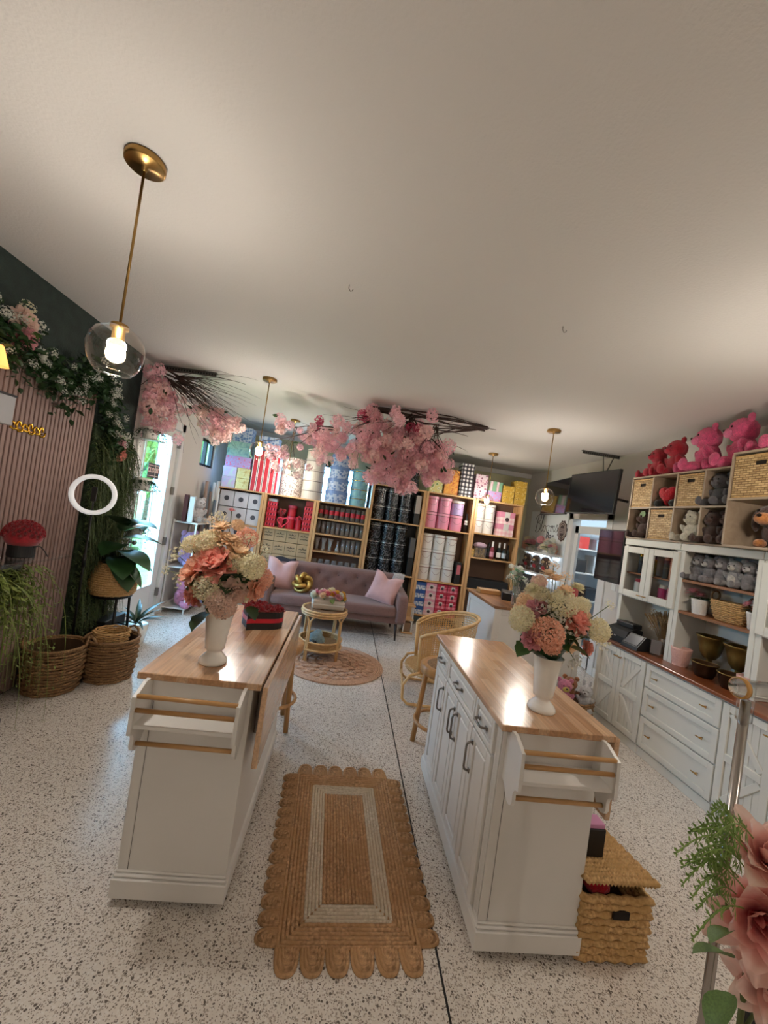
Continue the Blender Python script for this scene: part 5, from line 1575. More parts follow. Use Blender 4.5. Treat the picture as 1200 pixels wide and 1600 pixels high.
for (x, y, z, az, el, s) in ((.02, -.02, .34, -.9, .1, .26), (.03, -.02, .40, -.3, .05, .27), (.03, -.02, .46, -1.5, -.1, .24), (.0, -.02, .50, .3, -.3, .26), (.03, -.02, .58, -.6, -.5, .25), (.02, -.02, .60, 1.2, -.6, .22), (.0, -.02, .42, 1.5, -.1, .22), (.02, 0, .36, .8, .2, .26), (.03, -.02, .62, -1.6, -.7, .22), (.01, -.02, .32, -.55, .5, .26), (.02, -.02, .3, .1, .45, .24), (.03, -.02, .64, -.2, -.35, .24), (0, 0, .35, 1.8, .1, .22)):
    inst('leaf', fl_m, fp, (x, y, z), (0, el, az), s * 1.3)
# dark palm leaves trailing behind the stand
pa = thing('palm_pot', 'small dark leaved palm in a white pot beyond the plant stand', 'plant', (-2.0, 4.28, 0))
MB().lathe([(0, 0), (.09, 0), (.12, .2), (.105, .2), (0, .18)], 24).o('pot', M_CERAM, pa, smooth=True)
pf = leaf_mesh('leaf', M_LEAFD, .09, .05, .7, 0, 7)
for k in range(16): inst('leaf', pf, pa, (0, 0, .19), (0, -.95 + q.uniform(-.3, .35), k * .9 + q.uniform(-.2, .2)), q.uniform(.2, .3))
tag(MB().box(-.09, .09, -.17, .17, 0, .34, .006).o('speaker_box', M_BLACK, loc=(-2.14, 3.98, 0)), 'plain black box on the floor against the mossy wall', 'box')

# tiered hanging planter by the garden door
hp = thing('hanging_planter', 'tiered white hanging planter with trailing vines beside the garden door', 'planter', (-2.12, 4.22, 0))
MB().tube([(0, 0, 2.90), (0, 0, 2.88)], .012, 8).o('ceiling_hook', M_NICKEL, hp)
for s in (-1, 1):
    MB().tube([(0, 0, 2.89), (s * .06, s * .04, 2.5), (s * .10, s * .06, 1.05)], .004, 6).o('cord', mat('white_cord', '#d8d3ca', .8), hp, smooth=True)
for k, z in enumerate((2.10, 1.58, 1.10)):
    MB().box(-.12, .12, -.09, .09, z - .012, z, .002).o('shelf_board', M_WHITE, hp)
    p = MB().lathe([(0, 0), (.065, 0), (.08, .12), (.072, .12), (0, .10)], 24, c=(0, 0, z)).o('pot', M_CERAM, hp, smooth=True)
def vine_fn(q):
    z = q.choice((2.2, 1.68, 1.68, 1.2))
    a = q.random() * 6.3
    return (.05 * math.cos(a), .05 * math.sin(a), z), (math.cos(a), math.sin(a), .5), q.uniform(.2, .55)
o = strands('trailing_vines', '', '', vine_fn, 70, 41, M_LEAFD, .002, True, hp, .04)
tag(o, kind='stuff')

# gold script ornament and screen corner, wall sconce
gl = thing('gold_lettering', 'gold looped script ornament mounted on the timber slats', 'sign', (WX + .036, 2.88, 1.90))
for k in range(6):
    y = -.12 + k * .048
    MB().tube([(0, y + .022 * math.cos(a) + .004 * a, .028 * math.sin(a) * (1.2 if k % 2 else .85)) for a in [i * .45 for i in range(15)]], .0065, 6).o('script_loop', M_GOLD, gl, smooth=True)
MB().tube([(0, -.13, -.02), (0, .14, -.015)], .005, 6).o('script_bar', M_GOLD, gl, smooth=True)
ws = thing('wall_screen', 'pale grey screen with black edge at the left edge of the picture', 'screen', (-1.97, 2.34, 1.86), -.1)
MB().box(-.02, .02, -.30, .06, 0, .16, .004).o('panel', mat('grey_screen', '#9b9a9c', .4), ws)
MB().box(-.022, .022, -.302, .064, .16, .172, .002).o('black_edge', M_BLACK, ws)
MB().tube([(-.02, -.1, .08), (-.27, -.1, .08)], .012, 8).o('wall_arm', M_BLACK, ws)
sc = thing('wall_sconce', 'warm lit shade of a wall lamp below the high peony cluster', 'lamp', (WX + .04, 2.46, 2.20))
MB().lathe([(.035, .12), (.07, 0), (.066, 0), (.032, .12)], 24, c=(.09, 0, 0), cap=False).o('shade', mat('warm_shade', '#e9b36c', .6, emit='#ffb45e', es=1.1), sc, smooth=True)
MB().tube([(-.005, 0, .05), (.04, 0, .10), (.09, 0, .13)], .007, 8).ball((.09, 0, .12), .02, 1).o('arm', M_BRASS, sc, smooth=True)

# ------------------------------------------------------------------ plush toys
FUR = {}
def fur(name, col):
    if name in FUR: return FUR[name]
    m, nt, b = new_mat('plush_' + name)
    co = coords(nt, 'Object')
    n = nd(nt, 'TexNoise', {'Vector': co, 'Scale': 85.0, 'Detail': 3.0})
    n2 = nd(nt, 'TexNoise', {'Vector': co, 'Scale': 14.0, 'Detail': 2.0})
    f = math_n(nt, 'ADD', math_n(nt, 'MULTIPLY', n.outputs[0], .6), math_n(nt, 'MULTIPLY', n2.outputs[0], .4))
    nt.links.new(ramp(nt, f, [(.35, c4(col, .62)), (.62, c4(col, 1.18))]), b.inputs['Base Color'])
    bump(nt, b, n.outputs[0], .9, .012)
    b.inputs['Roughness'].default_value = .95
    b.inputs['Sheen Weight'].default_value = .25
    FUR[name] = m
    return m
M_EYE = mat('bead_eye', '#100d0c', .12)
def make_bear(key, body, muzzle, cat='plush toy', ears='round', nose='#3a2622', tummy=None):
    """sitting plush facing -y, 1 unit tall, origin at the seat"""
    t = thing('plush_bear' if ears == 'round' else 'plush_toy', 'x', cat)
    b = MB()
    b.ball((0, .02, .30), (.235, .20, .30), 3, .10)
    b.ball((0, -.01, .70), (.235, .215, .225), 3, .07)
    for s in (-1, 1):
        mx = TR((s * .24, -.06, .40), (0.5, s * .55, 0))
        b.ball((0, 0, -.05), (.085, .09, .19), 2, .10, mx)
        mx = TR((s * .19, -.25, .10), (.15, 0, s * .35))
        b.ball((0, 0, 0), (.105, .22, .10), 2, .10, mx)
        mx = TR((s * .23, -.42, .13), (0, 0, s * .35))
        b.ball((0, 0, 0), (.105, .07, .125), 2, .06, mx)
        if ears == 'round': b.ball((s * .19, .02, .89), (.085, .05, .085), 2, .06)
        elif ears == 'flop':
            mx = TR((s * .235, -.02, .68), (.1, s * -.22, 0))
            b.ball((0, 0, 0), (.05, .10, .19), 2, .06, mx)
        elif ears == 'long':
            mx = TR((s * .11, .02, .98), (0, s * .2, 0))
            b.ball((0, 0, 0), (.05, .035, .17), 2, .06, mx)
    b.o('body', body, t, smooth=True)
    MB().ball((0, -.20, .65), (.115, .09, .09), 2, .04).o('muzzle', muzzle, t, smooth=True)
    MB().ball((0, -.285, .69), (.04, .02, .028), 1).o('nose', mat('nose_' + nose[1:], nose, .4), t, smooth=True)
    for s in (-1, 1): MB().ball((s * .085, -.20, .75), (.022, .015, .024), 1).o('eye', M_EYE, t, smooth=True)
    if tummy is not None: MB().ball((0, -.13, .28), (.14, .08, .17), 2, .05).o('tummy', tummy, t, smooth=True)
    return t
class Maker:
    def __init__(s, src): s.src = src; s.used = False
    def put(s, loc, rz, size, label, group=None):
        o = place(s.src, s.used, loc, rz, label, size, group); s.used = True
        return o

# ------------------------------------------------------------------ narrow plush shelf beyond the door
ts = thing('narrow_shelf', 'narrow white shelf unit between the garden door and the bookcases', 'shelf', (WX + .008, 5.68, 0))
for z in (.08, .62, 1.22): MB().box(0, .32, -.26, .30, z - .02, z, .003).o('shelf_board', M_WHITE, ts)
for y in (-.25, .29):
    MB().box(0, .02, y - .012, y + .012, 0, 1.24, .002).o('upright', M_WHITE, ts)
    MB().box(.29, .31, y - .012, y + .012, 0, 1.22, .002).o('upright', M_WHITE, ts)
mk = Maker(make_bear('lilac', fur('lilac', '#b59acb'), fur('pale_lilac', '#d6c6e0')))
mk.put((-2.08, 5.56, .621), 1.1, .5, 'lilac plush bear on the middle board of the narrow shelf', 'plush toys on the narrow shelf')
mk.put((-2.06, 5.83, .621), .9, .45, 'lilac plush bear at the back of the middle board of the narrow shelf', 'plush toys on the narrow shelf')
mk = Maker(make_bear('pinkp', fur('rose_pink', '#dd8fb0'), fur('pale_blue', '#a9b8e4')))
mk.put((-2.06, 5.55, .081), 1.2, .42, 'pink plush toy with pale blue muzzle on the lowest board of the narrow shelf', 'plush toys on the narrow shelf')
mk = Maker(make_bear('bluep', fur('powder_blue', '#93a8e0'), fur('pale_pink', '#e0a6c4')))
mk.put((-2.05, 5.82, .081), .9, .38, 'powder blue plush toy on the lowest board of the narrow shelf', 'plush toys on the narrow shelf')
mk = Maker(make_bear('whitep', fur('white', '#d9d6d8'), fur('white', '#d9d6d8')))
mk.put((-2.07, 5.68, 1.2205), 1.0, .36, 'white plush toy on the top board of the narrow shelf', 'plush toys on the narrow shelf')
rectbox('album', mat('oxblood_cover', '#4a1d1f', .5), .05, .2, .36, (-2.16, 5.475, 1.2205), 'dark red upright album on the narrow shelf', 'book', None, .3)
rectbox('album', mat('white_cover', '#dfe4ea', .5), .06, .22, .34, (-2.09, 5.50, 1.2205), 'white upright album on the narrow shelf', 'book', None, .3)
q = random.Random(3)
rolls = thing('paper_roll_bin', 'clear bin of upright silver and grey wrapping rolls below the small window', 'bin', (-2.10, 6.22, 0))
MB().box(-.14, .14, -.16, .16, 0, .9, .004).o('bin', mat('frosted_bin', '#b4b1ac', .4), rolls)
for k in range(14):
    x, y = q.uniform(-.11, .11), q.uniform(-.13, .13)
    MB().tube([(x, y, .88), (x * 1.15, y * 1.15, q.uniform(1.5, 1.86))], .022, 12).o('paper_roll', mat('roll_%d' % (k % 5), ['#8f959c', '#c4c0ba', '#5d6a78', '#a98f86', '#d2d6da'][k % 5], .35), rolls, smooth=True)

# ------------------------------------------------------------------ farmhouse cabinets along the right wall
BX, BD = 2.68, .45            # front plane and depth of the base units
M_GROOVE = mat('groove_grey', '#a29e96', .8)
M_CHG = mat('champagne_brass', '#b58b4c', .3, 1.0)
def barn_door(t, u0, u1, v0, v1, flip):
    """plank door on local plane x=0 facing -x; flip mirrors the braces"""
    fw = .05
    f = MB()
    for a, b_, c, e in ((u0, u0 + fw, v0, v1), (u1 - fw, u1, v0, v1), (u0 + fw, u1 - fw, v0, v0 + fw), (u0 + fw, u1 - fw, v1 - fw, v1), (u0 + fw, u1 - fw, (v0 + v1) / 2 - fw / 2, (v0 + v1) / 2 + fw / 2)):
        f.box(-.022, -.002, a, b_, c, e, .003)
    d = f.o('door', M_CREAM, t)
    n = 5
    w = (u1 - u0 - 2 * fw) / n
    pk = cached(('plank', round(w, 4), round(v1 - v0, 3)), lambda: MB().box(-.009, -.001, .001, w - .001, 0, v1 - v0 - 2 * fw, .002).mesh('plank', M_CREAM))
    for k in range(n): inst('plank', pk, d, (0, u0 + fw + k * w, v0 + fw))
    vm = (v0 + v1) / 2
    a0, a1 = u0 + fw, u1 - fw
    inner, outer = (a0, a1) if flip else (a1, a0)
    for vt, vb in ((v1 - fw, vm + fw / 2), (v0 + fw, vm - fw / 2)):
        p, q_ = Vector((0, outer, vt)), Vector((0, inner, vb))
        e = (q_ - p); L = e.length; ang = math.atan2(e.z, e.y)
        MB().box(-.018, -.003, -L / 2 + .012, L / 2 - .012, -.02, .02, .003, mx=TR((p + q_) / 2, (ang, 0, 0))).o('brace', M_CREAM, d)
    return d
def knob_bar(parent, loc, vert=True, L=.05):
    me = cached(('tbar', L), lambda: MB().tube([(0, 0, 0), (-.028, 0, 0)], .004, 8).tube([(-.028, -L / 2, 0), (-.028, L / 2, 0)], .005, 8).mesh('handle', M_CHG, True))
    return inst('handle', me, parent, loc, (PI / 2 if vert else 0, 0, 0))
def base_unit(y0, y1, kind, label):
    t = thing('base_cabinet', label, 'cabinet', (BX, (y0 + y1) / 2, 0), 0, 'off white farmhouse base cabinets')
    h = (y1 - y0) / 2 - .002
    MB().box(0, BD, -h, h, .0, .775, .002).o('carcass', M_CREAM, t)
    MB().box(-.012, 0, -h, h, .0, .07, .003).o('kick_board', M_CREAM, t)
    if kind == 'doors':
        for u0, u1, fl, hy in ((-h + .004, -.002, False, -.026), (.002, h - .004, True, .026)):
            d = barn_door(t, u0, u1, .08, .765, fl)
            knob_bar(d, (-.022, hy, .70), False, .04)
    else:
        for v0, v1 in ((.575, .765), (.335, .565), (.08, .325)):
            f = MB()
            fw = .045
            for a, b_, c, e in ((-h + .004, -h + .004 + fw, v0, v1), (h - .004 - fw, h - .004, v0, v1), (-h + fw, h - fw, v0, v0 + fw), (-h + fw, h - fw, v1 - fw, v1)): f.box(-.02, -.002, a, b_, c, e, .003)
            f.box(-.01, -.002, -h + fw, h - fw, v0 + fw, v1 - fw)
            d = f.o('drawer', M_CREAM, t)
            for yy in (-.22, .22): knob_bar(d, (-.01, yy, (v0 + v1) / 2), False, .05)
    return t
base_unit(3.115, 3.745, 'doors', 'off white barn door cabinet at the far end, below the black card reader')
base_unit(2.435, 3.115, 'drawers', 'off white three drawer cabinet below the gold urns')
base_unit(1.755, 2.435, 'doors', 'off white barn door cabinet at the near end of the right wall')
tag(MB().box(BX - .03, BX + BD, 1.75, 3.76, .776, .802, .004).o('long_worktop', M_WALNUT), 'long dark walnut counter top over the base cabinets', 'counter top')
HX = 2.82                     # front of the hutch
M_WALX = mat_wood('walnut_shelf_board', '#6e4326', '#9a6740', .45, axis=1, dens=20)
def glass_door(t, u0, u1, v0, v1, hy):
    fw = .06
    f = MB()
    for a, b_, c, e in ((u0, u0 + fw, v0, v1), (u1 - fw, u1, v0, v1), (u0 + fw, u1 - fw, v0, v0 + fw), (u0 + fw, u1 - fw, v1 - fw, v1)): f.box(-.02, -.001, a, b_, c, e, .003)
    d = f.o('door', M_CREAM, t)
    MB().box(-.012, -.008, u0 + fw, u1 - fw, v0 + fw, v1 - fw).o('glass_pane', M_GLASS, d)
    knob_bar(d, (-.02, hy, v0 + .035), False, .04)
def hutch(y0, y1, kind, label):
    t = thing('hutch_cabinet', label, 'cabinet', (HX, (y0 + y1) / 2, .8025), 0, 'off white hutch cabinets on the walnut counter')
    h = (y1 - y0) / 2 - .0015
    c = MB()
    for s in (-1, 1): MB().box(0, .30, min(s * h, s * (h - .02)), max(s * h, s * (h - .02)), 0, .94, .002).o('side_panel', M_CREAM, t)
    MB().box(.285, .298, -h + .02, h - .02, 0, .94).o('back_panel', M_CREAM, t)
    MB().box(-.015, .31, -h, h, .94, 1.0, .004).o('cornice', M_CREAM, t)
    for s in (-1, 1): MB().box(-.004, .012, min(s * h, s * (h - .04)), max(s * h, s * (h - .04)), 0, .94, .002).o('face_stile', M_CREAM, t)
    if kind == 'glass':
        MB().box(0, .285, -h + .02, h - .02, .43, .45, .002).o('cabinet_floor', M_CREAM, t)
        MB().box(.02, .285, -h + .02, h - .02, .66, .675, .002).o('inner_shelf', M_WALX, t)
        glass_door(t, -h + .002, -.0015, .44, .925, -.03)
        glass_door(t, .0015, h - .002, .44, .925, .03)
    else:
        for z in (.425, .685): MB().box(-.002, .285, -h + .02, h - .02, z, z + .022, .002).o('shelf_board', M_WALX, t)
    return t
hutch(3.09, 3.76, 'glass', 'off white hutch with two glass doors above the dried grasses')
hutch(2.42, 3.09, 'open', 'open off white hutch with walnut shelves of grey bears and pots')
hutch(1.75, 2.42, 'glass', 'off white glass door hutch nearest the camera')
# canisters behind the glass doors
def canister(loc, r, h, m, lidm, label):
    t = thing('spray_can', label, 'can', loc, 0, 'cans behind the hutch glass doors')
    MB().lathe([(0, 0), (r, 0), (r, h * .78), (r * .85, h * .82), (0, h * .82)], 18).o('can_body', m, t, smooth=False)
    MB().lathe([(r * .86, h * .8), (r * .86, h), (0, h)], 18, cap=False).o('cap', lidm, t)
cols = {'black': mat('can_black', '#1c1a1a', .3), 'gold': M_GOLD, 'teal': mat('can_teal', '#3f7f9a', .3), 'magenta': mat('can_magenta', '#b8356e', .35), 'white': M_CERAM, 'red': mat('can_red', '#b02032', .35), 'copper': mat('can_copper', '#b8795a', .3, .6), 'rose': mat('can_rose', '#c98a8a', .35)}
n_ = 0
for y, z, r, h, b_, l_, lab in ((3.64, .66, .03, .2, 'black', 'gold', 'black can with gold cap, upper shelf, first from the far end'), (3.565, .66, .03, .2, 'black', 'gold', 'black can with gold cap, upper shelf, second from the far end'), (3.50, .66, .03, .19, 'gold', 'black', 'gold can with black cap, upper shelf, third from the far end'),
                                 (3.64, .45, .042, .17, 'white', 'red', 'white tub with red lid on the cabinet floor'), (3.54, .45, .03, .17, 'copper', 'white', 'copper can with white cap beside the red lidded tub'),
                                 (3.335, .66, .03, .2, 'black', 'copper', 'black can with copper cap behind the second glass door'), (3.265, .66, .03, .19, 'copper', 'copper', 'copper can behind the second glass door'), (3.195, .66, .034, .2, 'teal', 'teal', 'teal can behind the second glass door'),
                                 (3.345, .45, .04, .16, 'magenta', 'white', 'magenta tub with white lid behind the second glass door'), (3.25, .45, .034, .18, 'rose', 'white', 'rose can with white cap behind the second glass door'), (3.18, .45, .04, .1, 'black', 'black', 'short black tin behind the second glass door')):
    canister((HX + .10, y, .8025 + z + (.0155 if z > .6 else .0005)), r, h, cols[b_], cols[l_], lab)
# things in the open hutch
def clay_pot(loc, r0, r1, h, m, label, rib=0, cat='pot', group=None):
    t = thing('flower_pot', label, cat, loc, 0, group)
    prof = [(0, 0), (r0, 0)] + [(r0 + (r1 - r0) * k / 10 + (.002 if k % 2 else 0) * (1 if rib else 0), h * k / 10) for k in range(11)] + [(r1 - .006, h), (r0 - .004, .012), (0, .012)]
    MB().lathe(prof, 28).o('pot', m, t, smooth=True)
    return t
M_TEXP = mat('white_textured_ceramic', '#e0dbd6', .5, bmp=.6, bs=120)
M_PKC = mat('pink_quilted_ceramic', '#d9a99c', .45, bmp=.7, bs=70)
def small_flower_pot(loc, label, fl):
    t = clay_pot(loc, .045, .062, .12, M_TEXP, label, 1, 'plant')
    q = random.Random(int(loc[1] * 100))
    for k, m, P, r in fl: bloom(k, m, P, r, t, (0.02, 0, .05), q)
    for k in range(10):
        a = q.random() * 6.3
        inst('leaf', LEAF(M_LEAF, .35), t, (.02 * math.cos(a), .02 * math.sin(a), .12), (0, -.3, a), .08)
small_flower_pot((2.91, 2.95, 1.2505), 'white pot of pink dahlias left of the hutch basket', [('D', M_PINKF, (-.02, .05, .17), .06), ('D', M_PINKF, (0, .0, .15), .045)])
small_flower_pot((2.91, 2.50, 1.2505), 'white pot of pink and peach flowers right of the hutch basket', [('D', M_PINKF, (-.02, .05, .17), .045), ('P', M_PEACH, (-.01, -.03, .17), .05), ('D', M_HOT, (0, .02, .15), .035)])
t = thing('shelf_basket', 'oval honey wicker basket with round handles in the open hutch', 'basket', (2.95, 2.72, 1.2505), 0)
o = inst('weave', wicker('weave', .085, .125, .15, 11, M_WICKL, 4, bulge=.01), t); o.scale = (.8, 1.15, 1)
o = MB().lathe([(0, .004), (.08, .004), (.118, .14), (.11, .14), (0, .02)], 28).o('lining', mat('burlap', '#a3875e', .9), t); o.scale = (.8, 1.15, 1)
for s in (-1, 1):
    MB().tube([(0.02 * math.cos(a) * 0 + .0, s * .14 + .0 * a, .15 + .035 + .035 * math.sin(a)) if False else (.035 * math.cos(a), s * .145, .175 + .035 * math.sin(a)) for a in [k * 2 * PI / 16 for k in range(16)]], .007, 6, closed=True).o('ring_handle', M_WICK, t, smooth=True)
M_URN = mat('antique_gold_urn', '#8d7440', .38, .85, var=.3, vs=12)
M_BRZ = mat('bronze_bowl', '#46301f', .4, .7, var=.3, vs=14)
def urn(loc, label):
    t = thing('gold_urn', label, 'urn', loc, 0, 'antique gold urns'); t.scale = (1.0, 1.0, 1.22)
    MB().lathe([(0, 0), (.05, 0), (.052, .01), (.03, .022), (.02, .05), (.024, .075), (.018, .09), (.04, .105)], 28).o('foot', M_URN, t, smooth=True)
    n = 40
    vs = []; fs = []
    prof = [(.04, .10), (.062, .13), (.075, .18), (.088, .225), (.102, .235), (.102, .242), (.09, .24), (.06, .14), (.02, .12)]
    for r, z in prof:
        for k in range(n):
            rr_ = r * (1 + (.03 if k % 2 else -.03) * (1 if .12 < z < .23 else 0))
            vs.append((rr_ * math.cos(2 * PI * k / n), rr_ * math.sin(2 * PI * k / n), z))
    for i in range(len(prof) - 1):
        for k in range(n): fs.append((i * n + k, i * n + (k + 1) % n, (i + 1) * n + (k + 1) % n, (i + 1) * n + k))
    MB().add(vs, fs).o('fluted_bowl', M_URN, t, smooth=True)
urn((2.98, 2.88, .803), 'footed antique gold urn beside the pink pot')
urn((2.98, 2.645, .803), 'footed antique gold urn towards the near end of the open hutch')
def bowl(loc, label):
    t = thing('bronze_bowl', label, 'bowl', loc, 0, 'fluted bronze bowls')
    n = 40
    vs = []; fs = []
    prof = [(.055, 0), (.068, .03), (.078, .09), (.086, .10), (.086, .106), (.074, .104), (.055, .02), (.001, .015)]
    for r, z in prof:
        for k in range(n):
            rr_ = r * (1 + (.025 if k % 2 else -.025) * (1 if .01 < z < .095 else 0))
            vs.append((rr_ * math.cos(2 * PI * k / n), rr_ * math.sin(2 * PI * k / n), z))
    for i in range(len(prof) - 1):
        for k in range(n): fs.append((i * n + k, i * n + (k + 1) % n, (i + 1) * n + (k + 1) % n, (i + 1) * n + k))
    fs.append(tuple(range(n)))
    MB().add(vs, fs).o('fluted_body', M_BRZ, t, smooth=True)
    MB().tube([(.086 * math.cos(2 * PI * k / 36), .086 * math.sin(2 * PI * k / 36), .104) for k in range(36)], .004, 6, closed=True).o('rim', M_URN, t, smooth=True)
bowl((2.86, 2.79, .803), 'fluted bronze bowl between the two gold urns')
bowl((2.86, 2.575, .803), 'fluted bronze bowl right of the second gold urn')
clay_pot((2.87, 3.02, .803), .055, .072, .145, M_PKC, 'pink quilted ceramic pot at the left of the counter display', 1)
clay_pot((2.86, 2.462, .803), .05, .066, .135, M_PKC, 'pink quilted ceramic pot at the near end of the open hutch', 1)
# grey plush bears piled on the upper hutch shelf
G1 = 'grey plush bears on the hutch shelf'
mg = Maker(make_bear('grey', fur('grey', '#8b8486'), fur('silver', '#cfc9c6')))
for k, (y, x, rz, s, lab) in enumerate(((3.02, 2.93, -1.4, .235, 'first'), (2.915, 2.92, -1.7, .225, 'second'), (2.81, 2.93, -1.5, .235, 'third'), (2.70, 2.92, -1.8, .225, 'fourth'), (2.60, 2.93, -1.5, .23, 'fifth'), (2.50, 2.93, -1.6, .225, 'sixth'))):
    if k == 3: continue
    mg.put((x, y, 1.5105), rz, s, 'grey plush bear, %s from the far end of the hutch shelf' % lab, G1)
mw = Maker(make_bear('greyw', fur('dove', '#a9a3a2'), fur('cream_plush', '#ded6cc'), tummy=fur('cream_plush', '#ded6cc')))
mw.put((2.92, 2.705, 1.5105), -1.5, .225, 'pale grey plush bear with cream tummy in the middle of the hutch shelf', G1)
# devices and dried grasses in the far niche
t = thing('label_printer', 'black box printer at the far end of the walnut counter', 'printer', (2.79, 3.60, .803), .12)
MB().prism([(-.09, 0), (.10, 0), (.10, .14), (.04, .155), (-.06, .12), (-.09, .06)], -.12, .12, mx=Matrix(((1, 0, 0, 0), (0, 0, 1, 0), (0, 1, 0, 0), (0, 0, 0, 1)))).o('body', M_BLACK, t)
MB().box(.0, .11, -.10, .10, .145, .19, .006).o('lid', M_BLACK, t)
MB().box(-.092, -.088, -.012, .012, .05, .06).o('badge', M_SILV, t)
t = thing('card_reader', 'black card reader with slanted grey screen on the walnut counter', 'card reader', (2.75, 3.39, .803), .1)
MB().prism([(-.06, 0), (.09, 0), (.09, .11), (.03, .125), (-.05, .03)], -.09, .09, mx=Matrix(((1, 0, 0, 0), (0, 0, 1, 0), (0, 1, 0, 0), (0, 0, 0, 1)))).o('body', M_BLACK, t)
MB().box(-.003, .001, -.075, .075, -.05, .05, mx=TR((-.012, 0, .078), (0, .70, 0))).o('screen', mat('grey_reader_screen', '#5e5d60', .2), t)
t = thing('dried_grasses', 'bunch of dried tan grasses in the far hutch niche', 'dried flowers', (2.98, 3.30, .803))
q = random.Random(6)
mb = MB()
for k in range(110):
    a = q.random() * 6.3; s = q.random() ** .6
    tip = (.12 * s * math.cos(a) - .05 * s, .2 * s * math.sin(a), .26 + .14 * (1 - s * .6))
    mb.tube([(0.01 * math.cos(a), .01 * math.sin(a), .02), (tip[0] * .5, tip[1] * .5, tip[2] * .6), tip], [.0015, .002, .004], 4)
mb.o('grass_stems', mat('dried_straw', '#9b7b52', .8, var=.35, vs=30), t)
for k in range(16):
    a = q.random() * 6.3
    inst('seed_head', SPR(mat_petal('dried_cream', '#a98b62', '#d6bf98'), k % 3), t, (.07 * math.cos(a) - .03, .14 * math.sin(a), q.uniform(.2, .36)), (0, -.6, a), .035)
MB().lathe([(0, 0), (.05, 0), (.06, .1), (.05, .14), (.04, .14), (0, .02)], 20).o('vase', mat('taupe_vase', '#6b5a4c', .5), t, smooth=True)
t = thing('photo_frame', 'small upright clear photo stand on the walnut counter', 'frame', (2.80, 3.20, .803), .5)
MB().box(-.004, .004, -.05, .05, 0, .16, .001).o('frame', M_ACR, t)
MB().box(-.0045, -.0042, -.04, .04, .02, .14).o('photo', mat('photo_print', '#6d655f', .4), t)

# ------------------------------------------------------------------ cube organisers and plush above the hutch
M_CUBE = mat_wood('greige_laminate', '#9a8570', '#ac9780', .5, axis=1, dens=16)
def organiser(x0, ys, zs, depth, label, name='cube_organiser'):
    t = thing(name, label, 'shelf', (x0, (ys[0] + ys[-1]) / 2, zs[0]), 0, 'cube organisers above the hutch')
    yc = (ys[0] + ys[-1]) / 2; z0 = zs[0]
    for z in zs: MB().box(0, depth, min(ys) - yc, max(ys) - yc, z - z0, z - z0 + .016, .001).o('shelf_board', M_CUBE, t)
    for y in ys: MB().box(0.001, depth - .001, y - yc - .008, y - yc + .008, .016, zs[-1] - z0, .001).o('divider', M_CUBE, t)
    MB().box(depth - .008, depth, min(ys) - yc, max(ys) - yc, 0, zs[-1] - z0).o('back_panel', M_CUBE, t)
ZC = 1.8035
organiser(2.80, [3.76, 3.49, 3.215, 2.945, 2.66], [ZC, 2.105, 2.408], .30, 'greige cube organiser over the far hutches, with red bears on top')
organiser(2.70, [2.63, 2.24, 1.80], [ZC, 2.14, 2.475], .34, 'greige cube organiser nearest the camera, holding the dachshund plush')
M_RUSHC = mat_weave('rush_cube_weave', '#a8824f', '#e0c08c', '#7a5a32', 22, 62)
def cube_basket(loc, w, d, h, label):
    t = thing('cube_basket', label, 'basket', loc, 0, 'woven rush cube baskets')
    hw, hh_ = .038, .014
    zc = h * .80
    mb = MB()
    mb.box(0, d, -w / 2, w / 2, 0, .006).box(d - .006, d, -w / 2, w / 2, 0, h).box(0, d, -w / 2, -w / 2 + .006, 0, h, .002).box(0, d, w / 2 - .006, w / 2, 0, h, .002)
    mb.box(0, .008, -w / 2, w / 2, 0, zc - hh_, .003).box(0, .008, -w / 2, w / 2, zc + hh_, h, .003).box(0, .008, -w / 2, -hw, zc - hh_, zc + hh_).box(0, .008, hw, w / 2, zc - hh_, zc + hh_)
    mb.o('woven_body', M_RUSHC, t)
    MB().box(.012, .014, -hw - .01, hw + .01, zc - .03, zc + .03).o('recess_shade_sheet', mat('basket_shade', '#1d130c', .9), t)  # dark sheet stands in for the shade behind the handle hole
    rm = MB()
    for a, b_, c, e in ((-w / 2, w / 2, h - .012, h + .002), (-w / 2, w / 2, -.0, .012)): MB().box(-.004, .006, a, b_, c, e, .003).o('rim', M_WICKL, t)
cube_basket((2.806, 3.625, 2.1225), .245, .27, .272, 'woven rush cube basket in the top far corner of the organiser')
cube_basket((2.806, 3.08, 2.1225), .245, .27, .272, 'woven rush cube basket between the red heart bear and the grey bear')
cube_basket((2.806, 3.352, 1.821), .25, .27, .27, 'woven rush cube basket in the bottom row beside the brown bear')
cube_basket((2.706, 2.435, 2.1575), .36, .31, .30, 'woven rush cube basket in the nearest organiser')
mb_ = Maker(make_bear('brown', fur('chocolate', '#4a2c22'), fur('chocolate2', '#5a382b')))
b0 = mb_.put((2.88, 3.62, 1.8205), -1.75, .285, 'chocolate brown plush bear with a heart patch in the bottom far cube')
mb_.put((2.87, 2.88, 1.8205), -1.5, .28, 'dark brown plush bear in the bottom row, left of its pair')
mb_.put((2.87, 2.74, 1.8205), -1.7, .28, 'dark brown plush bear in the bottom row, right of its pair')
pt = MB().lathe([(0, 0), (.11, 0), (.11, .02), (0, .02)], 20, mx=TR((.1, -.16, .82), (PI / 2.2, 0, .3))).o('green_patch', mat('green_tag', '#6f8a5a', .6), b0)
mk = Maker(make_bear('cream', fur('ivory', '#ddd5c2'), fur('ivory', '#ddd5c2')))
mk.put((2.86, 3.06, 1.8205), -1.6, .285, 'ivory white plush bear in the bottom row of the organiser')
mk = Maker(make_bear('dgrey', fur('slate', '#5f5b60'), fur('slate2', '#6c686c')))
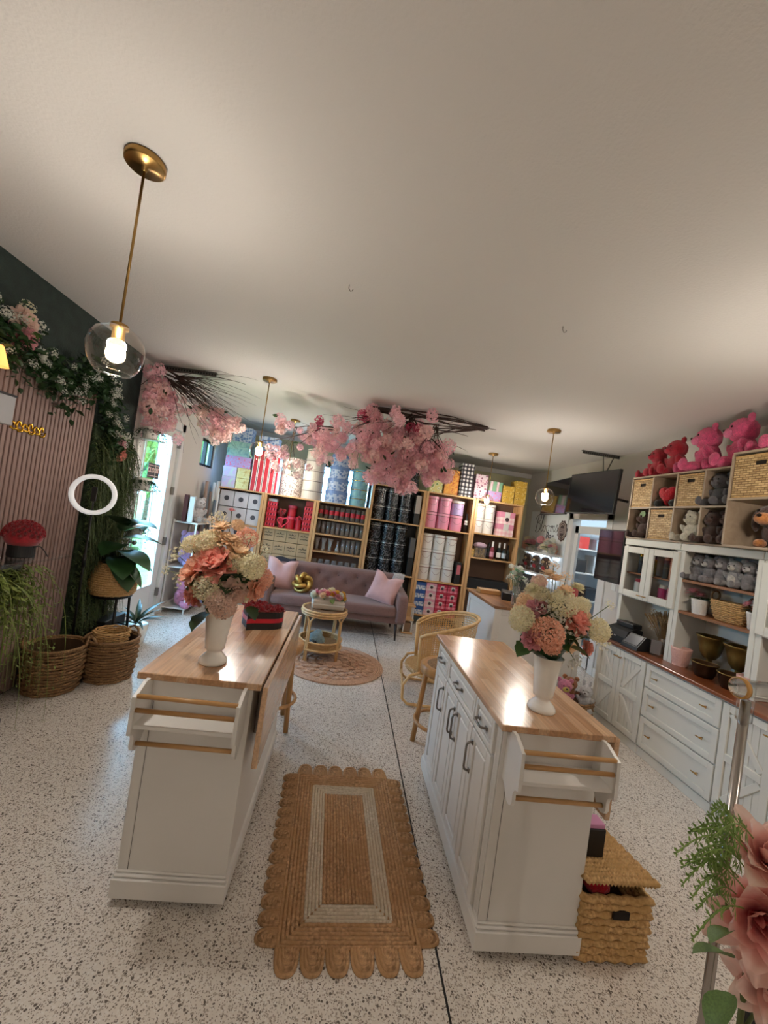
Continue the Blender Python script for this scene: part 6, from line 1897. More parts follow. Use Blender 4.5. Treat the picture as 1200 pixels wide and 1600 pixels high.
mk.put((2.88, 2.87, 2.1220), -1.6, .285, 'slate grey plush bear in the top row, left of its pair')
mk.put((2.88, 2.735, 2.1220), -1.75, .28, 'slate grey plush bear in the top row, right of its pair')
hbear = thing('heart_plush', 'red plush heart held by black paws in the top row cube', 'plush toy', (2.86, 3.35, 2.1225), -PI / 2)
hp_ = heart_pts(.10, 40)
vs = []; fs = []
nl = 7
for l in range(nl):
    a = PI * l / (nl - 1); s = math.sin(a) ** .6; yy = -.055 * math.cos(a)
    for p in hp_: vs.append((p[0] * s, yy, p[1] * s + .115))
for l in range(nl - 1):
    for k in range(40): fs.append((l * 40 + k, l * 40 + (k + 1) % 40, (l + 1) * 40 + (k + 1) % 40, (l + 1) * 40 + k))
MB().add(vs, fs).o('heart', fur('scarlet', '#c01528'), hbear, smooth=True)
for s in (-1, 1): MB().ball((s * .085, -.02, .035), (.04, .045, .035), 2, .08).o('paw', fur('black', '#171514'), hbear, smooth=True)
# dachshund
dg = thing('plush_dachshund', 'brown dachshund plush with tan muzzle in the nearest organiser', 'plush toy', (2.86, 2.42, 1.8205), -1.25)
b = MB()
b.ball((0, .06, .11), (.075, .15, .095), 3, .06)
b.ball((0, -.08, .215), (.075, .085, .075), 3, .05)
for s in (-1, 1):
    b.ball((s * .08, -.06, .18), (.022, .04, .075), 2, .05)
b.o('body', fur('cocoa', '#4b362f'), dg, smooth=True)
MB().ball((0, -.16, .19), (.05, .065, .042), 2, .04).o('muzzle', fur('tan', '#b4743f'), dg, smooth=True)
MB().ball((0, -.222, .205), (.017, .012, .013), 1).o('nose', M_EYE, dg, smooth=True)
for s in (-1, 1):
    MB().ball((s * .04, -.145, .245), (.011, .008, .012), 1).o('eye', M_EYE, dg, smooth=True)
    MB().ball((s * .045, -.06, .03), (.035, .05, .03), 2, .05).o('front_paw', fur('tan', '#b4743f'), dg, smooth=True)
# bears on top of the organisers
mr = Maker(make_bear('red', fur('ruby', '#b8142f'), fur('ruby2', '#c21c38')))
mr.put((2.96, 3.66, 2.4245), -1.75, .33, 'ruby red plush bear on the organiser, the smaller and further one', 'bears on top of the organisers')
mr.put((2.96, 3.44, 2.4245), -1.85, .38, 'ruby red plush bear on the organiser, the larger one beside pink bears', 'bears on top of the organisers')
mp_ = Maker(make_bear('pink', fur('hot_pink', '#ea5a8a'), fur('candy_pink', '#ef7ba3')))
mp_.put((2.97, 3.13, 2.4245), -2.1, .44, 'hot pink plush bear next to the red bears', 'bears on top of the organisers')
mp_.put((2.97, 2.83, 2.4245), -2.1, .45, 'hot pink plush bear in the middle of the pink row', 'bears on top of the organisers')
mp_.put((2.93, 2.46, 2.4915), -2.0, .42, 'hot pink plush bear at the right edge of the picture', 'bears on top of the organisers')

# ------------------------------------------------------------------ screens
M_SCR = mat('glossy_screen', '#191518', .06, spec=.7)
def tv(label, c, w, h, rz, tilt=0.0):
    t = thing('television', label, 'television', c, rz)
    t.rotation_euler = (0, tilt, rz)
    MB().box(0, .035, -w / 2, w / 2, -h / 2, h / 2, .004).o('casing', M_BLACK, t)
    MB().box(-.002, .001, -w / 2 + .012, w / 2 - .012, -h / 2 + .014, h / 2 - .012).o('screen', M_SCR, t)
    return t
t1 = tv('left one of the twin hanging television screens, further from the camera', (2.87, 5.40, 2.30), .84, .50, -.10, .06)
t2 = tv('right one of the twin hanging television screens, nearer the camera', (2.88, 4.58, 2.325), .84, .52, .10, .06)
for t_ in (t1, t2):
    MB().box(.035, .07, -.1, .1, -.1, .1, .004).o('mount_plate', M_BLACK, t_)
    MB().tube([(.07, 0, 0), (.54, 0, 0)], .016, 8).o('mount_arm', M_BLACK, t_)
t3 = tv('portrait black television beside the hutch, covering part of the doorway', (3.02, 4.29, 1.60), .47, .60, -.04)
MB().tube([(.035, 0, 0), (.42, 0, 0)], .016, 8).o('mount_arm', M_BLACK, t3)
def rail(label, a, b_, drop):
    a, b_ = Vector(a), Vector(b_)
    L = (b_ - a).length
    t = thing('slotted_rail', label, 'bracket', a, math.atan2(b_.y - a.y, b_.x - a.x), 'slotted steel rails on the ceiling')
    mb = MB().box(0, L, -.018, .018, -.006, 0).box(0, L, -.018, -.014, -.045, -.004)
    mb.o('steel_angle', M_STEEL, t)
    n = int(L / .03)
    sl = MB()
    for k in range(n): sl.box(.01 + k * .03, .026 + k * .03, -.0188, -.0178, -.034, -.016)
    sl.o('slots', M_BLACK, t)
    for x in drop: MB().tube([(x, 0, -.006), (x + .04, 0, -.3)], .008, 6).tube([(x + .16, 0, -.006), (x + .05, 0, -.3)], .008, 6).o('hanger', M_STEEL, t)
rail('slotted steel rail on the ceiling above the twin screens', (2.92, 4.95, CZ), (3.44, 4.95, CZ), (.3,))
rail('slotted steel rail on the ceiling by the garden door blossoms', (-2.26, 4.40, CZ), (-1.60, 4.34, CZ), ())

# ------------------------------------------------------------------ lettered board, ledges, soft toys and flowers on the right wall
sb = thing('sign_board', 'white wall board reading Blooms Bar beside the back room doorway', 'sign', (WR - .02, 6.56, 0))
MB().box(0, .018, -.63, .64, .9, 2.18, .003).o('board', mat('white_board', '#e6e9ea', .4), sb)
M_INK = mat('black_ink', '#1d1d20', .6)
text('bar_lettering', 'Bar', .20, M_INK, sb, (-.003, -.13, 1.745), (PI / 2, 0, -PI / 2))
def smooth_path(pts, n=6):
    out = []
    P = [Vector(p) for p in pts]
    for i in range(len(P) - 1):
        p0, p1, p2, p3 = P[max(i - 1, 0)], P[i], P[i + 1], P[min(i + 2, len(P) - 1)]
        for k in range(n):
            t_ = k / n
            out.append(.5 * ((2 * p1) + (p2 - p0) * t_ + (2 * p0 - 5 * p1 + 4 * p2 - p3) * t_ ** 2 + (3 * p1 - p0 - 3 * p2 + p3) * t_ ** 3))
    out.append(P[-1])
    return out
scr = [  # cursive strokes, x right / y up, cap height 1
    [(.15, .05), (.22, .5), (.34, .98), (.26, .6), (.16, .05)],
    [(.0, .72), (.12, .9), (.4, 1.05), (.62, .95), (.58, .7), (.3, .55), (.55, .5), (.62, .25), (.45, .03), (.2, .0), (.06, .1)],
    [(.62, .12), (.78, .45), (.9, .9), (.86, 1.0), (.8, .7), (.76, .2), (.82, .03), (.95, .15), (1.02, .3)],
    [(1.18, .38), (1.05, .35), (.98, .18), (1.04, .03), (1.18, .06), (1.25, .25), (1.18, .38), (1.3, .33), (1.38, .32)],
    [(1.55, .38), (1.42, .35), (1.35, .18), (1.41, .03), (1.55, .06), (1.62, .25), (1.55, .38), (1.67, .33), (1.74, .3)],
    [(1.74, .32), (1.82, .36), (1.8, .04), (1.84, .25), (1.95, .37), (1.99, .3), (1.96, .04), (2.0, .25), (2.12, .37), (2.16, .28), (2.13, .08), (2.2, .04), (2.32, .18)],
    [(2.3, .18), (2.42, .42), (2.46, .3), (2.52, .14), (2.42, .02), (2.3, .06)], [(2.46, .08), (2.62, .12), (2.8, .3)]]
scb = MB()
S_ = .315
for st_ in scr:
    pts = smooth_path([(-.003, .44 - p[0] * S_, 1.80 + p[1] * S_ + p[0] * .01) for p in st_])
    scb.tube(pts, .0034, 5)
scb.o('blooms_lettering', M_INK, sb)
em = MB()
n = 44
pts = []
for k in range(n):
    a = 2 * PI * k / n; r_ = 1 + .07 * math.sin(a * 11)
    pts.append((.135 * r_ * math.cos(a), .165 * r_ * math.sin(a)))
MXE = Matrix(((0, 0, 1, -.006), (-1, 0, 0, -.50), (0, 1, 0, 1.86), (0, 0, 0, 1)))
em.prism(pts, 0, .006, MXE)
em.o('emblem', mat('emblem_brown', '#4a3a38', .5), sb)
er = MB()
for r_ in (.82, .62): er.tube([MXE @ Vector((.135 * r_ * math.cos(2 * PI * k / 36), .165 * r_ * math.sin(2 * PI * k / 36), -.002)) for k in range(36)], .004, 5, closed=True)
for z in (-.03, .0, .03): er.tube([MXE @ Vector((-.06, z, -.002)), MXE @ Vector((.06, z, -.002))], .004, 5)
er.o('emblem_detail', mat('emblem_cream', '#cdbfb6', .5), sb)
t = thing('wall_ledge', 'upper white ledge below the lettered board carrying two flower arrangements', 'shelf', (WR - .021, 6.56, 1.44), 0)
MB().box(-.24, 0, -.62, .62, 0, .025, .003).o('board', M_WHITE, t)
for y in (-.45, .45): MB().prism([(0, 0), (-.16, 0), (0, -.12)], -.008, .008, mx=Matrix(((1, 0, 0, 0), (0, 0, 1, y), (0, 1, 0, 0), (0, 0, 0, 1)))).o('bracket', M_WHITE, t)
t = thing('wall_ledge', 'lower white ledge carrying three dog plush toys', 'shelf', (WR - .021, 6.56, 1.10), 0)
MB().box(-.28, 0, -.62, .62, 0, .025, .003).o('board', M_WHITE, t)
for y in (-.45, .45): MB().prism([(0, 0), (-.16, 0), (0, -.12)], -.008, .008, mx=Matrix(((1, 0, 0, 0), (0, 0, 1, y), (0, 1, 0, 0), (0, 0, 0, 1)))).o('bracket', M_WHITE, t)
for zz, nm in ((1.415, 'upper'), (1.075, 'lower')):  # glowing strips added to brighten the board and ledges
    t = thing('added_glow_strip', 'added cool white glow strip under the %s wall ledge' % nm, 'lamp', (WR - .06, 6.56, zz))
    MB().box(-.012, .012, -.55, .55, 0, .02, .002).o('housing', M_WHITE, t)
    MB().box(-.008, .008, -.54, .54, -.006, .0, .001).o('diffuser', mat('added_glow_diffuser', '#e8f4ff', .5, emit='#d5ecff', es=14.0), t)
def ledge_flowers(loc, label, seed, n, sp):
    q = random.Random(seed)
    t = thing('ledge_flowers', label, 'flowers', loc, 0, 'flower arrangements on the wall ledge')
    MB().box(-.05, .05, -sp * .5, sp * .5, 0, .05, .01).o('planter', M_CERAM, t)
    for k in range(n):
        P = (q.uniform(-.07, .03), q.uniform(-sp, sp), .06 + q.uniform(0, .17))
        bloom(q.choice('PPHS'), q.choice([M_PINKF, M_BLUSH, M_WHITEF, M_CREAMF, M_PEACH]), P, q.uniform(.045, .07), t, (.05, 0, 0), q)
    for k in range(22):
        a = q.random() * 6.3
        inst('leaf', LEAF(M_LEAF2, .35), t, (0, sp * .5 * math.cos(a), .06), (0, -.5, a), .16)
ledge_flowers((3.31, 6.86, 1.4655), 'smaller pink and white flower arrangement at the far end of the ledge', 3, 14, .12)
ledge_flowers((3.31, 6.20, 1.4655), 'wider pink and cream flower arrangement at the near end of the ledge', 4, 22, .2)
md = Maker(make_bear('dog', fur('saddle_brown', '#5c4231'), fur('fawn', '#c9a679'), ears='flop', tummy=fur('valentine_red', '#c02a38')))
for k, (y, lab) in enumerate(((6.84, 'farthest'), (6.52, 'middle'), (6.20, 'nearest'))):
    md.put((3.30, y, 1.1255), -1.3, .30, 'brown eared dog plush in red, %s of the three on the lower ledge' % lab, 'dog plush toys on the ledge')
sw = thing('light_switch', 'white light switch plate on the right wall beside the portrait television', 'switch', (WR - .006, 4.72, 1.22))
MB().box(0, .006, -.04, .04, -.06, .06, .002).o('plate', M_WHITE, sw)
MB().box(-.004, .0, -.012, .012, -.025, .025, .002).o('rocker', M_CERAM, sw)

# ------------------------------------------------------------------ cash counter and rattan chair
ct = thing('cash_counter', 'white panelled cash counter with a brown wooden top', 'counter', (1.62, 3.90, 0))
MB().box(0, .95, 0, .86, 0, .905, .003).o('body', M_WHITE, ct)
f = MB()
for a, b_, c, e in ((.0, .06, 0, .905), (.80, .86, 0, .905), (.06, .80, .0, .1), (.06, .80, .845, .905)): f.box(-.014, 0, a, b_, c, e, .003)
f.o('side_frame', M_WHITE, ct)
f = MB()
for a, b_, c, e in ((-.014, .06, 0, .905), (.89, .95, 0, .905), (.06, .89, .0, .1), (.06, .89, .845, .905)): f.box(a, b_, -.014, 0, c, e, .003)
f.o('front_frame', M_WHITE, ct)
MB().box(-.03, .97, -.03, .88, .906, .935, .004).o('counter_top', mat_block('brown_counter_wood', '#8a5a36', '#9c6a42', '#b07c50', .35, .4, .05), ct)
rectbox('wood_block', M_OAKX, .26, .14, .05, (1.80, 4.62, .9355), 'plain wooden riser board at the back of the cash counter', 'board', None)
cr = thing('cash_register', 'black cash drawer with a raised tablet screen on the cash counter', 'cash register', (2.03, 4.35, .9355), -.35)
MB().box(-.17, .17, -.14, .14, 0, .085, .006).o('drawer', M_BLACK, cr)
MB().box(-.14, .14, -.008, .008, -.10, .10, .004, mx=TR((.15, .02, .22), (-.45, 0, -.5))).o('tablet', M_BLACK, cr)
MB().tube([(.15, .04, .08), (.15, .03, .2)], .012, 8).o('tablet_stand', M_IRON, cr)
MB().box(-.08, .08, -.10, -.02, .085, .105, .006).o('keypad', mat('grey_keypad', '#55545a', .5), cr)
gv = thing('counter_flowers', 'small glass vase of white flowers and greenery on the cash counter', 'flowers', (1.88, 4.06, .9355))
MB().lathe([(0, 0), (.04, 0), (.042, .2), (.0385, .2), (.0365, .006), (0, .006)], 24).o('glass_vase', M_VASEG, gv, smooth=True)
q = random.Random(31)
for k in range(11):
    P = (q.uniform(-.10, .13), q.uniform(-.06, .08), q.uniform(.26, .42))
    bloom(q.choice('SHS'), M_WHITEF, P, q.uniform(.025, .042), gv, (0, 0, .2), q)
    stem((0, 0, .02), P, M_STEM, gv, .002, 0.0)
for k in range(14): inst('leaf', LEAF(mat('emerald_leaf', '#3d7a4a', .4), .3), gv, (q.uniform(-.06, .06), q.uniform(-.05, .05), q.uniform(.2, .36)), (q.uniform(-.5, .5), -.5, q.random() * 6.3), .08)

ch = thing('rattan_chair', 'barrel rattan armchair with woven cane back facing the round rug', 'chair', (1.05, 3.80, 0), -.12)
n = 40
R0 = .33
def top_z(u): return .62 + .20 * math.sin(PI * u) ** .8
A0, A1 = PI - .95, -(PI - .95)
ang = [A0 + (A1 - A0) * k / n for k in range(n + 1)]
def rim(k, z, r=R0): return Vector((r * math.cos(ang[k]) * 1.02, r * math.sin(ang[k]), z))
top = [rim(k, top_z(k / n), R0 * 1.05) for k in range(n + 1)]
bot = [rim(k, .27, R0 * .92) for k in range(n + 1)]
vs = []; fs = []; uv = []
rows = 6
for j in range(rows + 1):
    for k in range(n + 1):
        vs.append(bot[k].lerp(top[k], j / rows)); uv.append((k / n * 1.35, j / rows * .5))
for j in range(rows):
    for k in range(n): fs.append((j * (n + 1) + k, j * (n + 1) + k + 1, (j + 1) * (n + 1) + k + 1, (j + 1) * (n + 1) + k))
me = bpy.data.meshes.new('cane_back')
me.from_pydata([tuple(v) for v in vs], [], fs)
ul = me.uv_layers.new(name='UVMap')
for lp in me.loops: ul.data[lp.index].uv = uv[lp.vertex_index]
me.materials.append(mat_cane('woven_cane', '#cfa56c', 46.0))
me.polygons.foreach_set('use_smooth', [True] * len(me.polygons))
inst('cane_back', me, ch)
MB().tube(top, .016, 8).tube([bot[0], bot[0].lerp(top[0], .5), top[0]], .014, 8).tube([bot[n], bot[n].lerp(top[n], .5), top[n]], .014, 8).o('top_rail', M_RATTAN, ch, smooth=True)
MB().tube(bot, .015, 8).o('seat_rail', M_RATTAN, ch, smooth=True)
MB().tube([v * 1.0 + Vector((0, 0, -.02)) - Vector((v.x, v.y, 0)) * .06 for v in top], .010, 8).o('inner_rail', M_RATTAN, ch, smooth=True)
MB().lathe([(0, .25), (.29, .25), (.30, .27), (.29, .29), (0, .30)], 36).o('cane_seat', mat_weave('cane_seat_weave', '#bd9159', '#dfb981', '#8a6536', 80, 80, 'XY'), ch)
for s in (-1, 1):
    MB().tube([(-.17, s * .28, .30), (-.26, s * .295, .27), (-.31, s * .30, .18), (-.30, s * .30, .06), (-.25, s * .30, .018), (.18, s * .28, .016), (.27, s * .26, .05), (.29, s * .24, .16), (.27, s * .2, .27)], .014, 8).o('sled_leg', M_RATTAN, ch, smooth=True)
MB().tube([(-.30, -.30, .10), (-.30, .30, .10)], .011, 8).o('stretcher', M_RATTAN, ch, smooth=True)

# toy basket behind the right island
bk_ = thing('toy_basket', 'brown wicker floor basket of soft toys beyond the right island', 'basket', (2.32, 3.52, 0))
inst('weave', wicker('weave', .15, .175, .26, 13, M_WICK, 9), bk_)
MB().lathe([(0, .004), (.145, .004), (.165, .25), (.155, .25), (0, .16)], 28).o('lining', mat('basket_inside', '#4a331d'), bk_)
G2 = 'soft toys in the basket beyond the right island'
mk = Maker(make_bear('bunny', fur('white', '#d9d6d8'), fur('white', '#d9d6d8'), ears='long'))
mk.put((2.40, 3.46, .17), -.7, .24, 'white bunny plush sitting in the toy basket', G2)
mk = Maker(make_bear('ginger', fur('ginger', '#a8683a'), fur('fawn', '#c9a679')))
mk.put((2.30, 3.56, .17), -.5, .27, 'ginger plush bear sitting in the toy basket', G2)
mk = Maker(make_bear('rain', fur('candy', '#d77f9c'), fur('lemon', '#d8c35a')))
mk.put((2.20, 3.48, .17), -.3, .27, 'pink plush with lemon muzzle in the toy basket', G2)

# ------------------------------------------------------------------ lidded wicker box with gifts
M_HYA = mat_weave('chunky_hyacinth_weave', '#7d5a34', '#b58a54', '#3c2815', 20, 34)
wb_ = thing('lidded_basket', 'brown wicker box with raised lid beside the right island', 'basket', (1.305, 1.515, 0))
W2, D2, H2 = .145, .34, .265
def trunk_rows(w0, w1, d0, d1, z0, z1, rows, pitch, name, m):
    mb = MB()
    for k in range(rows):
        z = z0 + (k + .5) * (z1 - z0) / rows
        per = [((w0, d0), (w1, d0)), ((w1, d0), (w1, d1)), ((w1, d1), (w0, d1)), ((w0, d1), (w0, d0))]
        pts = []
        i = 0
        for (xa, ya), (xb, yb) in per:
            L = math.hypot(xb - xa, yb - ya); nn = max(2, int(L / pitch))
            nx_, ny_ = (yb - ya) / L, -(xb - xa) / L
            for j in range(nn):
                u = j / nn; o_ = .005 * (1 if (i + k) % 2 else -1); i += 1
                pts.append((xa + (xb - xa) * u + nx_ * o_, ya + (yb - ya) * u + ny_ * o_, z))
        mb.tube(pts, (z1 - z0) / rows * .55, 6, closed=True)
    return mb.o(name, m, wb_, smooth=True)
trunk_rows(-W2, W2, 0, D2, 0.004, H2, 9, .030, 'woven_sides', M_WICKL)
MB().box(-W2 + .012, W2 - .012, .012, D2 - .012, .006, .16, .004).o('lining', mat('basket_inside', '#4a331d'), wb_)
lid = MB()
for k in range(14):
    y_ = .012 + k * (D2 + .02) / 14
    lid.tube([(x / 20 * (W2 + .012), y_ - .01, .012 + .005 * (1 if (x + k) % 2 else -1)) for x in range(-20, 21)], .013, 6)
lo = lid.o('lid', M_WICKL, wb_, (0, -.015, H2 + .058), (-.13, 0, 0), True)
MB().box(-.025, .045, -.024, -.012, .19, .222, .002).o('opening_shade_block', mat('basket_shade', '#1d130c'), wb_)  # solid dark block painted as the shade of a handle hole
tag(MB().ball((0, 0, 0), (.06, .05, .035), 2, .15).o('red_soft_gift', fur('scarlet', '#c01528'), loc=(1.27, 1.60, .24), smooth=True), 'red soft gift peeping out of the wicker box', 'toy')
tag(MB().tube([(-.05, 0, 0), (.0, 0, .012), (.05, .01, .0)], .012, 8).o('lime_ribbon_roll', mat('lime_satin', '#b9b83a', .35), loc=(1.36, 1.60, .262), smooth=True), 'lime satin ribbon peeping out of the wicker box', 'ribbon')
bb = thing('black_gift_bag', 'small black gift box with pink top on the wicker box lid', 'box', (1.255, 1.655, .328), 0)
MB().box(-.05, .05, -.035, .035, 0, .12, .003).o('box_body', M_BLACK, bb)
MB().box(-.046, .046, -.032, .032, .12, .14, .003).o('pink_tissue', mat('pink_tissue', '#c98ab0', .7), bb)

# ------------------------------------------------------------------ blossom branches under the ceiling
def branch_path(a, d, L, q, curl=.35, n=7, down=.0):
    p = Vector(a); d = Vector(d).normalized(); pts = [p.copy()]
    for i in range(n):
        d = (d + rv(q) * curl * .35 + Vector((0, 0, -down))).normalized()
        p = p + d * L / n
        if p.z > CZ - .02: p.z = CZ - .02; d.z = -abs(d.z) * .3
        pts.append(p.copy())
    return pts
def blossoms(name, label, loc, twigs, heads, seed):
    q = random.Random(seed)
    t = thing(name, label, 'blossom branch', loc)
    L0 = Vector(loc)
    for nm, a, d, L, n, r, down, spread in twigs:
        mb = MB()
        for k in range(n):
            dd = Vector(d).normalized() + rv(q) * spread
            aa = Vector(a) + rv(q) * .03
            pts = [p - L0 for p in branch_path(aa, dd, L * q.uniform(.6, 1.1), q, .5, 8, down)]
            mb.tube(pts, [r * (1 - .8 * i / 8) for i in range(9)], 5)
        mb.o(nm, M_TWIG, t, smooth=True)
    for (c, s, n, r, mats_) in heads:
        for k in range(n):
            P = Vector((c[0] + q.gauss(0, s[0] * 1.08), c[1] + q.gauss(0, s[1] * 1.3), min(CZ - .06, c[2] + q.gauss(0, s[2])))) - L0
            inst('blossom_cluster', BLO(q.choice(mats_), q.randrange(3)), t, P, (q.random() * 6, q.random() * 6, q.random() * 6), r * q.uniform(.75, 1.2))
            if k % 6 == 0: inst('leaf', LEAF(M_LEAFD, .3), t, P + rv(q) * r, (q.random() * 6, q.random() * 6, 0), .07)
    return t
CH = [M_CHERRY, M_CHERRY, M_CHERRYL]
Y4 = 4.5
blossoms('cherry_blossom_branch', 'big mass of pink cherry blossom on dark twigs under the middle of the ceiling', (.55, Y4, CZ),
         [('main_branch', (.12, Y4, 2.88), (1, .05, -.02), 1.35, 9, .014, .0, .08), ('main_branch', (1.45, Y4, 2.86), (-1, .0, -.02), 1.1, 10, .012, .01, .12), ('twigs', (.55, Y4, 2.86), (0, 0, -1), .6, 26, .005, .02, .9), ('twigs', (.2, Y4, 2.8), (-1, 0, -.4), .7, 14, .005, .03, .4), ('twigs', (.85, Y4, 2.8), (.3, 0, -1), .5, 14, .005, .02, .6)],
         [((.25, Y4, 2.64), (.16, .13, .10), 42, .062, CH), ((.0, Y4, 2.48), (.16, .12, .09), 34, .058, CH), ((.75, Y4, 2.55), (.15, .13, .12), 46, .064, CH), ((.45, Y4, 2.38), (.2, .12, .10), 44, .06, CH), ((.95, Y4, 2.40), (.07, .1, .13), 22, .06, CH), ((.28, Y4, 2.14), (.07, .07, .08), 16, .055, CH), ((.62, Y4, 2.16), (.07, .07, .09), 18, .06, CH), ((.92, Y4, 2.2), (.1, .08, .05), 14, .058, CH), ((.60, Y4 - .05, 2.68), (.05, .05, .04), 6, .06, [M_HOT]), ((.06, Y4, 2.80), (.03, .03, .04), 4, .05, [M_HOT]), ((-.28, Y4, 2.40), (.09, .08, .08), 14, .05, CH), ((.55, Y4, 2.02), (.04, .04, .04), 4, .055, CH)], 5)
blossoms('cherry_blossom_branch', 'thin arching blossom branch left of the big blossom mass', (-.3, Y4 + .1, CZ),
         [('main_branch', (-.25, Y4 + .1, 2.60), (-1, .05, .12), .95, 2, .009, .03, .1), ('twigs', (-.45, Y4 + .1, 2.55), (-1, 0, -.3), .5, 7, .004, .05, .5), ('twigs', (-.75, Y4 + .1, 2.55), (-.2, 0, -1), .5, 5, .004, .03, .3), ('arching_twig', (.95, Y4 + .1, 2.58), (1, 0, .28), .55, 1, .005, .07, .0), ('arching_twig', (-.3, Y4 + .1, 2.55), (.9, 0, .55), .5, 1, .005, .05, .0)],
         [((-.62, Y4 + .1, 2.47), (.11, .06, .05), 14, .045, CH), ((-.48, Y4 + .1, 2.57), (.03, .03, .03), 3, .055, [M_HOT]), ((-.98, Y4 + .1, 2.53), (.06, .05, .04), 6, .045, CH + [M_CHERRYL]), ((-.92, Y4 + .1, 2.22), (.07, .06, .06), 8, .045, CH), ((-.8, Y4 + .1, 2.06), (.09, .05, .05), 8, .045, [M_CHERRYL, M_WHITEF]), ((-.38, Y4 + .1, 2.33), (.05, .05, .08), 10, .045, CH)], 6)
YA = 4.3
blossoms('cherry_blossom_branch', 'pink blossom and bare dark twigs hanging above the garden door', (-2.0, YA, CZ),
         [('main_branch', (-2.22, YA, 2.86), (1, 0, -.12), .95, 6, .010, .02, .15), ('twigs', (-1.98, YA, 2.78), (1, 0, -.1), .85, 34, .0042, .05, .35), ('twigs', (-2.05, YA, 2.75), (.9, .0, -.5), .9, 22, .004, .03, .35), ('twigs', (-2.18, YA, 2.8), (-.1, 0, -1), .45, 16, .004, .0, .35)],
         [((-2.12, YA - .05, 2.66), (.06, .07, .07), 12, .055, CH), ((-2.02, YA - .05, 2.50), (.08, .08, .08), 22, .055, CH), ((-2.13, YA - .05, 2.36), (.05, .06, .08), 12, .05, CH), ((-1.98, YA - .05, 2.30), (.05, .05, .06), 9, .05, CH), ((-1.55, YA, 2.44), (.08, .06, .05), 14, .05, [M_CHERRYL, M_CHERRY]), ((-1.38, YA, 2.40), (.06, .05, .04), 9, .05, [M_CHERRYL]), ((-1.52, YA, 2.26), (.04, .05, .05), 8, .048, [M_CHERRYL]), ((-1.75, YA, 2.48), (.05, .05, .04), 6, .045, CH)], 7)
tag(MB().tube([(0, 0, 0), (0, 0, -.02), (.01, 0, -.035), (.022, 0, -.03), (.024, 0, -.02)], .0025, 6).o('ceiling_hook', M_NICKEL, loc=(-.185, 2.22, CZ)), 'small metal hook in the ceiling above the aisle', 'hook')
tag(MB().tube([(0, 0, 0), (0, 0, -.02), (.01, 0, -.035), (.022, 0, -.03), (.024, 0, -.02)], .0025, 6).o('ceiling_hook', M_NICKEL, loc=(1.083, 2.214, CZ)), 'small metal hook in the ceiling above the right island', 'hook')

# lantern and knitted throw at the right end of the sofa, camera in the corner
ln_ = thing('wooden_lantern', 'small white and tan wooden lantern on the floor beside the sofa', 'lantern', (1.10, 5.86, 0))
for sx in (-.06, .06):
    for sy in (-.06, .06): MB().box(sx - .009, sx + .009, sy - .009, sy + .009, .02, .40, .002).o('post', M_WHITE, ln_)
for z, w in ((0, .085), (.20, .08), (.40, .085)): MB().box(-w, w, -w, w, z, z + .025, .004).o('frame_plate', M_PINEX, ln_)
MB().box(-.05, .05, -.05, .05, .03, .16, .004).o('inner_box', mat('tan_inner', '#8d6f55', .7), ln_)
vs = []; fs = []
for j in range(9):
    for i in range(9):
        u, v = i / 8, j / 8
        vs.append((.80 + .17 * u + .012 * math.sin(v * 7), 5.98 + (.16 * v if v < .3 else .048 + .03 * (v - .3)) - (.0 if v < .3 else .16 * (v - .3) * .2) - .0, .845 - (0 if v < .3 else .28 * (v - .3) / .7) + .004 * math.sin(u * 12)))
for j in range(8):
    for i in range(8): fs.append((j * 9 + i, j * 9 + i + 1, j * 9 + i + 10, j * 9 + i + 9))
o = MB().add([(x, 5.985 - (y - 5.98) * 1.2, z) for x, y, z in vs], fs).o('knitted_throw', mat('white_knit', '#c9c5c2', .95, var=.25, vs=60, bmp=.8, bs=150), smooth=True)
sd = o.modifiers.new('thickness', 'SOLIDIFY'); sd.thickness = .015
tag(o, 'white knitted throw hung over the right end of the sofa back', 'blanket')
sc_ = thing('security_camera', 'small black and white security camera in the far right ceiling corner', 'camera', (3.30, 7.40, 2.74))
MB().tube([(0, .09, .03), (0, .03, .02), (0, 0, 0)], .012, 8).o('mount', M_WHITE, sc_, smooth=True)
MB().tube([(0, .02, 0), (-.02, -.09, -.03)], .028, 14).o('body', M_CERAM, sc_, smooth=True)
MB().tube([(-.02, -.09, -.03), (-.022, -.10, -.033)], .024, 14).o('lens', M_BLACK, sc_, smooth=True)

# ------------------------------------------------------------------ foreground flower stand at the right edge
fs_ = thing('flower_stand', 'slim steel display stand with a clear cross arm at the right edge', 'stand', (1.045, .90, 0))
MB().tube([(0, 0, .01), (0, 0, 1.33)], .011, 12).o('pole', mat('polished_steel', '#a9a39e', .25, 1.0), fs_, smooth=True)
MB().lathe([(0, 0), (.15, 0), (.15, .008), (.02, .014), (0, .014)], 32).o('base', M_NICKEL, fs_)
MB().tube([(-.03, 0, 1.36), (.35, 0, 1.36)], .022, 14).o('cross_arm', M_ACR, fs_, smooth=True)
MB().lathe([(.0225, -.006), (.026, -.006), (.026, .006), (.0225, .006)], 20, mx=TR((-.02, 0, 1.36), (0, PI / 2, 0)), cap=False).o('arm_ring', mat('amber_acrylic', '#c79452', .2), fs_, smooth=True)
MB().tube([(0, 0, 1.28), (0, 0, 1.37)], .017, 12).o('collar', M_ACR, fs_, smooth=True)
bs_ = thing('easel_leg', 'tapered black stand leg at the right edge of the picture', 'stand', (1.20, .92, 0))
MB().tube([(0, 0, 0), (.0, 0, .8), (.0, 0, 1.02), (.012, 0, 1.2), (.05, 0, 1.34)], [.016, .018, .012, .018, .012], 10).lathe([(0, 0), (.09, 0), (.09, .008), (0, .01)], 24).o('leg', M_BLACK, bs_, smooth=True)
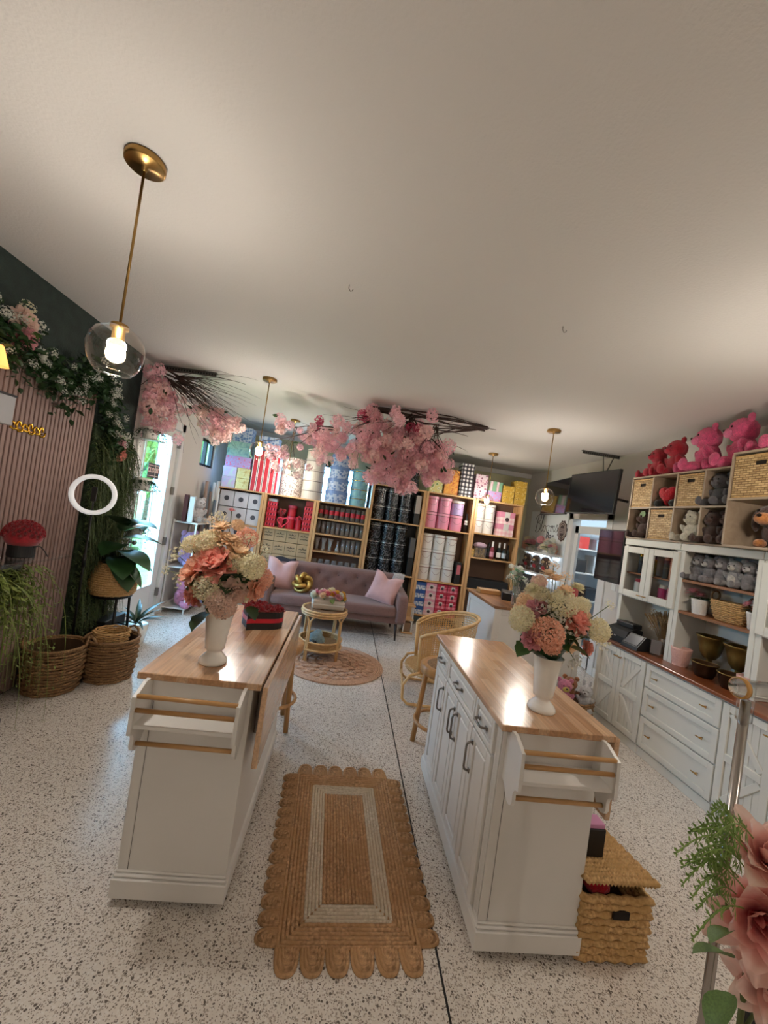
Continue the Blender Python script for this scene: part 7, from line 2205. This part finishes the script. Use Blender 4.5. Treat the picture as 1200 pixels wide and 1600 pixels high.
ff = thing('foreground_flowers', 'large pink peony spray with fern in the near right corner', 'flowers', (1.02, .78, 0))
q = random.Random(77)
M_PINKL = mat_petal('pale_rose_petals', '#efc2b8', '#fbe6dd', 10)
M_PINKD = mat_petal('deep_rose_petals', '#e5a3a0', '#f8d5cc', 10)
big = peony_mesh(4, M_PINKL); big2 = dahlia_mesh(1, M_PINKD)
def wide_bloom(m, seed):
    q_ = random.Random(seed)
    mb = MB()
    for k, (n_, op, L, W, cu) in enumerate(((4, .2, .45, .16, -.1), (6, .5, .7, .24, -.05), (8, .85, .95, .30, .05), (9, 1.2, 1.1, .32, .15))):
        for i in range(n_):
            petal(mb, L * q_.uniform(.9, 1.1), W * q_.uniform(.9, 1.1), op + q_.uniform(-.12, .12), cu, .35, 2 * PI * i / n_ + k * .6 + q_.uniform(-.1, .1), .04, -.04 * k, .22, 6, 8, q_.random() * 6)
    return mb.mesh('peony', m, True)
def mat_throat(name, inner, mid, outer):
    m, nt, b = new_mat(name)
    t_ = nd(nt, 'TexCoord')
    ln = nd(nt, 'VectorMath', {0: t_.outputs['Object']}, operation='LENGTH')
    n = nd(nt, 'TexNoise', {'Vector': t_.outputs['Object'], 'Scale': 6.0, 'Detail': 2.0})
    d = math_n(nt, 'ADD', ln.outputs['Value'], math_n(nt, 'MULTIPLY', math_n(nt, 'SUBTRACT', n.outputs[0], .5), .35))
    nt.links.new(ramp(nt, d, [(.15, c4(inner)), (.5, c4(mid)), (.9, c4(outer))]), b.inputs['Base Color'])
    b.inputs['Roughness'].default_value = .6
    tl = nd(nt, 'BsdfTranslucent')
    nt.links.new(b.inputs['Base Color'].links[0].from_socket, tl.inputs['Color'])
    mx = nd(nt, 'MixShader', {0: .35, 1: b.outputs[0], 2: tl.outputs[0]})
    nt.links.new(mx.outputs[0], nt.nodes['Material Output'].inputs['Surface'])
    return m
w1 = wide_bloom(mat_throat('pale_rose_throat', '#dd8383', '#efb9ac', '#f8ddd0'), 1)
w2 = wide_bloom(mat_throat('deep_rose_throat', '#d35f6c', '#eda79d', '#f6d2c6'), 2)
for me_, P, d, s in ((w1, (1.03, .80, 1.02), (-.2, -.6, .8), .085), (w2, (1.035, .80, .89), (-.6, -.8, .2), .105), (w1, (1.09, .80, .755), (-.6, -.75, .15), .10), (w1, (1.14, .80, .95), (.3, -.6, .6), .09), (w2, (1.15, .83, .82), (.5, -.7, .1), .09)):
    inst('peony', me_, ff, Vector(P) - Vector((1.02, .78, 0)), look(d), s)
def spray_fn(q): return (.0 + q.uniform(-.03, .03), .03, .22 + q.uniform(-.06, .06)), (-1, q.uniform(-.5, .2), q.uniform(.2, .8)), q.uniform(.14, .24)
o = MB()
for k in range(13):
    p0 = Vector((-.03, .02 + .02 * (k % 3), .91 + .013 * k)); tip = Vector((-.14 - .04 * q.random() - (.09 if k == 8 else 0), q.uniform(-.04, .06), .88 + .019 * k + q.uniform(-.03, .04)))
    pts = [p0.lerp(tip, u / 10) + Vector((0, 0, .03 * math.sin(PI * u / 10))) for u in range(11)]
    o.tube(pts, .0016, 5)
    for i in range(2, 11):
        for s in (-1, 1):
            for rep in range(4):
                e = (Vector((-.5, q.uniform(-.8, .8), s * .9)) + rv(q) * .3).normalized() * .026 * (1.25 - i / 11)
                n_ = e.cross(Vector((0, 1, 0))).normalized() * .0022
                o.add([pts[i], pts[i] + e * .5 + n_, pts[i] + e, pts[i] + e * .5 - n_], [(0, 1, 2, 3)])
o.o('fern_spray', mat('fresh_fern', '#7d9a4c', .6), ff)
for P, az, el, s in (((-.04, .02, .80), PI - .2, -.2, .09), ((-.03, .02, .72), PI + .3, .3, .10), ((-.05, .02, .86), PI + .1, .0, .07)): inst('leaf', LEAF(M_LEAF2, .42), ff, P, (.6, el, az), s)
MB().tube([(.0, .03, .01), (.01, .03, .55), (.02, .04, .95)], .006, 8).o('stem', M_STEM, ff, smooth=True)
for zz in (.62, .7): MB().tube([(.015, .03, zz), (.06, .02, zz + .12)], .004, 6).o('side_stem', M_STEM, ff, smooth=True)
